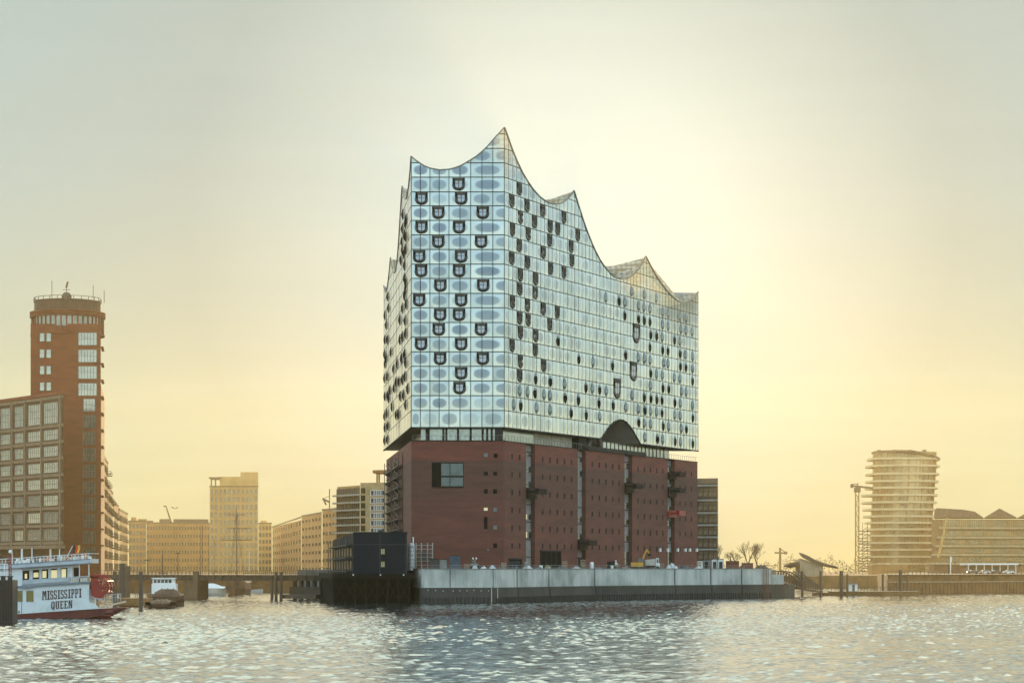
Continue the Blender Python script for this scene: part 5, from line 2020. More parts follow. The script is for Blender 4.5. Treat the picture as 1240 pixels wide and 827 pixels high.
def build_tower_crane():
    Y = 1232
    x = PX(1038, Y)
    root = empty('tower_crane', (x, Y, 5), 'yellow-brown lattice tower crane beside the rounded tower', 'crane')
    q = MB()
    lattice(q, x, Y, 4.5, PZ(596, Y), 1.7, bar=.35)
    q.build('mast', [mat('crane_ochre', (0.30, 0.15, 0.04), rough=.6)], root)
    q = MB()
    q.box(x - 1.5, x + 1.6, Y - 1.5, Y + 1.5, PZ(596, Y), PZ(590, Y))
    q.bar((x, Y, PZ(590, Y)), (x + .2, Y, PZ(586, Y)), .5)
    q.build('cab', [M_STEEL], root)
    q = MB()
    q.bar((PX(1030.5, Y), Y, PZ(588, Y)), (PX(1058, Y), Y + 3, PZ(590.5, Y)), .9)
    q.bar((PX(1030.5, Y), Y, PZ(586.3, Y)), (PX(1040, Y), Y, PZ(585.5, Y)), .35)
    q.box(PX(1030, Y), PX(1033, Y), Y - 1, Y + 1, PZ(590.5, Y), PZ(586.5, Y))
    q.build('jib', [M_STEEL], root)
    # scaffold balconies hanging between the crane and the tower
    sc = empty('scaffold', (PX(1047, Y), Y + 4, 5), 'untidy access scaffold between the lattice crane and the rounded tower', 'scaffold')
    rnd = random.Random(4)
    q = MB()
    for dx in (1041.5, 1046, 1052):
        q.bar((PX(dx, Y), Y + 4, 4.8), (PX(dx, Y), Y + 4, PZ(632, Y)), .25)
    for k in range(13):
        z = 6 + k * 1.7
        q.bar((PX(1041, Y), Y + 4, z + rnd.uniform(-.4, .4)), (PX(1056, Y), Y + 4, z + rnd.uniform(-.5, .5)), .45)
        q.bar((PX(1041 + rnd.uniform(0, 4), Y), Y + 4, z), (PX(1052, Y), Y + 4, z + 2.5), .35)
    q.build('platform', [M_STEEL], sc)


build_tower_crane()


# ------------------------------------------------------------------ long office with folded roofs
def build_long_office():
    Y = 1180
    A, B = P2(1128, Y), P2(1262, Y + 10)
    root = empty('long_office', (PX(1190, Y), Y + 12, 5), 'long low office with pale banded floors and folded brown roofs at the right edge', 'building')
    z5 = lambda x, y: (1000 + x / 3.9375, 530 + y / 3.9375)
    W = Wall(A, B)
    zt = PZ(628.5, Y)
    q = MB().prism([(A.x, A.y), (B.x, B.y), (B.x + 20, B.y + 40), (A.x + 14, A.y + 40)], 4, zt)
    q.build('wall', [mat('office_brown', (0.26, 0.14, 0.055), rough=.8)], root)
    fl = [(628, 637), (641, 648.5), (652, 659), (662.5, 669.5), (673, 680)]
    for i, (a, b) in enumerate(fl):
        q = MB()
        box_on(W, W.u_of(1141), W.len, PZ(b, Y), PZ(a + 1.5, Y), 0.05, .3, 0, q)
        n = 46
        for k in range(n):
            u = lerp(W.u_of(1141), W.len, k / n)
            box_on(W, u, u + .22, PZ(b, Y), PZ(a + 1.5, Y), .3, .55, 1, q)
        q.build('window_band', [mat('office_band_glass', (0.28, 0.23, 0.13), rough=.25, metal=.35, var=.3, scale=.3), M_SAND2], root)
        q = MB()
        box_on(W, W.u_of(1136) - i * 1.2, W.len, PZ(b + 3.2, Y), PZ(b + .8, Y), 0.05, 1.2, 0, q)
        q.build('storey_band', [mat('band_sand', (0.44, 0.33, 0.18), rough=.7)], root)
    # folded roofs
    for pts in (((515, 380), (519, 345), (530, 335), (655, 342), (710, 351), (752, 380)), ((756, 380), (828, 336), (912, 380)), ((916, 380), (965, 352), (1030, 380))):
        Yf = Y + 3
        pp = [z5(*p) for p in pts]
        f = [Vector((PX(px, Yf), Yf, PZ(py, Yf))) for px, py in pp]
        bk = [v + Vector((6, 30, 0)) for v in f]
        q = MB()
        q.quad(f)
        q.quad(bk[::-1])
        for i in range(len(f)):
            j = (i + 1) % len(f)
            q.quad([f[j], f[i], bk[i], bk[j]])
        q.build('folded_roof', [mat('roof_copper', (0.16, 0.09, 0.055), rough=.7)], root)
    # low dark plinth buildings and the leaning white mast
    q = MB().box(PX(1055, 960), PX(1098, 960), 958, 970, 4.8, PZ(684, 960))
    o = tag(q.build('quay_shed', [M_SAND2]), 'low brown shed at the foot of the rounded tower', 'shed')
    q = MB()
    q.box(PX(1130, 940), PX(1147, 940), 938, 950, 4.8, PZ(684, 940), 0)
    q.box(PX(1129, 940), PX(1148, 940), 937, 951, PZ(684, 940), PZ(683.2, 940), 1)
    tag(q.build('kiosk', [mat('kiosk_brown', (0.16, 0.07, 0.03)), M_ROOFB]), 'brown box kiosk left of the flagpole on the right quay', 'kiosk')
    q = MB()
    q.box(PX(1150, 940), PX(1167, 940), 938, 950, 4.8, PZ(685, 940), 0)
    q.box(PX(1149, 940), PX(1168, 940), 937, 951, PZ(685, 940), PZ(684.2, 940), 1)
    tag(q.build('kiosk', [mat('kiosk_brown', (0.16, 0.07, 0.03)), M_ROOFB]), 'brown box kiosk right of the flagpole on the right quay', 'kiosk')
    pv = empty('pavilion', (PX(1200, 940), 945, 5), 'long white flat-roofed pavilion behind the parked cars', 'pavilion')
    q = MB()
    q.box(PX(1170, 945), PX(1232, 945), 943, 958, PZ(683.8, 945), PZ(681.8, 945))
    q.build('roof', [M_WHITE], pv)
    q = MB()
    for k in range(7):
        q.box(PX(1172 + k * 9.5, 945), PX(1173 + k * 9.5, 945), 944, 945, 4.8, PZ(683.8, 945))
    q.build('column', [M_WHITE], pv)
    q = MB().box(PX(1172, 950), PX(1230, 950), 950, 957, 4.8, PZ(683.8, 950))
    q.build('wall', [M_BEIGEFR], pv)
    mst = MB().bar((PX(1136.5, 1160), 1160, PZ(675, 1160)), (PX(1146.5, 1160), 1160, PZ(627, 1160)), (1.6, .9), n=8)
    tag(mst.build('leaning_mast', [M_SAND]), 'white leaning mast in front of the long office', 'mast')
    q = MB().bar((PX(1151, 930), 930, 5), (PX(1151, 930), 930, PZ(673, 930)), .4, n=8)
    fp = empty('flagpole', (PX(1151, 930), 930, 5), 'short flagpole with a hanging pale flag between the two kiosks', 'flagpole')
    q.build('pole', [M_WHITE], fp)
    q = MB().quad([(PX(1151.2, 930), 930, PZ(680, 930)), (PX(1151.2, 930), 930, PZ(673.3, 930)), (PX(1153, 930), 930.2, PZ(674, 930)), (PX(1152.6, 930), 930.2, PZ(681, 930))])
    q.build('flag', [mat('pale_flag', (0.55, 0.6, 0.6))], fp)


build_long_office()


def build_dock_hall():
    """low hall with upswept shell roofs beyond the gangway"""
    Y = 830
    root = empty('shell_roof_hall', (PX(980, Y), Y + 5, 5), 'low hall with a beak-like upswept shell roof beyond the gangway', 'pavilion')
    z = lambda x, y: (860 + x / 6.2, 620 + y / 6.2)

    def shell_(top, bot, y0, y1, m, name):
        q = MB()
        f = [Vector((PX(z(x, 0)[0], Y), y0, PZ(z(0, yy)[1], Y))) for x, yy in top]
        g = [Vector((PX(z(x, 0)[0], Y), y0, PZ(z(0, yy)[1], Y))) for x, yy in bot]
        k = Vector((4, y1 - y0, -.6))
        for i in range(len(f) - 1):
            q.quad([g[i], g[i + 1], f[i + 1], f[i]])
            q.quad([f[i], f[i + 1], f[i + 1] + k, f[i] + k])
            q.quad([g[i + 1], g[i], g[i] + k, g[i + 1] + k])
        q.quad([g[0], f[0], f[0] + k, g[0] + k])
        q.build(name, m, root)
    shell_([(664, 302), (690, 308), (735, 326), (780, 352), (830, 372), (880, 388), (945, 404)], [(672, 318), (692, 340), (730, 356), (775, 374), (826, 392), (878, 402), (945, 412)], Y, Y + 22, [M_ROOFB], 'roof')
    shell_([(552, 402), (585, 384), (625, 374), (668, 372)], [(560, 408), (590, 400), (628, 392), (668, 396)], Y + 1, Y + 18, [M_ROOFB], 'side_roof')
    q = MB()
    q.prism([(PX(z(676, 0)[0], Y), Y + 1), (PX(z(850, 0)[0], Y), Y + 1), (PX(z(860, 0)[0], Y), Y + 20), (PX(z(690, 0)[0], Y), Y + 20)], 4.5, [PZ(z(0, 345)[1], Y), PZ(z(0, 398)[1], Y), PZ(z(0, 398)[1], Y), PZ(z(0, 360)[1], Y)])
    q.build('wall', [mat('hall_beige', (0.34, 0.26, 0.17), rough=.8)], root)


build_dock_hall()


# ------------------------------------------------------------------ bare winter trees
def bare_tree(px, Y, ytop, label, seed, spread=.5):
    rnd = random.Random(seed)
    zg = 4.6 if Y > 890 else GZ
    base = Vector((PX(px, Y), Y, zg))
    H = PZ(ytop, Y) - zg
    root = empty('bare_tree', base, label, 'tree', 'bare winter trees right of the warehouse')
    tr, cr = MB(), MB()
    tr.bar(base - Vector((0, 0, .3)), base + Vector((0, 0, H * .34)), (.55, .36), n=6)

    def grow(p, d, ln, w, lev):
        e = p + d * ln
        (tr if lev < 1 else cr).bar(p, e, (w, w * .65), n=4 if lev < 3 else 3)
        if lev >= 5 or ln < .35:
            return
        for _ in range(3 if lev < 4 else 2):
            nd = (d + Vector((rnd.uniform(-1, 1), rnd.uniform(-1, 1), rnd.uniform(-.35, .75))) * spread).normalized()
            grow(e - d * ln * rnd.uniform(0, .35), nd, ln * rnd.uniform(.58, .8), w * .62, lev + 1)
    for k in range(4):
        d = Vector((rnd.uniform(-.45, .45), rnd.uniform(-.4, .4), 1)).normalized()
        grow(base + Vector((0, 0, H * .3)), d, H * .26, .26, 0)
    M_BARK = mat('bark', (0.07, 0.045, 0.028), rough=.9)
    tr.build('trunk', M_BARK, root)
    cr.build('crown', M_BARK, root)


bare_tree(872.5, 900, 655, 'bare tree closest to the dark glazed office, tall and thin', 1, .5)
bare_tree(888, 905, 665, 'small bare tree, lowest of the four by the right end of the quay', 2, .7)
bare_tree(905.5, 900, 655, 'slim upright bare tree left of the widest tree', 3, .45)
bare_tree(916.5, 902, 655.5, 'widest bare tree, rightmost of the row behind the quay end', 4, .75)


def far_woods():
    rnd = random.Random(21)
    q = MB()
    for k in range(9000):
        px = rnd.choice([rnd.uniform(862, 1075), rnd.uniform(925, 1060), rnd.uniform(120, 420), rnd.uniform(1040, 1250)])
        Y = rnd.uniform(930, 1400) if px > 800 else rnd.uniform(1100, 1380)
        top = 678 + 4 * math.sin(px * .13) + 3 * math.sin(px * .41 + 1)
        x = PX(px, Y)
        z = rnd.uniform(4.5, max(5.5, PZ(top, 1100)))
        s = rnd.uniform(.2, .5)
        v = [Vector((rnd.uniform(-1, 1), rnd.uniform(-1, 1), rnd.uniform(-1, 1))) * s for _ in range(3)]
        c = Vector((x, Y, z))
        q.quad([c + a for a in v])
    tag(q.build('scrub', [mat('winter_scrub', (0.17, 0.105, 0.045), rough=.95, var=.3)]), kind='stuff')


far_woods()

# distant harbour crane
Y = 1500
root = empty('harbour_crane', (PX(944.7, Y), Y, 4.6), 'tiny distant crane with a level arm between the bare trees and the shell roof', 'crane')
q = MB().bar((PX(944.7, Y), Y, 4), (PX(944.7, Y), Y, PZ(663, Y)), 1.3)
q.build('mast', [M_STEEL], root)
q = MB().bar((PX(938, Y), Y, PZ(669, Y)), (PX(953.5, Y), Y, PZ(669.5, Y)), 1.0)
q.box(PX(949.5, Y), PX(953, Y), Y - 1, Y + 1, PZ(671, Y), PZ(667.3, Y))
q.bar((PX(944.7, Y), Y, PZ(664, Y)), (PX(951, Y), Y, PZ(668.5, Y)), .5)
q.build('arm', [M_STEEL], root)


# ------------------------------------------------------------------ right quay: wall band, cars, pontoon, gangways, piles
def build_right_quay():
    M_QB = mat('quay_brown', (0.20, 0.095, 0.035), rough=.9, var=.2, scale=.3)  # brown pushed to orange, with the hazy glow painted in
    root = empty('east_quay_wall', (PX(1150, 710), 712, 0), 'low brown quay wall with a pale ledge at the right edge', 'wall')
    W = Wall(P2(1075, 695.4), P2(1246, 734.4))
    q = MB()
    box_on(W, 0, W.len, 3.15, 3.5, 0, .7, 0, q)
    q.build('ledge', [mat('ledge_sand', (0.30, 0.21, 0.12))], root)
    q = MB()
    box_on(W, 0, W.len, -1.2, 3.15, 0.02, .4, 0, q)
    q.build('sheet_wall', [M_QB], root)
    q = MB()
    for k in range(40):
        u = W.len * k / 40
        box_on(W, u, u + .25, -1.2, 3.1, .4, .55, 0, q)
    o = q.build('sheet_rib', [M_QB], root)
    q = MB()
    box_on(W, 0, W.len, 5.3, 5.5, -.5, .15, 0, q)
    for k in range(36):
        u = W.len * k / 36
        box_on(W, u, u + .1, 5.5, 6.5, -.1, .0, 0, q)
    box_on(W, 0, W.len, 6.5, 6.6, -.1, 0, 0, q)
    q.build('railing', [M_STEEL], root)


build_right_quay()


def make_car(x, y, z, c, label, heading=0.0, van=False, L_=4.4, group='cars parked on the right quay'):
    """side-on car, nose to the left when heading is zero"""
    root = empty('parked_car', (0, 0, 0), label, 'van' if van else 'car', group)
    prof = ([(-2.2, .35), (-2.25, .75), (-2.1, 1.0), (-1.5, 1.15), (-1.0, 1.95), (2.1, 2.0), (2.2, 1.9), (2.25, .4)] if van else
            [(-2.2, .35), (-2.25, .65), (-2.05, .85), (-1.2, .98), (-.55, 1.42), (.9, 1.45), (1.6, 1.05), (2.15, .95), (2.25, .6), (2.2, .35)])
    k = L_ / 4.5
    q = MB()
    n = len(prof)
    for s, w in ((-1, .86), (1, .86)):
        q.v += [(px * k, s * (w if pz < 1.05 else w - .14), pz) for px, pz in prof]
    q.f.append(tuple(range(n)))
    q.f.append(tuple(range(n, 2 * n))[::-1])
    q.m += [0, 0]
    q.uv += [None, None]
    for i in range(n):
        j = (i + 1) % n
        q.f.append((j, i, n + i, n + j))
        q.m.append(0)
        q.uv.append(None)
    q.build('body', [c], root)
    q = MB()
    gl = [(-1.35, 1.2), (-1.0, 1.75), (-.3, 1.78), (-.3, 1.2)] if van else [(-.95, 1.0), (-.5, 1.36), (.85, 1.38), (1.35, 1.04)]
    q.quad([(px * k, -.885 if van else -.84, pz) for px, pz in gl])
    q.build('side_window', [M_DARKGL], root)
    for wx in (-1.35, 1.4):
        q = MB()
        for i in range(12):
            t0, t1 = 2 * math.pi * i / 12, 2 * math.pi * (i + 1) / 12
            q.quad([(wx * k, -.9, .33), (wx * k + .33 * math.cos(t0), -.9, .33 + .33 * math.sin(t0)), (wx * k + .33 * math.cos(t1), -.9, .33 + .33 * math.sin(t1))])
            q.quad([(wx * k + .33 * math.cos(t0), -.9, .33 + .33 * math.sin(t0)), (wx * k + .33 * math.cos(t0), -.65, .33 + .33 * math.sin(t0)), (wx * k + .33 * math.cos(t1), -.65, .33 + .33 * math.sin(t1)), (wx * k + .33 * math.cos(t1), -.9, .33 + .33 * math.sin(t1))])
        q.build('wheel', [M_BLACK], root)
    root.location = (x, y, z)
    root.rotation_euler = (0, 0, heading)
    return root


CARC = [mat('car_silver', (0.42, 0.42, 0.40), rough=.3, metal=.5), mat('car_dark', (0.05, 0.05, 0.055), rough=.3), mat('car_white', (0.7, 0.7, 0.68), rough=.35), mat('car_red', (0.35, 0.03, 0.03), rough=.3)]
for px, c, lab in ((1178, 1, 'dark car parked on the right quay, nearest the right-hand kiosk'), (1192, 0, 'silver car second from the right-hand kiosk'), (1206, 1, 'dark car third from the right-hand kiosk'), (1221, 2, 'white car farthest from the kiosks, near the edge of the photo')):
    make_car(PX(px, 860), 860, 5.3, CARC[c], lab)


def pile(px, Y, ytop, w, label, group='mooring piles', m=None, cap=None, name='mooring_pile'):
    q = MB()
    x = PX(px, Y)
    w = w * Y / F
    zt = PZ(ytop, Y)
    q.lathe(x, Y, [(w / 2, -1.2), (w / 2, zt - .1), (w / 2 * .92, zt), (0.02, zt + .02)], 14)
    if cap:
        q.lathe(x, Y, [(w / 2 + .06, zt - .5), (w / 2 + .06, zt - .2)], 14)
    o = q.build(name, [m or M_STEEL])
    return tag(o, label, 'pile', group)


G_R = 'steel piles by the right pontoon'
pile(971.5, 625, 691, 3.0, 'slim pile standing in the middle of the gangway', G_R)
pile(993.7, 640, 691, 3.0, 'slim pile where the gangway meets the pontoon', G_R)
pile(1018.8, 640, 690.8, 4.6, 'thickest dark pile on the right pontoon', G_R)
pile(1026, 640, 695, 2.6, 'short pile just right of the thickest pontoon pile', G_R)
pile(1069, 655, 695, 2.6, 'thin pile halfway along the right pontoon', G_R)
pile(1090.5, 648, 690, 4.4, 'thick pile at the right end of the pontoon', G_R)
pile(1098.5, 652, 695, 2.0, 'thin pile at the corner of the brown quay wall', G_R)


def build_pontoon():
    root = empty('pontoon', (PX(1050, 645), 648, 0), 'long low floating pontoon moored off the right quay', 'pontoon')
    Y = 642
    q = MB()
    q.box(PX(1008, Y), PX(1113, Y), Y, Y + 9, -.4, 1.0)
    q.box(PX(988, Y), PX(1008, Y), Y + .5, Y + 8, -.4, .75)
    q.build('float', [M_BANK], root)
    q = MB().box(PX(1008, Y) - .2, PX(1113, Y) + .2, Y - .15, Y + 9.1, 1.0, 1.18)
    q.build('deck', [mat('deck_planks', (0.20, 0.16, 0.11))], root)
    q = MB()
    for px in range(1012, 1112, 4):
        q.bar((PX(px, Y), Y + 8, 1.2), (PX(px, Y), Y + 8, 4.0 if px % 12 == 0 else 2.3), .14)
    q.bar((PX(1012, Y), Y + 8, 2.3), (PX(1110, Y), Y + 8, 2.3), .1)
    q.build('railing', [M_STEEL], root)
    hut = empty('ticket_hut', (PX(1036, Y), Y + 4, 1.18), 'small white hut on the right pontoon beside the short pile', 'hut')
    q = MB().box(PX(1030, Y), PX(1040.5, Y), Y + 3, Y + 6, 1.18, 3.2)
    q.build('wall', [M_WHITE], hut)
    q = MB().box(PX(1028.5, Y), PX(1042, Y), Y + 2.6, Y + 6.4, 3.2, 3.4)
    q.build('roof', [M_BEIGEFR], hut)
    q = MB().box(PX(1034, Y), PX(1037, Y), Y + 2.94, Y + 3.0, 1.18, 2.9)
    q.build('door', [M_FR], hut)


build_pontoon()


def gangway(p0, p1, h0, h1, w, label, arch=0.0, n=10):
    root = empty('gangway', p0, label, 'gangway')
    p0, p1 = Vector(p0), Vector(p1)
    d = p1 - p0
    s = Vector((-d.y, d.x, 0)).normalized() * w
    q = MB()
    q.obox(p0, d, s, (0, 0, -.3))
    q.build('deck', [M_STEEL], root)
    for off in (Vector((0, 0, 0)), s):
        q = MB()
        tp = []
        for i in range(n + 1):
            t = i / n
            b = p0 + d * t + off
            hh = lerp(h0, h1, t) + arch * math.sin(math.pi * t)
            tp.append((b, b + Vector((0, 0, hh))))
        for (a, b), (c, e) in zip(tp, tp[1:]):
            q.bar(b, e, .26)
            q.bar(a, b, .16)
            q.bar(a, e, .12)
            q.bar((a + b) / 2, (c + e) / 2, .1)
        q.bar(*tp[-1], .16)
        q.build('truss', [M_STEEL], root)


gangway(at(936, 702, 640), at(968, 711.5, 632), 2.4, 1.6, 2.2, 'brown arched gangway leaving the end of the quay', arch=1.0)
gangway(at(967, 711.5, 632), at(996, 716, 636), 4.5, .8, 2.2, 'sloping brown gangway leading down to the pontoon')
# ------------------------------------------------------------------ stern-wheel paddle boat moored at the left
def build_paddle_boat():
    Y = 352
    s = Y / F
    X = lambda px: (px - 620) * s
    Z = lambda py: EYE + (687 - py) * s
    SH = 0.066
    x0 = X(15.5)
    root = empty('paddle_boat', (X(60), Y + 3, 0), 'white stern-wheel excursion boat with a red paddle wheel at the left edge', 'boat')
    M_BW = mat('boat_white', (0.62, 0.66, 0.68), rough=.45, var=.08, scale=.5)
    M_BRED = mat('boat_red', (0.11, 0.015, 0.014), rough=.5, var=.2)
    M_PRED = mat('paddle_red', (0.27, 0.013, 0.009), rough=.45, var=.1)
    M_BTRIM = mat('boat_trim', (0.16, 0.20, 0.25), rough=.5)
    M_BGREY = mat('boat_grey', (0.40, 0.45, 0.50), rough=.5)
    D = 6.2          # beam

    def sh(q):
        q.v = [(x, y, z + SH * (x - x0)) for x, y, z in q.v]
        return q
    zdeck = Z(743.5)        # top of the red strake at the left
    # hull
    q = MB()
    st = [(X(-110), .25), (X(-70), .8), (X(-20), 1.0), (X(16), 1.0), (X(60), 1.0), (X(100), .98), (X(122), .9), (X(138), .75), (X(150), .5)]
    bot = {0: .6, 1: -.2, 2: -.7, 3: -.7, 4: -.7, 5: -.6, 6: -.1, 7: .75, 8: 1.45}
    rings = []
    for i, (x, w) in enumerate(st):
        hw = D / 2 * w
        c = Y + D / 2
        top = zdeck - .05 + (0.75 if i == 0 else 0)
        topz = top + SH * (x - x0)
        b = bot[i]
        rings.append([(x, c - hw, topz), (x, c - hw * .97, lerp(b, topz, .35)), (x, c - hw * .6, b), (x, c + hw * .6, b), (x, c + hw * .97, lerp(b, topz, .35)), (x, c + hw, topz)])
    for a, b in zip(rings, rings[1:]):
        for i in range(5):
            q.quad([a[i + 1], a[i], b[i], b[i + 1]])
        q.quad([a[0], a[5], b[5], b[0]])
    q.quad(rings[-1])
    q.quad(rings[0][::-1])
    q.build('hull', [M_BRED], root)
    # main deck house (white side with the name)
    q = MB()
    q.box(X(-60), X(107.5), Y, Y + D, zdeck, Z(711.5), 0)
    q.box(X(-60), X(17), Y - .02, Y, zdeck, zdeck + .02, 0)
    sh(q).build('main_deck_house', [M_BW], root)
    q = MB()
    # white hull strake curving to the stern
    q.quad([(X(107.5), Y - .01, zdeck), (X(120.5), Y + .02, zdeck), (X(115), Y + .02, zdeck + .75), (X(107.5), Y - .01, zdeck + 1.05)])
    q.box(X(107.5), X(121), Y + .1, Y + D - .1, zdeck - .02, zdeck + .12)
    sh(q).build('stern_bulwark', [M_BW], root)
    # upper deck slab
    q = MB()
    q.box(X(-60), X(109), Y - .35, Y + D + .3, Z(711.6), Z(709.6))
    q.box(X(27), X(40), Y - .36, Y - .33, Z(713), Z(711.6))
    sh(q).build('upper_deck', [M_BTRIM], root)
    # upper cabin
    q = MB()
    q.box(X(-60), X(87), Y + .5, Y + D - .5, Z(709.6), Z(687.5))
    q.box(X(-60), X(27), Y - .05, Y + .5, Z(709.6), Z(687.5))
    sh(q).build('upper_cabin', [M_BW], root)
    q = MB()
    q.box(X(27.3), X(86), Y - .3, Y - .22, Z(708), Z(703.6))
    q.box(X(27.3), X(109), Y - .32, Y - .2, Z(703.6), Z(702.8))
    for px in range(88, 109, 3):
        q.box(X(px), X(px + .5), Y - .3, Y - .22, Z(709.6), Z(703.6))
    q.box(X(85), X(108.7), Y - .3, Y - .22, Z(709.4), Z(704.8), 1)
    sh(q).build('upper_railing', [M_BGREY, mat('lace_panel', (0.62, 0.56, 0.50), rough=.6, var=.3, scale=6)], root)
    # cabin windows with lamplight inside
    for i, px in enumerate((31, 43, 54, 65, 77)):
        q = MB()
        a, b = X(px - 4.1), X(px + 3.9)
        q.box(a, b, Y + .44, Y + .5, Z(704.5), Z(691.5), 0)
        q.box(a - .08, a, Y + .38, Y + .51, Z(704.8), Z(691.2), 1)
        q.box(b, b + .08, Y + .38, Y + .51, Z(704.8), Z(691.2), 1)
        q.box(a - .08, b + .08, Y + .37, Y + .51, Z(691.5), Z(690.8), 1)
        w = sh(q).build('window', [M_BLACK, M_BW], root)
        q = MB()
        k = [(.30, .25, .35, .45), (.12, .3, .75, .45), (.1, .2, .6, .65), (.05, .12, .9, .75), (.1, .1, .7, .8)][i]
        wA, hA = b - a, 13 * s
        q.box(a + wA * k[0], a + wA * min(.95, k[0] + k[2]), Y + .42, Y + .44, Z(704.5) + hA * k[1], Z(704.5) + hA * min(.95, k[1] + k[3]))
        sh(q).build('lit_pane', [mat('cabin_light', (0.7, 0.6, 0.35), rough=.5, emit=((1.0, 0.78, 0.36), .4))], w).location = (0, 0, 0)
    q = MB().box(X(88), X(94.5), Y + .9, Y + 1.0, Z(704), Z(692))
    sh(q).build('door', [M_BLACK], root)
    # sun deck roof and fascia
    q = MB()
    q.box(X(-60), X(110), Y - .5, Y + D + .4, Z(687.8), Z(682.5), 0)
    q.box(X(-60), X(110.3), Y - .55, Y - .5, Z(683.4), Z(682.4), 1)
    q.box(X(-60), X(110.3), Y - .55, Y - .5, Z(688.2), Z(687.4), 1)
    sh(q).build('roof', [M_BGREY, M_BTRIM], root)
    q = MB()
    for px in (96, 107.5):
        q.box(X(px), X(px + 1), Y - .3, Y - .18, Z(709.6), Z(687.8))
    sh(q).build('stanchion', [M_BW], root)
    # top railing
    q = MB()
    px = -60
    while px < 111:
        q.box(X(px), X(px + .6), Y - .45, Y - .38, Z(682.5), Z(676))
        px += 4.2
    q.box(X(-60), X(110.5), Y - .47, Y - .36, Z(676.4), Z(675.6))
    q.box(X(-60), X(110.5), Y - .46, Y - .38, Z(679.4), Z(679.0))
    q.box(X(110), X(110.6), Y - .45, Y + D, Z(676.4), Z(675.8))
    sh(q).build('top_railing', [M_BW], root)
    rnd = random.Random(9)
    q = MB()
    for k in range(34):
        px = 16 + rnd.random() * 92
        q.box(X(px), X(px + rnd.uniform(1, 3)), Y + rnd.uniform(.2, 3), Y + 3.2, Z(682.5), Z(rnd.uniform(676.5, 680)), rnd.choice([0, 0, 1]))
    sh(q).build('deck_chairs', [M_BW, mat('chair_orange', (0.45, 0.2, 0.1))], root)
    root_children_fix = [c for c in root.children if c.name.startswith('deck_chairs')]
    for c in root_children_fix:
        c['kind'] = 'stuff'
    # hull windows (yellow shutters)
    for px in (23, 36.3):
        q = MB()
        q.box(X(px - 4.2), X(px + 4.2), Y - .05, Y, Z(728), Z(715), 0)
        q.box(X(px - 4.7), X(px + 4.7), Y - .03, Y, Z(728.6), Z(714.4), 1)
        q.build('porthole_shutter', [mat('shutter_ochre', (0.20, 0.15, 0.035), rough=.6), M_BGREY], root)
    q = MB().box(X(22.3), X(23.7), Y - .04, Y, Z(742), Z(739.3))
    q.box(X(26), X(26.5), Y - .03, Y, Z(743), Z(729))
    q.build('hawse_hole', [M_BLACK], root)

    # the name, slab lettering
    def glyph(ch):
        """block letters on a 5 x 8 grid as (x0,x1,z0,z1) bars or 4-point quads"""
        T = 1.45
        g = {
            'I': [(1.2, 3.2, 0, 8), (.3, 4.1, 0, 1), (.3, 4.1, 7, 8)],
            'M': [(0.1, 1.7, 0, 8), (4.6, 6.2, 0, 8), [(1.2, 8), (2.6, 8), (3.8, 3.2), (3.0, 2.6)], [(3.7, 8), (5.1, 8), (3.4, 2.6), (2.5, 3.2)], (-.3, 2.1, 0, .9), (4.2, 6.6, 0, .9)],
            'S': [(0, 1.6, 4.3, 7.4), (2.9, 4.5, .6, 3.7), (.5, 4.0, 7, 8), (.5, 4.0, 0, 1), [(.3, 5.2), (1.6, 4.6), (4.2, 2.8), (3.0, 3.8)], (3.3, 4.5, 5.6, 7.3), (0, 1.2, .7, 2.4), (.6, 3.9, 3.6, 4.5)],
            'P': [(.6, 2.2, 0, 8), (2.2, 4.0, 7, 8), (2.2, 4.0, 3.4, 4.4), (3.5, 5.0, 4, 7.4), (0, 2.9, 0, .9), (0, 1, 7.1, 8)],
            'Q': [(0, 1.6, 1, 7), (3.1, 4.7, 1, 7), (.7, 4.0, 7, 8), (.7, 4.0, 0.1, 1.1), [(1.9, 2.2), (3.0, 2.4), (4.9, -1.0), (3.6, -1.2)]],
            'U': [(.3, 1.9, 1, 8), (3.3, 4.9, 1, 8), (1, 4.2, 0, 1.1), (-.2, 2.4, 7.2, 8), (2.8, 5.4, 7.2, 8)],
            'E': [(.5, 2.1, 0, 8), (2.1, 4.4, 7, 8), (2.1, 4.4, 0, 1), (2.1, 3.6, 3.6, 4.5), (3.8, 4.6, 5.9, 7.4), (3.8, 4.6, .6, 2.2), (0, 1, 7.1, 8), (0, 1, 0, .9)],
            'N': [(.3, 1.8, 0, 8), (3.7, 5.0, 0, 8), [(1.1, 8), (2.4, 8), (4.6, 0), (3.4, 0)], (-.2, 2.2, 0, .8), (3.1, 5.5, 7.2, 8)],
        }[ch]
        w = {'I': 4.4, 'M': 6.6, 'S': 4.9, 'P': 5.3, 'Q': 5.2, 'U': 5.6, 'E': 5.0, 'N': 5.7}[ch]
        return g, w

    def write(word, xa, xb, zb, h, name='name_lettering'):
        tot = sum(glyph(c)[1] + .55 for c in word) - .55
        k = (xb - xa) / tot
        kz = h / 8
        q = MB()
        cx = 0
        lay = 0
        for c in word:
            g, w = glyph(c)
            for b in g:
                lay += 1
                y = Y - .03 - (lay % 9) * .003
                if isinstance(b, tuple):
                    pts = [(b[0], b[2]), (b[1], b[2]), (b[1], b[3]), (b[0], b[3])]
                else:
                    pts = b
                q.quad([(xa + (cx + p[0]) * k, y, zb + p[1] * kz) for p in pts])
            cx += w + .55
        q.v = [(x, y, z + SH * 1.05 * (x - xa)) for x, y, z in q.v]
        return q.build(name, [mat('letter_brown', (0.045, 0.02, 0.022), rough=.6)], root)
    write('MISSISSIPPI', X(51.3), X(99), Z(726.3), 11 * s)
    write('QUEEN', X(62), X(88), Z(737.6), 9.6 * s)
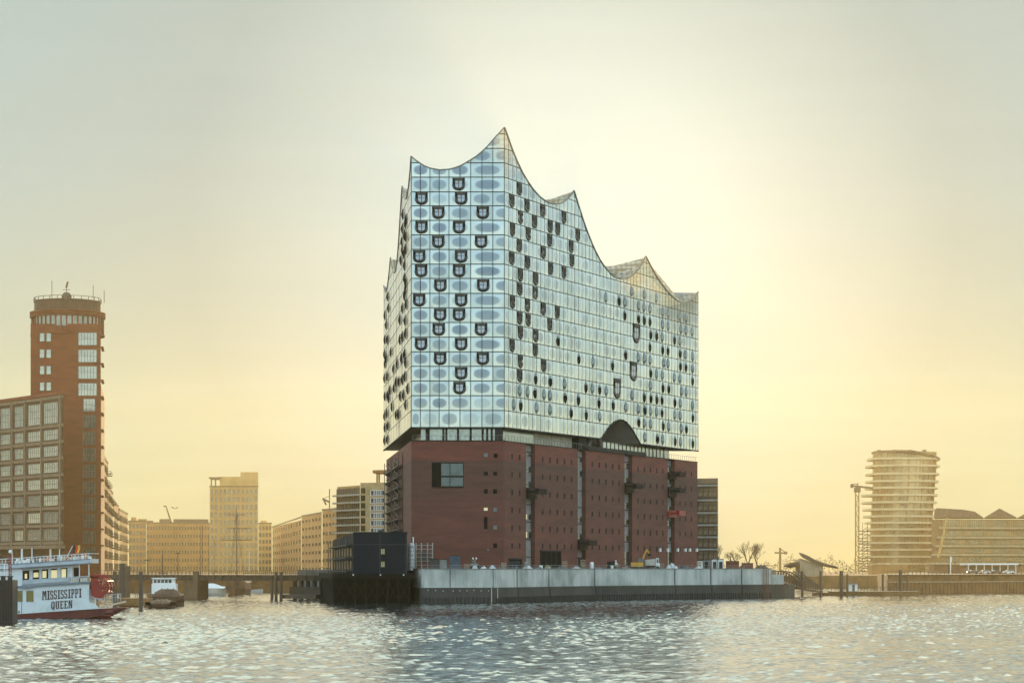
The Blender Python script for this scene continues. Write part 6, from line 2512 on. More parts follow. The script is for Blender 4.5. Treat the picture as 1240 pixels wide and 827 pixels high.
    # stern wheel: red discs, spokes and paddles in a frame
    wx, wz, r = X(120), Z(710.5), 11.8 * s
    wheel = []
    q = MB()
    for yy in (Y + .7, Y + D / 2, Y + D - .7):
        for k in range(10):
            t = 2 * math.pi * k / 10
            t2 = 2 * math.pi * (k + 1) / 10
            q.bar((wx, yy, wz), (wx + r * math.cos(t), yy, wz + r * math.sin(t)), .14)
            for rr in (r * .96, r * .6):
                q.bar((wx + rr * math.cos(t), yy, wz + rr * math.sin(t)), (wx + rr * math.cos(t2), yy, wz + rr * math.sin(t2)), .16)
    q.bar((wx, Y + .4, wz), (wx, Y + D - .4, wz), .4, n=8)
    pw = q.build('paddle_wheel', [M_PRED], root)
    for k in range(10):
        t = 2 * math.pi * k / 10
        q = MB()
        c, sn = math.cos(t), math.sin(t)
        a = Vector((wx + r * .62 * c, Y + .6, wz + r * .62 * sn))
        b = Vector((wx + r * 1.02 * c, Y + .6, wz + r * 1.02 * sn))
        q.obox(a, b - a, (0, D - 1.2, 0), (-.06 * sn, 0, .06 * c))
        q.build('paddle', [M_PRED], pw).location = (0, 0, 0)
    q = MB()
    q.box(X(109.5), X(118), Y + .5, Y + .62, Z(722), Z(697.5))
    q.box(X(109.5), X(131), Y + .5, Y + .62, Z(699.5), Z(696))
    q.quad([(X(109), Y + .45, Z(723)), (X(124), Y + .45, Z(724)), (X(128), Y + .45, Z(717)), (X(112), Y + .45, Z(712))])
    q.box(X(109.3), X(121), Y + .6, Y + D - .6, Z(697), Z(695))
    q.build('wheel_frame', [M_PRED], root)
    q = MB()
    q.bar((X(109), Y + .3, Z(721.5)), (X(124), Y + .3, Z(727)), .12)
    for k in range(12):
        a = X(109 + k * 3.3)
        zz = Z(729.5) + SH * (a - X(109)) * 1.0
        q.bar((a, Y + .6, zz - .05), (a, Y + .6, zz + 1.05), .06)
    q.bar((X(109), Y + .6, Z(721.2)), (X(146), Y + .6, Z(721.2) + SH * 37 * s), .08)
    q.bar((X(109), Y + .6, Z(725.2)), (X(146), Y + .6, Z(725.2) + SH * 37 * s), .06)
    q.build('stern_railing', [M_BGREY], root)
    q = MB()
    q.bar((X(122), Y + 1, .9), (X(136), Y + 1, .9), 1.1, n=8)
    q.bar((X(117), Y + 1, .5), (X(133), Y + 1, .35), .9, n=8)
    q.build('rudder', [M_BRED], root)
    q = MB()
    q.bar((X(120), Y + .15, Z(735.6)), (X(151), Y + 1.3, Z(728)), .28)
    q.build('rubbing_strake', [mat('strake_tan', (0.55, 0.42, 0.32), rough=.5)], root)
    # masts, whistle posts and the flag
    for px, ytop in ((23.5, 664), (35.4, 663), (69, 664.5)):
        MB().bar((X(px), Y + 2, Z(679)), (X(px), Y + 2, Z(ytop)), .14, n=6).build('mast', [M_BW], root)
    fl = MB().bar((X(79.5), Y + 1, Z(674)), (X(86.5), Y + 1, Z(660.5)), .1, n=6).build('flagstaff', [M_BW], root)
    q = MB()
    for k, m in ((0, 0), (1, 1), (2, 2)):
        n = 5
        for i in range(n):
            t0, t1 = i / n, (i + 1) / n
            xa = lambda t: X(86.6) + .25 * math.sin(t * 4) * .3 + .35 * k * (1 - .2 * t)
            q.quad([(xa(t0), Y + 1 + .05 * k, Z(660.3 + 9.5 * t0)), (xa(t0) + .37, Y + 1.05 + .05 * k, Z(659.6 + 9.5 * t0)), (xa(t1) + .37, Y + 1.05 + .05 * k, Z(659.6 + 9.5 * t1)), (xa(t1), Y + 1 + .05 * k, Z(660.3 + 9.5 * t1))], m)
    q.build('flag', [mat('flag_black', (0.04, 0.02, 0.02)), mat('flag_red', (0.55, 0.04, 0.02)), mat('flag_gold', (0.75, 0.40, 0.04))], fl).location = (0, 0, 0)


build_paddle_boat()


# ------------------------------------------------------------------ black dolphin with a rail cage in front of the boat
def build_dolphin():
    Y = 322
    root = empty('dolphin', (PX(4, Y), Y, 0), 'black sheet-steel mooring dolphin with a white rail cage at the left edge', 'dolphin')
    q = MB()
    x0, x1 = PX(-16, Y), PX(15.5, Y)
    q.box(x0, x1, Y, Y + 3.2, -1.2, PZ(702, Y))
    for k in range(10):
        a = lerp(x0, x1 - .2, k / 9)
        q.box(a, a + .2, Y - .12, Y, -1.2, PZ(703, Y))
    q.build('sheet_body', [mat('dolphin_black', (0.020, 0.014, 0.014), rough=.7)], root)
    q = MB()
    for px in (-8, 3, 11.5):
        x = PX(px, Y)
        q.lathe(x, Y + .4, [(.32, PZ(702, Y)), (.32, PZ(698.5, Y)), (.45, PZ(698, Y)), (.45, PZ(697, Y)), (.02, PZ(696.8, Y))], 12)
    q.build('bollard', [M_JOINT], root)
    q = MB()
    for px in (-10, -3, 2.5, 5.8):
        q.bar((PX(px, Y), Y + 1.4, PZ(702, Y)), (PX(px, Y), Y + 1.4, PZ(682, Y)), .1)
    for py in (698, 693, 688, 682.5):
        q.bar((PX(-12, Y), Y + 1.4, PZ(py, Y)), (PX(7, Y), Y + 1.4, PZ(py, Y)), .09)
    q.build('rail_cage', [M_WHITE], root)
    q = MB()
    q.bar((PX(9.3, Y), Y + 1, PZ(702, Y)), (PX(9.3, Y), Y + 1, PZ(670, Y)), .13)
    q.bar((PX(11.6, Y), Y + 1, PZ(702, Y)), (PX(11.6, Y), Y + 1, PZ(670, Y)), .13)
    for k in range(7):
        q.bar((PX(9.3, Y), Y + 1, PZ(700 - k * 4.4, Y)), (PX(11.6, Y), Y + 1, PZ(700 - k * 4.4, Y)), .1)
    q.lathe(PX(10.4, Y), Y + 1, [(.02, PZ(670, Y)), (.22, PZ(669, Y)), (.22, PZ(666.5, Y)), (.02, PZ(665.5, Y))], 8, m=1)
    q.build('light_post', [mat('post_red', (0.25, 0.03, 0.04)), M_WHITE], root)


build_dolphin()

G_L = 'mooring piles off the left bank'
pile(139, 455, 691.4, 5.2, 'dark pile just behind the red paddle wheel', G_L)
pile(148, 470, 681.8, 7.6, 'tallest and thickest dark pile of the left cluster', G_L, cap=True)
pile(154.5, 476, 685, 6.6, 'brown pile leaning against the tallest pile', G_L, m=mat('pile_brown', (0.12, 0.065, 0.035)))
pile(170.5, 432, 691.8, 5.2, 'dark pile standing alone in front of the covered barges', G_L)


def build_stage():
    root = empty('landing_stage', (PX(165, 470), 472, 0), 'low brown landing stage between the piles and the barges', 'jetty')
    Y = 462
    q = MB().box(PX(141, Y), PX(178, Y), Y, Y + 8, .1, 1.6)
    q.box(PX(146, Y), PX(160, Y), Y - 1, Y, .2, .9)
    q.build('deck', [M_BANK], root)
    q = MB()
    for k in range(9):
        q.bar((PX(158 + k * 2.4, Y), Y + 6, 1.6), (PX(158 + k * 2.4, Y), Y + 6, 3.6), .12)
    q.bar((PX(158, Y), Y + 6, 3.6), (PX(178, Y), Y + 6, 3.6), .12)
    q.bar((PX(158, Y), Y + 6, 2.6), (PX(178, Y), Y + 6, 2.6), .1)
    q.build('railing', [M_BEIGEFR], root)


build_stage()


def hull_mesh(L_, B_, H_, bow=.3, stern=.1, n=16, sheer=.3, flare=.15):
    """simple boat hull along +x (bow at +x), keel below z=0, deck at H_"""
    q = MB()
    rings = []
    for i in range(n + 1):
        t = i / n
        x = (t - .5) * L_
        w = 1.0
        if t > 1 - bow:
            k = (t - 1 + bow) / bow
            w = max(.03, 1 - k ** 2.0)
        if t < stern:
            k = 1 - t / stern
            w = 1 - .45 * k ** 2
        zz = H_ + sheer * ((2 * t - 1) ** 2)
        hb = B_ / 2 * w
        rings.append([(x, -hb, zz), (x, -hb * (1 - flare * .3), zz * .4), (x, -hb * (1 - flare) * .85, -.5), (x, hb * (1 - flare) * .85, -.5), (x, hb * (1 - flare * .3), zz * .4), (x, hb, zz)])
    for a, b in zip(rings, rings[1:]):
        for i in range(5):
            q.quad([a[i + 1], a[i], b[i], b[i + 1]])
        q.quad([a[0], a[5], b[5], b[0]], 1)
    q.quad(rings[0][::-1])
    q.quad(rings[-1])
    return q


def covered_barge(px0, px1, Y, htop, label, m):
    root = empty('covered_barge', (0, 0, 0), label, 'barge', 'covered barges by the footbridge')
    a, b = PX(px0, Y), PX(px1, Y)
    L_ = b - a
    H = (PZ(htop, Y)) * .5
    hull_mesh(L_, 4.6, H, bow=.22, stern=.2, sheer=.25).build('hull', [mat('barge_brown', (0.075, 0.038, 0.02), rough=.7), M_BANK], root)
    q = MB()
    n, c = 14, 10
    base = len(q.v)
    top = PZ(htop, Y)
    for i in range(n + 1):
        t = i / n
        x = (t - .5) * L_ * .9
        e = max(.25, 1 - abs(2 * t - 1) ** 4)
        for j in range(c + 1):
            th = math.pi * j / c
            q.v.append((x, -2.1 * math.cos(th) * (.9 + .1 * e), H - .05 + (top - H) * math.sin(th) * e))
    for i in range(n):
        for j in range(c):
            k = base + i * (c + 1) + j
            q.f.append((k, k + c + 1, k + c + 2, k + 1))
            q.m.append(0)
            q.uv.append(None)
    q.build('tarpaulin', [m], root, smooth=True)
    q = MB()
    for t in (.1, .3, .5, .7, .9):
        x = (t - .5) * L_ * .9
        for j in range(c):
            t0, t1 = math.pi * j / c, math.pi * (j + 1) / c
            e = max(.25, 1 - abs(2 * t - 1) ** 4) + .03
            q.bar((x, -2.14 * math.cos(t0), H + (top - H) * math.sin(t0) * e), (x, -2.14 * math.cos(t1), H + (top - H) * math.sin(t1) * e), .12)
    q.build('hoop', [M_STEEL], root)
    q = MB()
    for sx_ in (-.48, .46):
        q.lathe(L_ * sx_, -2.0, [(.45, .6), (.55, .9), (.45, 1.2), (.1, 1.25)], 10)
    q.build('fender', [M_BLACK], root)
    root.location = ((a + b) / 2, Y + 2.3, 0)
    return root


covered_barge(178, 210, 440, 725.5, 'low brown covered barge moored nearest, behind the lone pile', mat('tarp_brown', (0.15, 0.085, 0.045), rough=.8))
covered_barge(181, 221, 476, 712.5, 'rounder brown covered barge behind the lowest one', mat('tarp_dark', (0.11, 0.06, 0.035), rough=.8))


def build_launch():
    Y = 505
    root = empty('harbour_launch', (PX(200, Y), Y + 2, 0), 'brown harbour launch with a white wheelhouse and mast behind the barges', 'boat')
    q = hull_mesh(PX(219, Y) - PX(176, Y), 4.4, 1.9, bow=.3)
    q.v = [(x + PX(198, Y), y + Y + 2, z) for x, y, z in q.v]
    q.build('hull', [M_BANK, M_BEIGEFR], root)
    q = MB()
    q.box(PX(183, Y), PX(212.5, Y), Y + .6, Y + 3.4, 1.9, PZ(706.5, Y))
    q.box(PX(184, Y), PX(210, Y), Y + .8, Y + 3.2, PZ(706.5, Y), PZ(700.5, Y))
    q.box(PX(183, Y), PX(211, Y), Y + .5, Y + 3.5, PZ(700.5, Y), PZ(699.4, Y))
    q.build('wheelhouse', [M_WHITE], root)
    for k in range(5):
        q = MB().box(PX(185.5 + k * 4.5, Y), PX(189 + k * 4.5, Y), Y + .74, Y + .8, PZ(705.5, Y), PZ(701.5, Y))
        q.build('window', [M_DARKGL], root)
    MB().bar((PX(194.8, Y), Y + 2, PZ(700, Y)), (PX(194.8, Y), Y + 2, PZ(670.5, Y)), .22, n=6).build('mast', [M_STEEL], root)
    q = MB()
    q.bar((PX(206, Y), Y + 2, PZ(700, Y)), (PX(206, Y), Y + 2, PZ(690, Y)), .12)
    q.bar((PX(190, Y), Y + 2, PZ(694, Y)), (PX(199, Y), Y + 2, PZ(694, Y)), .1)
    q.build('aerial', [M_STEEL], root)


build_launch()


def build_sail_boats():
    # white yacht hull under a cover
    Y = 640
    root = empty('white_yacht', (0, 0, 0), 'white yacht with a pale winter cover moored beyond the footbridge', 'boat')
    a, b = PX(239, Y), PX(272.5, Y)
    hull_mesh(b - a, 3.6, 1.9, bow=.35, sheer=.4).build('hull', [mat('yacht_cream', (0.58, 0.55, 0.46), rough=.4), M_WHITE], root)
    q = MB()
    L_ = b - a
    for i in range(8):
        t0, t1 = i / 8, (i + 1) / 8
        h = lambda t: 1.9 + 1.15 * math.sin(math.pi * min(1, t * 1.15)) ** .7 if t < .86 else 2.2
        x = lambda t: (t - .47) * L_ * .9
        q.quad([(x(t0), -1.5, 2.0), (x(t1), -1.5, 2.0), (x(t1), 0, h(t1) + .3), (x(t0), 0, h(t0) + .3)])
        q.quad([(x(t0), 0, h(t0) + .3), (x(t1), 0, h(t1) + .3), (x(t1), 1.5, 2.0), (x(t0), 1.5, 2.0)])
    q.build('cover', [M_WHITE], root)
    MB().bar((.2 * L_ - 4.2, 0, 1.8), (.2 * L_ - 4.2, 0, PZ(636, Y)), .2, n=6).build('mast', [M_STEEL], root)
    root.location = ((a + b) / 2, Y + 2, 0)
    # brown tall ship with crossed yards
    Y = 668
    root = empty('tall_ship', (PX(283, Y), Y + 4, 0), 'brown tall ship with tall masts and crossed yards beyond the footbridge', 'sailing ship')
    q = hull_mesh(26, 5.6, 3.2, bow=.25, sheer=1.0)
    # seen end-on: long axis away from the viewer
    q.v = [(PX(283.5, Y) + y * .95, Y + 12 - x, z) for x, y, z in q.v]
    q.f = [f[::-1] for f in q.f]
    q.build('hull', [mat('ship_brown', (0.16, 0.08, 0.04), rough=.7), M_BEIGEFR], root)
    q = MB()
    q.box(PX(275, Y), PX(292, Y), Y + 3, Y + 9, 3.2, 4.6)
    q.box(PX(278, Y), PX(289, Y), Y + 2, Y + 4, 3.2, 5.6)
    q.build('deck_house', [M_BEIGEFR], root)
    for px, dy, yt, w in ((283.5, 6, 612, .42), (279.5, 14, 648, .36), (249.5, 5, 650, .2), (262, 18, 652, .25), (259, 10, 650, .2)):
        if px > 270:
            MB().bar((PX(px, Y), Y + dy, 3), (PX(px, Y), Y + dy, PZ(yt, Y)), (w, w * .5), n=6).build('mast', [mat('spar_orange', (0.20, 0.09, 0.035), rough=.6)], root)
    q = MB()
    for py, x0, x1 in ((622.3, 272, 294), (638.8, 272.5, 300.5), (653.2, 264, 302)):
        q.bar((PX(x0, Y), Y + 5.6, PZ(py, Y)), (PX(x1, Y), Y + 6.4, PZ(py, Y)), .3, n=6)
    q.build('yard', [mat('spar_orange', (0.20, 0.09, 0.035))], root)
    q = MB()
    for sx_ in (-1, 1):
        q.bar((PX(283.5, Y), Y + 6, PZ(618, Y)), (PX(283.5 + sx_ * 11.5, Y), Y + 7, 3.3), .09, n=3)
        q.bar((PX(283.5, Y), Y + 6, PZ(618, Y)), (PX(283.5 + sx_ * 8.5, Y), Y + 7, 3.3), .09, n=3)
        q.bar((PX(283.5, Y), Y + 6, PZ(640, Y)), (PX(283.5 + sx_ * 10, Y), Y + 7, 3.3), .09, n=3)
        q.bar((PX(283.5, Y), Y + 6, PZ(624, Y)), (PX(283.5 + sx_ * 17, Y), Y + 6, PZ(653, Y)), .07, n=3)
    q.build('rigging', [M_STEEL], root)
    # slimmer masts of moored sailing boats
    for px, Y, yt, lab in ((242.6, 690, 636, 'tallest thin mast of the small sailboat left of the white yacht'),
                           (252.5, 700, 647, 'small sailboat mast between the yacht and the tall ship, left one'),
                           (259.5, 705, 653, 'small sailboat mast between the yacht and the tall ship, right one'),
                           (302, 700, 668, 'short pale sailboat mast right of the tall ship')):
        root = empty('moored_sailboat', (0, 0, 0), lab, 'sailboat', 'sailboats moored beyond the footbridge')
        hull_mesh(8, 2.6, 1.1, bow=.45, sheer=.2).build('hull', [M_BANK if px < 290 else M_WHITE, M_BEIGEFR], root)
        MB().bar((0, 0, .8), (0, 0, PZ(yt, Y)), (.24, .12), n=6).build('mast', [M_STEEL if px < 290 else M_WHITE], root)
        MB().bar((.1, 0, 2.2), (-3.4, 0, 2.3), .22, n=6).build('boom', [M_BEIGEFR], root)
        root.location = (PX(px, Y), Y, 0)
        root.rotation_euler = (0, 0, .5 + px * .3)
    # gaunt lamp standards on the bridge
    for px, yt, lab in ((215.3, 669.5, 'dark T-headed lamp standard on the footbridge above the launch'), (179, 678, 'small dark T-headed lamp standard at the left end of the footbridge')):
        Y = 582
        root = empty('lamp_standard', (PX(px, Y), Y, 5.7), lab, 'street lamp', 'lamps on the footbridge')
        MB().bar((PX(px, Y), Y, 5.75), (PX(px, Y), Y, PZ(yt, Y)), .2, n=6).build('pole', [M_STEEL], root)
        MB().bar((PX(px - 3, Y), Y, PZ(yt, Y)), (PX(px + 2.4, Y), Y, PZ(yt, Y)), .3).build('lamp_head', [M_STEEL], root)


build_sail_boats()


# ------------------------------------------------------------------ building site on the quay
SITE_Y = lambda px: pl([(500, 527), (597, 530), (720, 575), (817, 598), (934, 622)], px) + 3


def site_box(name, label, cat, px0, px1, y0, m, trim=None, dy=0.0, depth=2.4, group=None, ribs=0, door=False):
    Y = SITE_Y((px0 + px1) / 2) + dy
    root = empty(name, (PX((px0 + px1) / 2, Y), Y + 1, GZ), label, cat, group)
    x0, x1, zt = PX(px0, Y), PX(px1, Y), PZ(y0, Y)
    q = MB().box(x0, x1, Y, Y + depth, GZ, zt)
    for k in range(ribs):
        a = lerp(x0 + .1, x1 - .2, k / max(1, ribs - 1))
        q.box(a, a + .1, Y - .05, Y, GZ + .15, zt - .15)
    q.build('body', [m], root)
    q = MB()
    q.box(x0 - .05, x1 + .05, Y - .07, Y + depth + .05, zt, zt + .12)
    q.box(x0 - .03, x1 + .03, Y - .06, Y - .002, GZ, GZ + .14)
    q.build('edge_frame', [trim or M_DARK], root)
    if door:
        MB().box(x0 + .3, x0 + 1.15, Y - .05, Y - .003, GZ + .15, min(zt - .15, GZ + 2.1)).build('door', [M_DARK], root)
        w = x1 - x0
        if w > 2.6:
            MB().box(x0 + 1.6, min(x1 - .3, x0 + 2.6), Y - .05, Y - .003, GZ + 1.0, min(zt - .2, GZ + 1.9)).build('window', [M_DARKGL], root)
    return root


M_CBLUE = mat('container_blue', (0.06, 0.085, 0.12), rough=.6, var=.2)
M_CGREY = mat('container_grey', (0.22, 0.22, 0.21), rough=.7, var=.2)
M_CRED = mat('container_rust', (0.20, 0.055, 0.03), rough=.7, var=.2)
M_CWHITE = mat('cabin_white', (0.60, 0.60, 0.56), rough=.5, var=.1)
M_YEL = mat('machine_yellow', (0.60, 0.32, 0.03), rough=.5, var=.15)
M_PLASTIC = mat('white_sheet', (0.55, 0.57, 0.58), rough=.5, var=.25, scale=1.5)
site_box('crate', 'dark slatted crate left of the grey concrete block', 'crate', 521, 531, 677, mat('crate_dark', (0.06, 0.05, 0.05)), ribs=5)
site_box('concrete_block', 'grey concrete block between the dark crate and the blue container', 'block', 532.5, 541, 677.5, M_CGREY)
site_box('site_container', 'blue-grey steel container left of the small loader', 'container', 544.5, 557, 673, M_CBLUE, ribs=9, group='containers on the quay')
site_box('site_container', 'low black container below the first brick bay', 'container', 616, 630, 679, mat('container_black', (0.02, 0.02, 0.025)), ribs=9, dy=3, group='containers on the quay')
site_box('site_cabin', 'white cabin left of its twin by the dark glazed office', 'cabin', 862, 868, 677, M_CWHITE, door=True, group='cabins at the end of the quay')
site_box('site_cabin', 'white cabin right of its twin by the dark glazed office', 'cabin', 869.5, 876.5, 677, M_CWHITE, door=True, group='cabins at the end of the quay')
site_box('site_cabin', 'grey cabin behind the white cabins', 'cabin', 852, 861, 678, M_CGREY, door=True, dy=6, group='cabins at the end of the quay')
site_box('site_container', 'long rust-red container right of the white cabins', 'container', 880, 895, 679.6, M_CRED, ribs=12, group='containers on the quay')
site_box('site_container', 'brown container behind the rust-red one, nearer the quay end', 'container', 899, 912, 682, M_CRED, ribs=9, dy=5, group='containers on the quay')


def heap(px0, px1, ytop, m, label, cat, seed, name='material_heap', n=9):
    """pile of angular lumps under sheets"""
    rnd = random.Random(seed)
    Y = SITE_Y((px0 + px1) / 2) - .5
    x0, x1 = PX(px0, Y), PX(px1, Y)
    h = PZ(ytop, Y) - GZ
    q = MB()
    k = len(q.v)
    nu, nv = 14, 5
    for j in range(nv + 1):
        for i in range(nu + 1):
            t, s = i / nu, j / nv
            e = math.sin(math.pi * t) ** .5 * math.sin(math.pi * min(.999, s)) ** .6 if 0 < i < nu and 0 < j < nv else 0
            q.v.append((lerp(x0, x1, t), Y + 2.4 * s, GZ + h * e * rnd.uniform(.55, 1.05)))
    for j in range(nv):
        for i in range(nu):
            a = k + j * (nu + 1) + i
            q.f.append((a, a + 1, a + nu + 2, a + nu + 1))
            q.m.append(0)
            q.uv.append(None)
    return tag(q.build(name, [m]), label, cat, 'material heaps along the quay edge')


M_RUB = mat('rubble', (0.17, 0.15, 0.14), rough=.9, var=.4, scale=1.2)
M_TIMB = mat('timber', (0.32, 0.24, 0.15), rough=.8, var=.3, scale=1.2)
heap(571, 579, 683.6, M_PLASTIC, 'white sheeted heap below the small loader', 'heap', 1)
heap(581, 590, 685, M_PLASTIC, 'low pale heap right of the one below the loader', 'heap', 2)
heap(592, 601, 684, M_PLASTIC, 'white sheeted heap left of the pale wall pipes', 'heap', 3)
heap(603, 613, 685, M_RUB, 'grey rubble heap left of the low black container', 'heap', 4)
heap(632, 646, 684.4, M_PLASTIC, 'long pale heap below the first loading shaft', 'heap', 5)
heap(648, 657, 685, M_RUB, 'grey rubble heap left of the barred gate', 'heap', 6)
heap(659, 668, 682.5, mat('olive_sheet', (0.30, 0.30, 0.18)), 'olive sheeted heap in front of the barred gate', 'heap', 7)
heap(692, 704, 685, M_PLASTIC, 'pale heap left of the second loading shaft', 'heap', 8)
heap(712, 732, 685.2, M_RUB, 'long grey heap between the second shaft and the loader truck', 'heap', 9)
heap(752, 765, 685, M_TIMB, 'timber heap left of the yellow excavator', 'heap', 10)
heap(806, 822, 681.5, M_PLASTIC, 'white heap in front of the fourth loading shaft', 'heap', 11)
heap(826, 838, 684, M_RUB, 'rubble heap below the white wall lamps', 'heap', 12)
heap(840, 851, 685, M_PLASTIC, 'low pale heap left of the grey cabin', 'heap', 13)
heap(914, 931, 682, mat('earth_brown', (0.10, 0.055, 0.03), rough=.95), 'brown earth heap at the right end of the quay', 'heap', 14)
heap(888, 903, 684, mat('earth_brown', (0.10, 0.055, 0.03), rough=.95), 'brown earth heap in front of the rust-red container', 'heap', 15)
heap(672, 690, 685.6, M_RUB, 'low rubble heap right of the barred gate', 'heap', 16)


def small_items():
    """pallets, drums, stakes: each one its own thing"""
    rnd = random.Random(31)
    # stacked pallets
    spots = [(565, 'left of the small loader'), (610, 'right of the rubble heap near the pale pipes'), (684, 'below the second bay of slit windows'), (706, 'at the foot of the second shaft'), (748, 'right of the small dark truck'), (801, 'right of the white tipper truck'), (846, 'near the white wall lamps')]
    for i, (px, where) in enumerate(spots):
        Y = SITE_Y(px) + 1
        n = 4 + i % 4
        q = MB()
        for k in range(n):
            q.box(PX(px, Y) - .6, PX(px, Y) + .6, Y, Y + .8, GZ + k * .36 + .12, GZ + k * .36 + .3)
            for e in (-.55, -.05, .45):
                q.box(PX(px, Y) + e, PX(px, Y) + e + .12, Y + .02, Y + .78, GZ + k * .36, GZ + k * .36 + .12)
        tag(q.build('pallet_stack', [M_TIMB]), 'stack of wooden pallets ' + where, 'pallets', 'pallet stacks on the quay')
    spots = [(625, 'below the first pair of slit windows'), (655, 'left of the olive heap'), (679, 'right of the barred gate'), (741, 'behind the small dark truck'), (826, 'right of the fourth shaft'), (858, 'left of the white cabins')]
    for px, where in spots:
        Y = SITE_Y(px) + .5
        q = MB()
        q.lathe(PX(px, Y), Y, [(.02, GZ), (.38, GZ), (.40, GZ + .5), (.38, GZ + .52), (.40, GZ + 1.05), (.36, GZ + 1.15), (.02, GZ + 1.12)], 12)
        tag(q.build('oil_drum', [rnd.choice([M_CBLUE, M_WHITE, M_CRED])]), 'oil drum ' + where, 'drum', 'oil drums on the quay')
    # tall white tank post and bin
    for px, where, m in ((716.5, 'left of the third bay', M_WHITE), (637.5, 'at the foot of the first shaft', M_CGREY)):
        Y = SITE_Y(px) + 1.5
        q = MB()
        q.lathe(PX(px, Y), Y, [(.02, GZ), (.5, GZ), (.5, GZ + 1.7), (.35, GZ + 1.95), (.02, GZ + 2.0)], 12)
        tag(q.build('water_tank', [m]), 'upright round tank ' + where, 'tank')
    # construction fence along the edge
    root = empty('site_fence', (P2(700, 555).x, 556, GZ), 'low open barrier fence along the top of the quay wall', 'fence')
    q = MB()
    for a, b in zip(QL[1:], QL[2:]):
        W = Wall(a, b)
        u = .5
        while u < W.len - .2:
            q.bar(W.P(u, GZ, -.9), W.P(u, GZ + 1.15, -.9), .06)
            u += 2.2
        q.bar(W.P(.5, GZ + 1.12, -.9), W.P(W.len - .2, GZ + 1.12, -.9), .07)
        q.bar(W.P(.5, GZ + .65, -.9), W.P(W.len - .2, GZ + .65, -.9), .05)
    q.build('rail', [M_CGREY], root)


small_items()


def scaffold_tower():
    Y = 536
    root = empty('scaffold_tower', (PX(513, Y), Y + 2, GZ), 'open metal scaffold tower with sunlit edges beside the navy cabins', 'scaffold')
    x0, x1 = PX(503.5, Y), PX(523.5, Y)
    zt = PZ(657, Y)
    m = mat('scaffold_steel', (0.33, 0.32, 0.30), rough=.4, metal=.6)
    q = MB()
    for x in (x0, lerp(x0, x1, .33), lerp(x0, x1, .7), x1):
        for y in (Y, Y + 3):
            q.bar((x, y, GZ), (x, y, zt), .14)
    q.build('upright', [m], root)
    q = MB()
    z = GZ + 1.2
    while z <= zt:
        for y in (Y, Y + 3):
            q.bar((x0, y, z), (x1, y, z), .1)
        for x in (x0, x1):
            q.bar((x, Y, z), (x, Y + 3, z), .1)
        z += .9
    q.build('ledger', [m], root)
    q = MB()
    for z in (GZ + 2.1, GZ + 4.2):
        q.box(x0, x1, Y + .05, Y + 2.95, z, z + .12)
    q.box(x0 + .9, x1 - .6, Y + 1, Y + 2, GZ + 2.3, GZ + 4.0)
    q.build('platform', [mat('scaffold_board', (0.09, 0.075, 0.07))], root)
    # tall white silo with pipes left of it
    Y = 532
    r2 = empty('white_silo', (PX(497.5, Y), Y + 1, GZ), 'narrow white tank with a thin chimney between navy cabins and scaffold', 'tank')
    q = MB().lathe(PX(498, Y), Y + 1, [(.02, GZ), (.72, GZ), (.72, PZ(660, Y)), (.5, PZ(657.5, Y)), (.02, PZ(657, Y))], 16)
    q.build('vessel', [mat('silo_white', (0.42, 0.45, 0.48), rough=.4, metal=.3, var=.3, scale=2)], r2)
    q = MB()
    for k in range(6):
        z = GZ + .6 + k * .9
        q.lathe(PX(498, Y), Y + 1, [(.78, z), (.78, z + .12)], 16)
    q.build('hoop', [M_CGREY], r2)
    MB().bar((PX(500.2, Y), Y + .6, PZ(661, Y)), (PX(500.2, Y), Y + .6, PZ(650, Y)), .3, n=8).build('chimney', [M_WHITE], r2)


scaffold_tower()


def build_excavator():
    px, Y = 773, SITE_Y(773) + 4
    x = PX(px, Y)
    root = empty('excavator', (x, Y, GZ), 'yellow tracked excavator with its arm raised on the quay', 'excavator')
    q = MB()
    q.box(x - 2.0, x + 1.6, Y - 1.3, Y - .8, GZ, GZ + .8)
    q.box(x - 2.0, x + 1.6, Y + .8, Y + 1.3, GZ, GZ + .8)
    q.build('track', [M_BLACK], root)
    q = MB()
    q.box(x - 1.9, x + 1.2, Y - 1.1, Y + 1.1, GZ + .85, GZ + 1.9)
    q.build('body', [M_YEL], root)
    q = MB()
    q.box(x - .1, x + 1.2, Y - 1.1, Y - .1, GZ + 1.9, GZ + 3.0)
    q.build('cab', [M_DARKGL], root)
    q = MB()
    e = Vector((x + 1.4, Y, PZ(673, Y)))
    q.bar((x + .8, Y, GZ + 1.6), e, .42)
    f = Vector((PX(783.5, Y), Y, PZ(665, Y)))
    q.bar(Vector((x + 1.1, Y, GZ + 3)), f, .34)
    q.bar(f, Vector((PX(786, Y), Y, PZ(670, Y))), .28)
    q.build('arm', [M_YEL], root)
    q = MB()
    q.box(PX(784.5, Y), PX(788, Y), Y - .4, Y + .4, PZ(673, Y), PZ(670, Y))
    q.build('bucket', [M_DARK], root)


build_excavator()


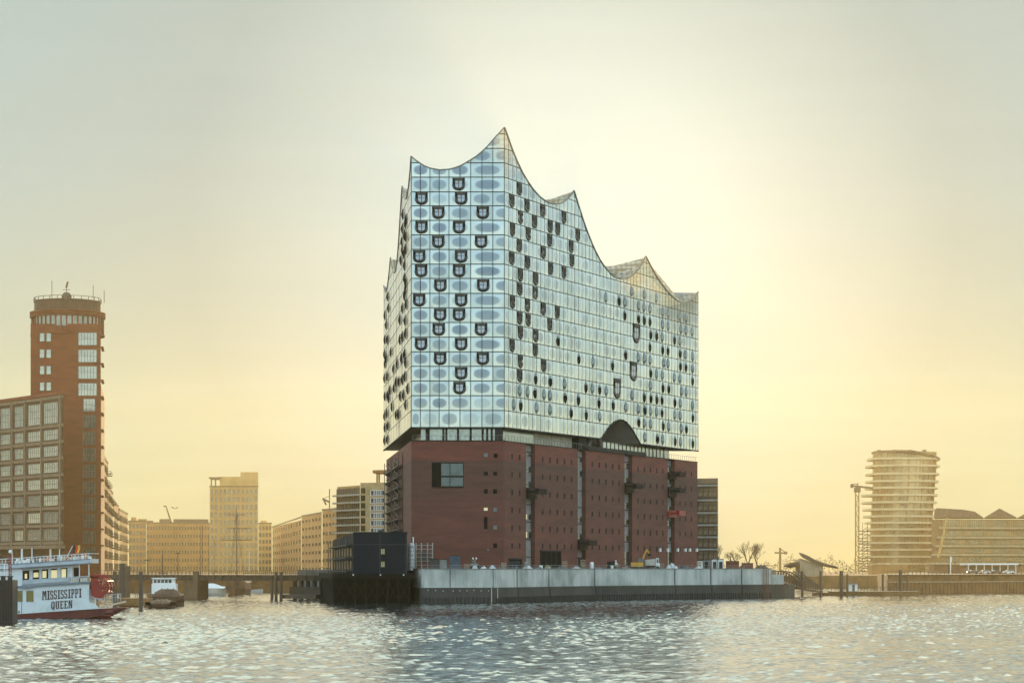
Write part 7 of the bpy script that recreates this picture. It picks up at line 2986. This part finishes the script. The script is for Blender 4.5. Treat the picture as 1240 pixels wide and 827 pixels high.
def build_truck(px0, px1, ytop, label, body_m, Yoff=3, nose=1, name='tipper_truck'):
    Y = SITE_Y((px0 + px1) / 2) + Yoff
    root = empty(name, (PX((px0 + px1) / 2, Y), Y + 1, GZ), label, 'truck')
    a, b, zt = PX(px0, Y), PX(px1, Y), PZ(ytop, Y)
    w = b - a
    if nose > 0:
        bed, cabx = (a, a + w * .68), (a + w * .72, b)
    else:
        bed, cabx = (a + w * .32, b), (a, a + w * .28)
    q = MB()
    q.v += [(bed[0], Y, GZ + 1.1), (bed[1], Y, GZ + 1.1), (bed[1] + .1, Y, zt - .1), (bed[0] - .2, Y, zt - .3), (bed[0], Y + 2.3, GZ + 1.1), (bed[1], Y + 2.3, GZ + 1.1), (bed[1] + .1, Y + 2.3, zt - .1), (bed[0] - .2, Y + 2.3, zt - .3)]
    for f in ((0, 1, 2, 3), (7, 6, 5, 4), (3, 2, 6, 7), (1, 5, 6, 2), (4, 0, 3, 7), (4, 5, 1, 0)):
        q.f.append(f)
        q.m.append(0)
        q.uv.append(None)
    q.build('tipper_bed', [body_m], root)
    q = MB()
    q.box(cabx[0], cabx[1], Y + .05, Y + 2.25, GZ + .6, GZ + 1.7)
    q.box(cabx[0] + .1, cabx[1] - .25, Y + .1, Y + 2.2, GZ + 1.7, zt + .1)
    q.build('cab', [M_WHITE], root)
    q = MB().box(cabx[0] + .25, cabx[1] - .35, Y + .07, Y + .1, GZ + 1.8, zt - .15)
    q.build('side_window', [M_DARKGL], root)
    q = MB().box(a + .1, b - .1, Y + .5, Y + 1.8, GZ + .6, GZ + 1.0)
    q.build('chassis', [M_DARK], root)
    for t in (.12, .3, .85) if nose > 0 else (.15, .7, .88):
        q = MB()
        cx = a + w * t
        for i in range(12):
            t0, t1 = 2 * math.pi * i / 12, 2 * math.pi * (i + 1) / 12
            q.quad([(cx, Y - .02, GZ + .5), (cx + .5 * math.cos(t0), Y - .02, GZ + .5 + .5 * math.sin(t0)), (cx + .5 * math.cos(t1), Y - .02, GZ + .5 + .5 * math.sin(t1))])
            q.quad([(cx + .5 * math.cos(t0), Y - .02, GZ + .5 + .5 * math.sin(t0)), (cx + .5 * math.cos(t0), Y + .35, GZ + .5 + .5 * math.sin(t0)), (cx + .5 * math.cos(t1), Y + .35, GZ + .5 + .5 * math.sin(t1)), (cx + .5 * math.cos(t1), Y - .02, GZ + .5 + .5 * math.sin(t1))])
        q.build('wheel', [M_BLACK], root)


build_truck(782, 799, 676, 'white tipper truck right of the yellow excavator', mat('tipper_silver', (0.42, 0.40, 0.36), rough=.4, metal=.4))
build_truck(736, 748, 678.5, 'small dark truck with a pale cab in front of the third bay', M_DARK, nose=1, name='small_truck')


def build_loader():
    px, Y = 574.5, SITE_Y(574) + 4
    x = PX(px, Y)
    root = empty('wheel_loader', (x, Y, GZ), 'small dark wheel loader with two roof lamps right of the blue container', 'loader')
    q = MB()
    q.box(x - .9, x + .9, Y - .7, Y + .7, GZ + .5, GZ + 1.5)
    q.box(x - .5, x + .4, Y - .6, Y + .6, GZ + 1.5, GZ + 2.5, 1)
    q.build('body', [M_CGREY, M_DARKGL], root)
    q = MB()
    for e in (-.45, .3):
        q.box(x + e, x + e + .28, Y - .62, Y - .4, GZ + 2.5, GZ + 2.9)
    q.build('roof_lamp', [M_WHITE], root)
    for e in (-.65, .65):
        q = MB()
        for i in range(10):
            t0, t1 = 2 * math.pi * i / 10, 2 * math.pi * (i + 1) / 10
            q.quad([(x + e, Y - .9, GZ + .5), (x + e + .5 * math.cos(t0), Y - .9, GZ + .5 + .5 * math.sin(t0)), (x + e + .5 * math.cos(t1), Y - .9, GZ + .5 + .5 * math.sin(t1))])
        q.build('wheel', [M_BLACK], root)
    q = MB()
    q.bar((x + .8, Y - .3, GZ + 1.2), (x + 1.7, Y - .3, GZ + .4), .2)
    q.box(x + 1.5, x + 2.0, Y - .9, Y + .5, GZ + .05, GZ + .7)
    q.build('shovel', [M_DARK], root)


build_loader()


# a gull over the long block
def gull(px, py, Y, label):
    q = MB()
    c = at(px, py, Y)
    q.quad([c + Vector((-1.0, 0, .35)), c + Vector((-.5, -.15, .5)), c + Vector((0, -.1, .1)), c + Vector((0, .2, .05))])
    q.quad([c + Vector((1.0, 0, .3)), c + Vector((.5, .15, .45)), c + Vector((0, .2, .05)), c + Vector((0, -.1, .1))])
    q.bar(c + Vector((0, -.35, 0)), c + Vector((0, .4, .05)), (.12, .22), n=6)
    q.bar(c + Vector((0, .4, .05)), c + Vector((0, .55, .08)), (.14, .05), n=6)
    tag(q.build('gull', [M_STEEL]), label, 'bird')


gull(211.5, 616, 600, 'small gull gliding right of the leaning crane arm')
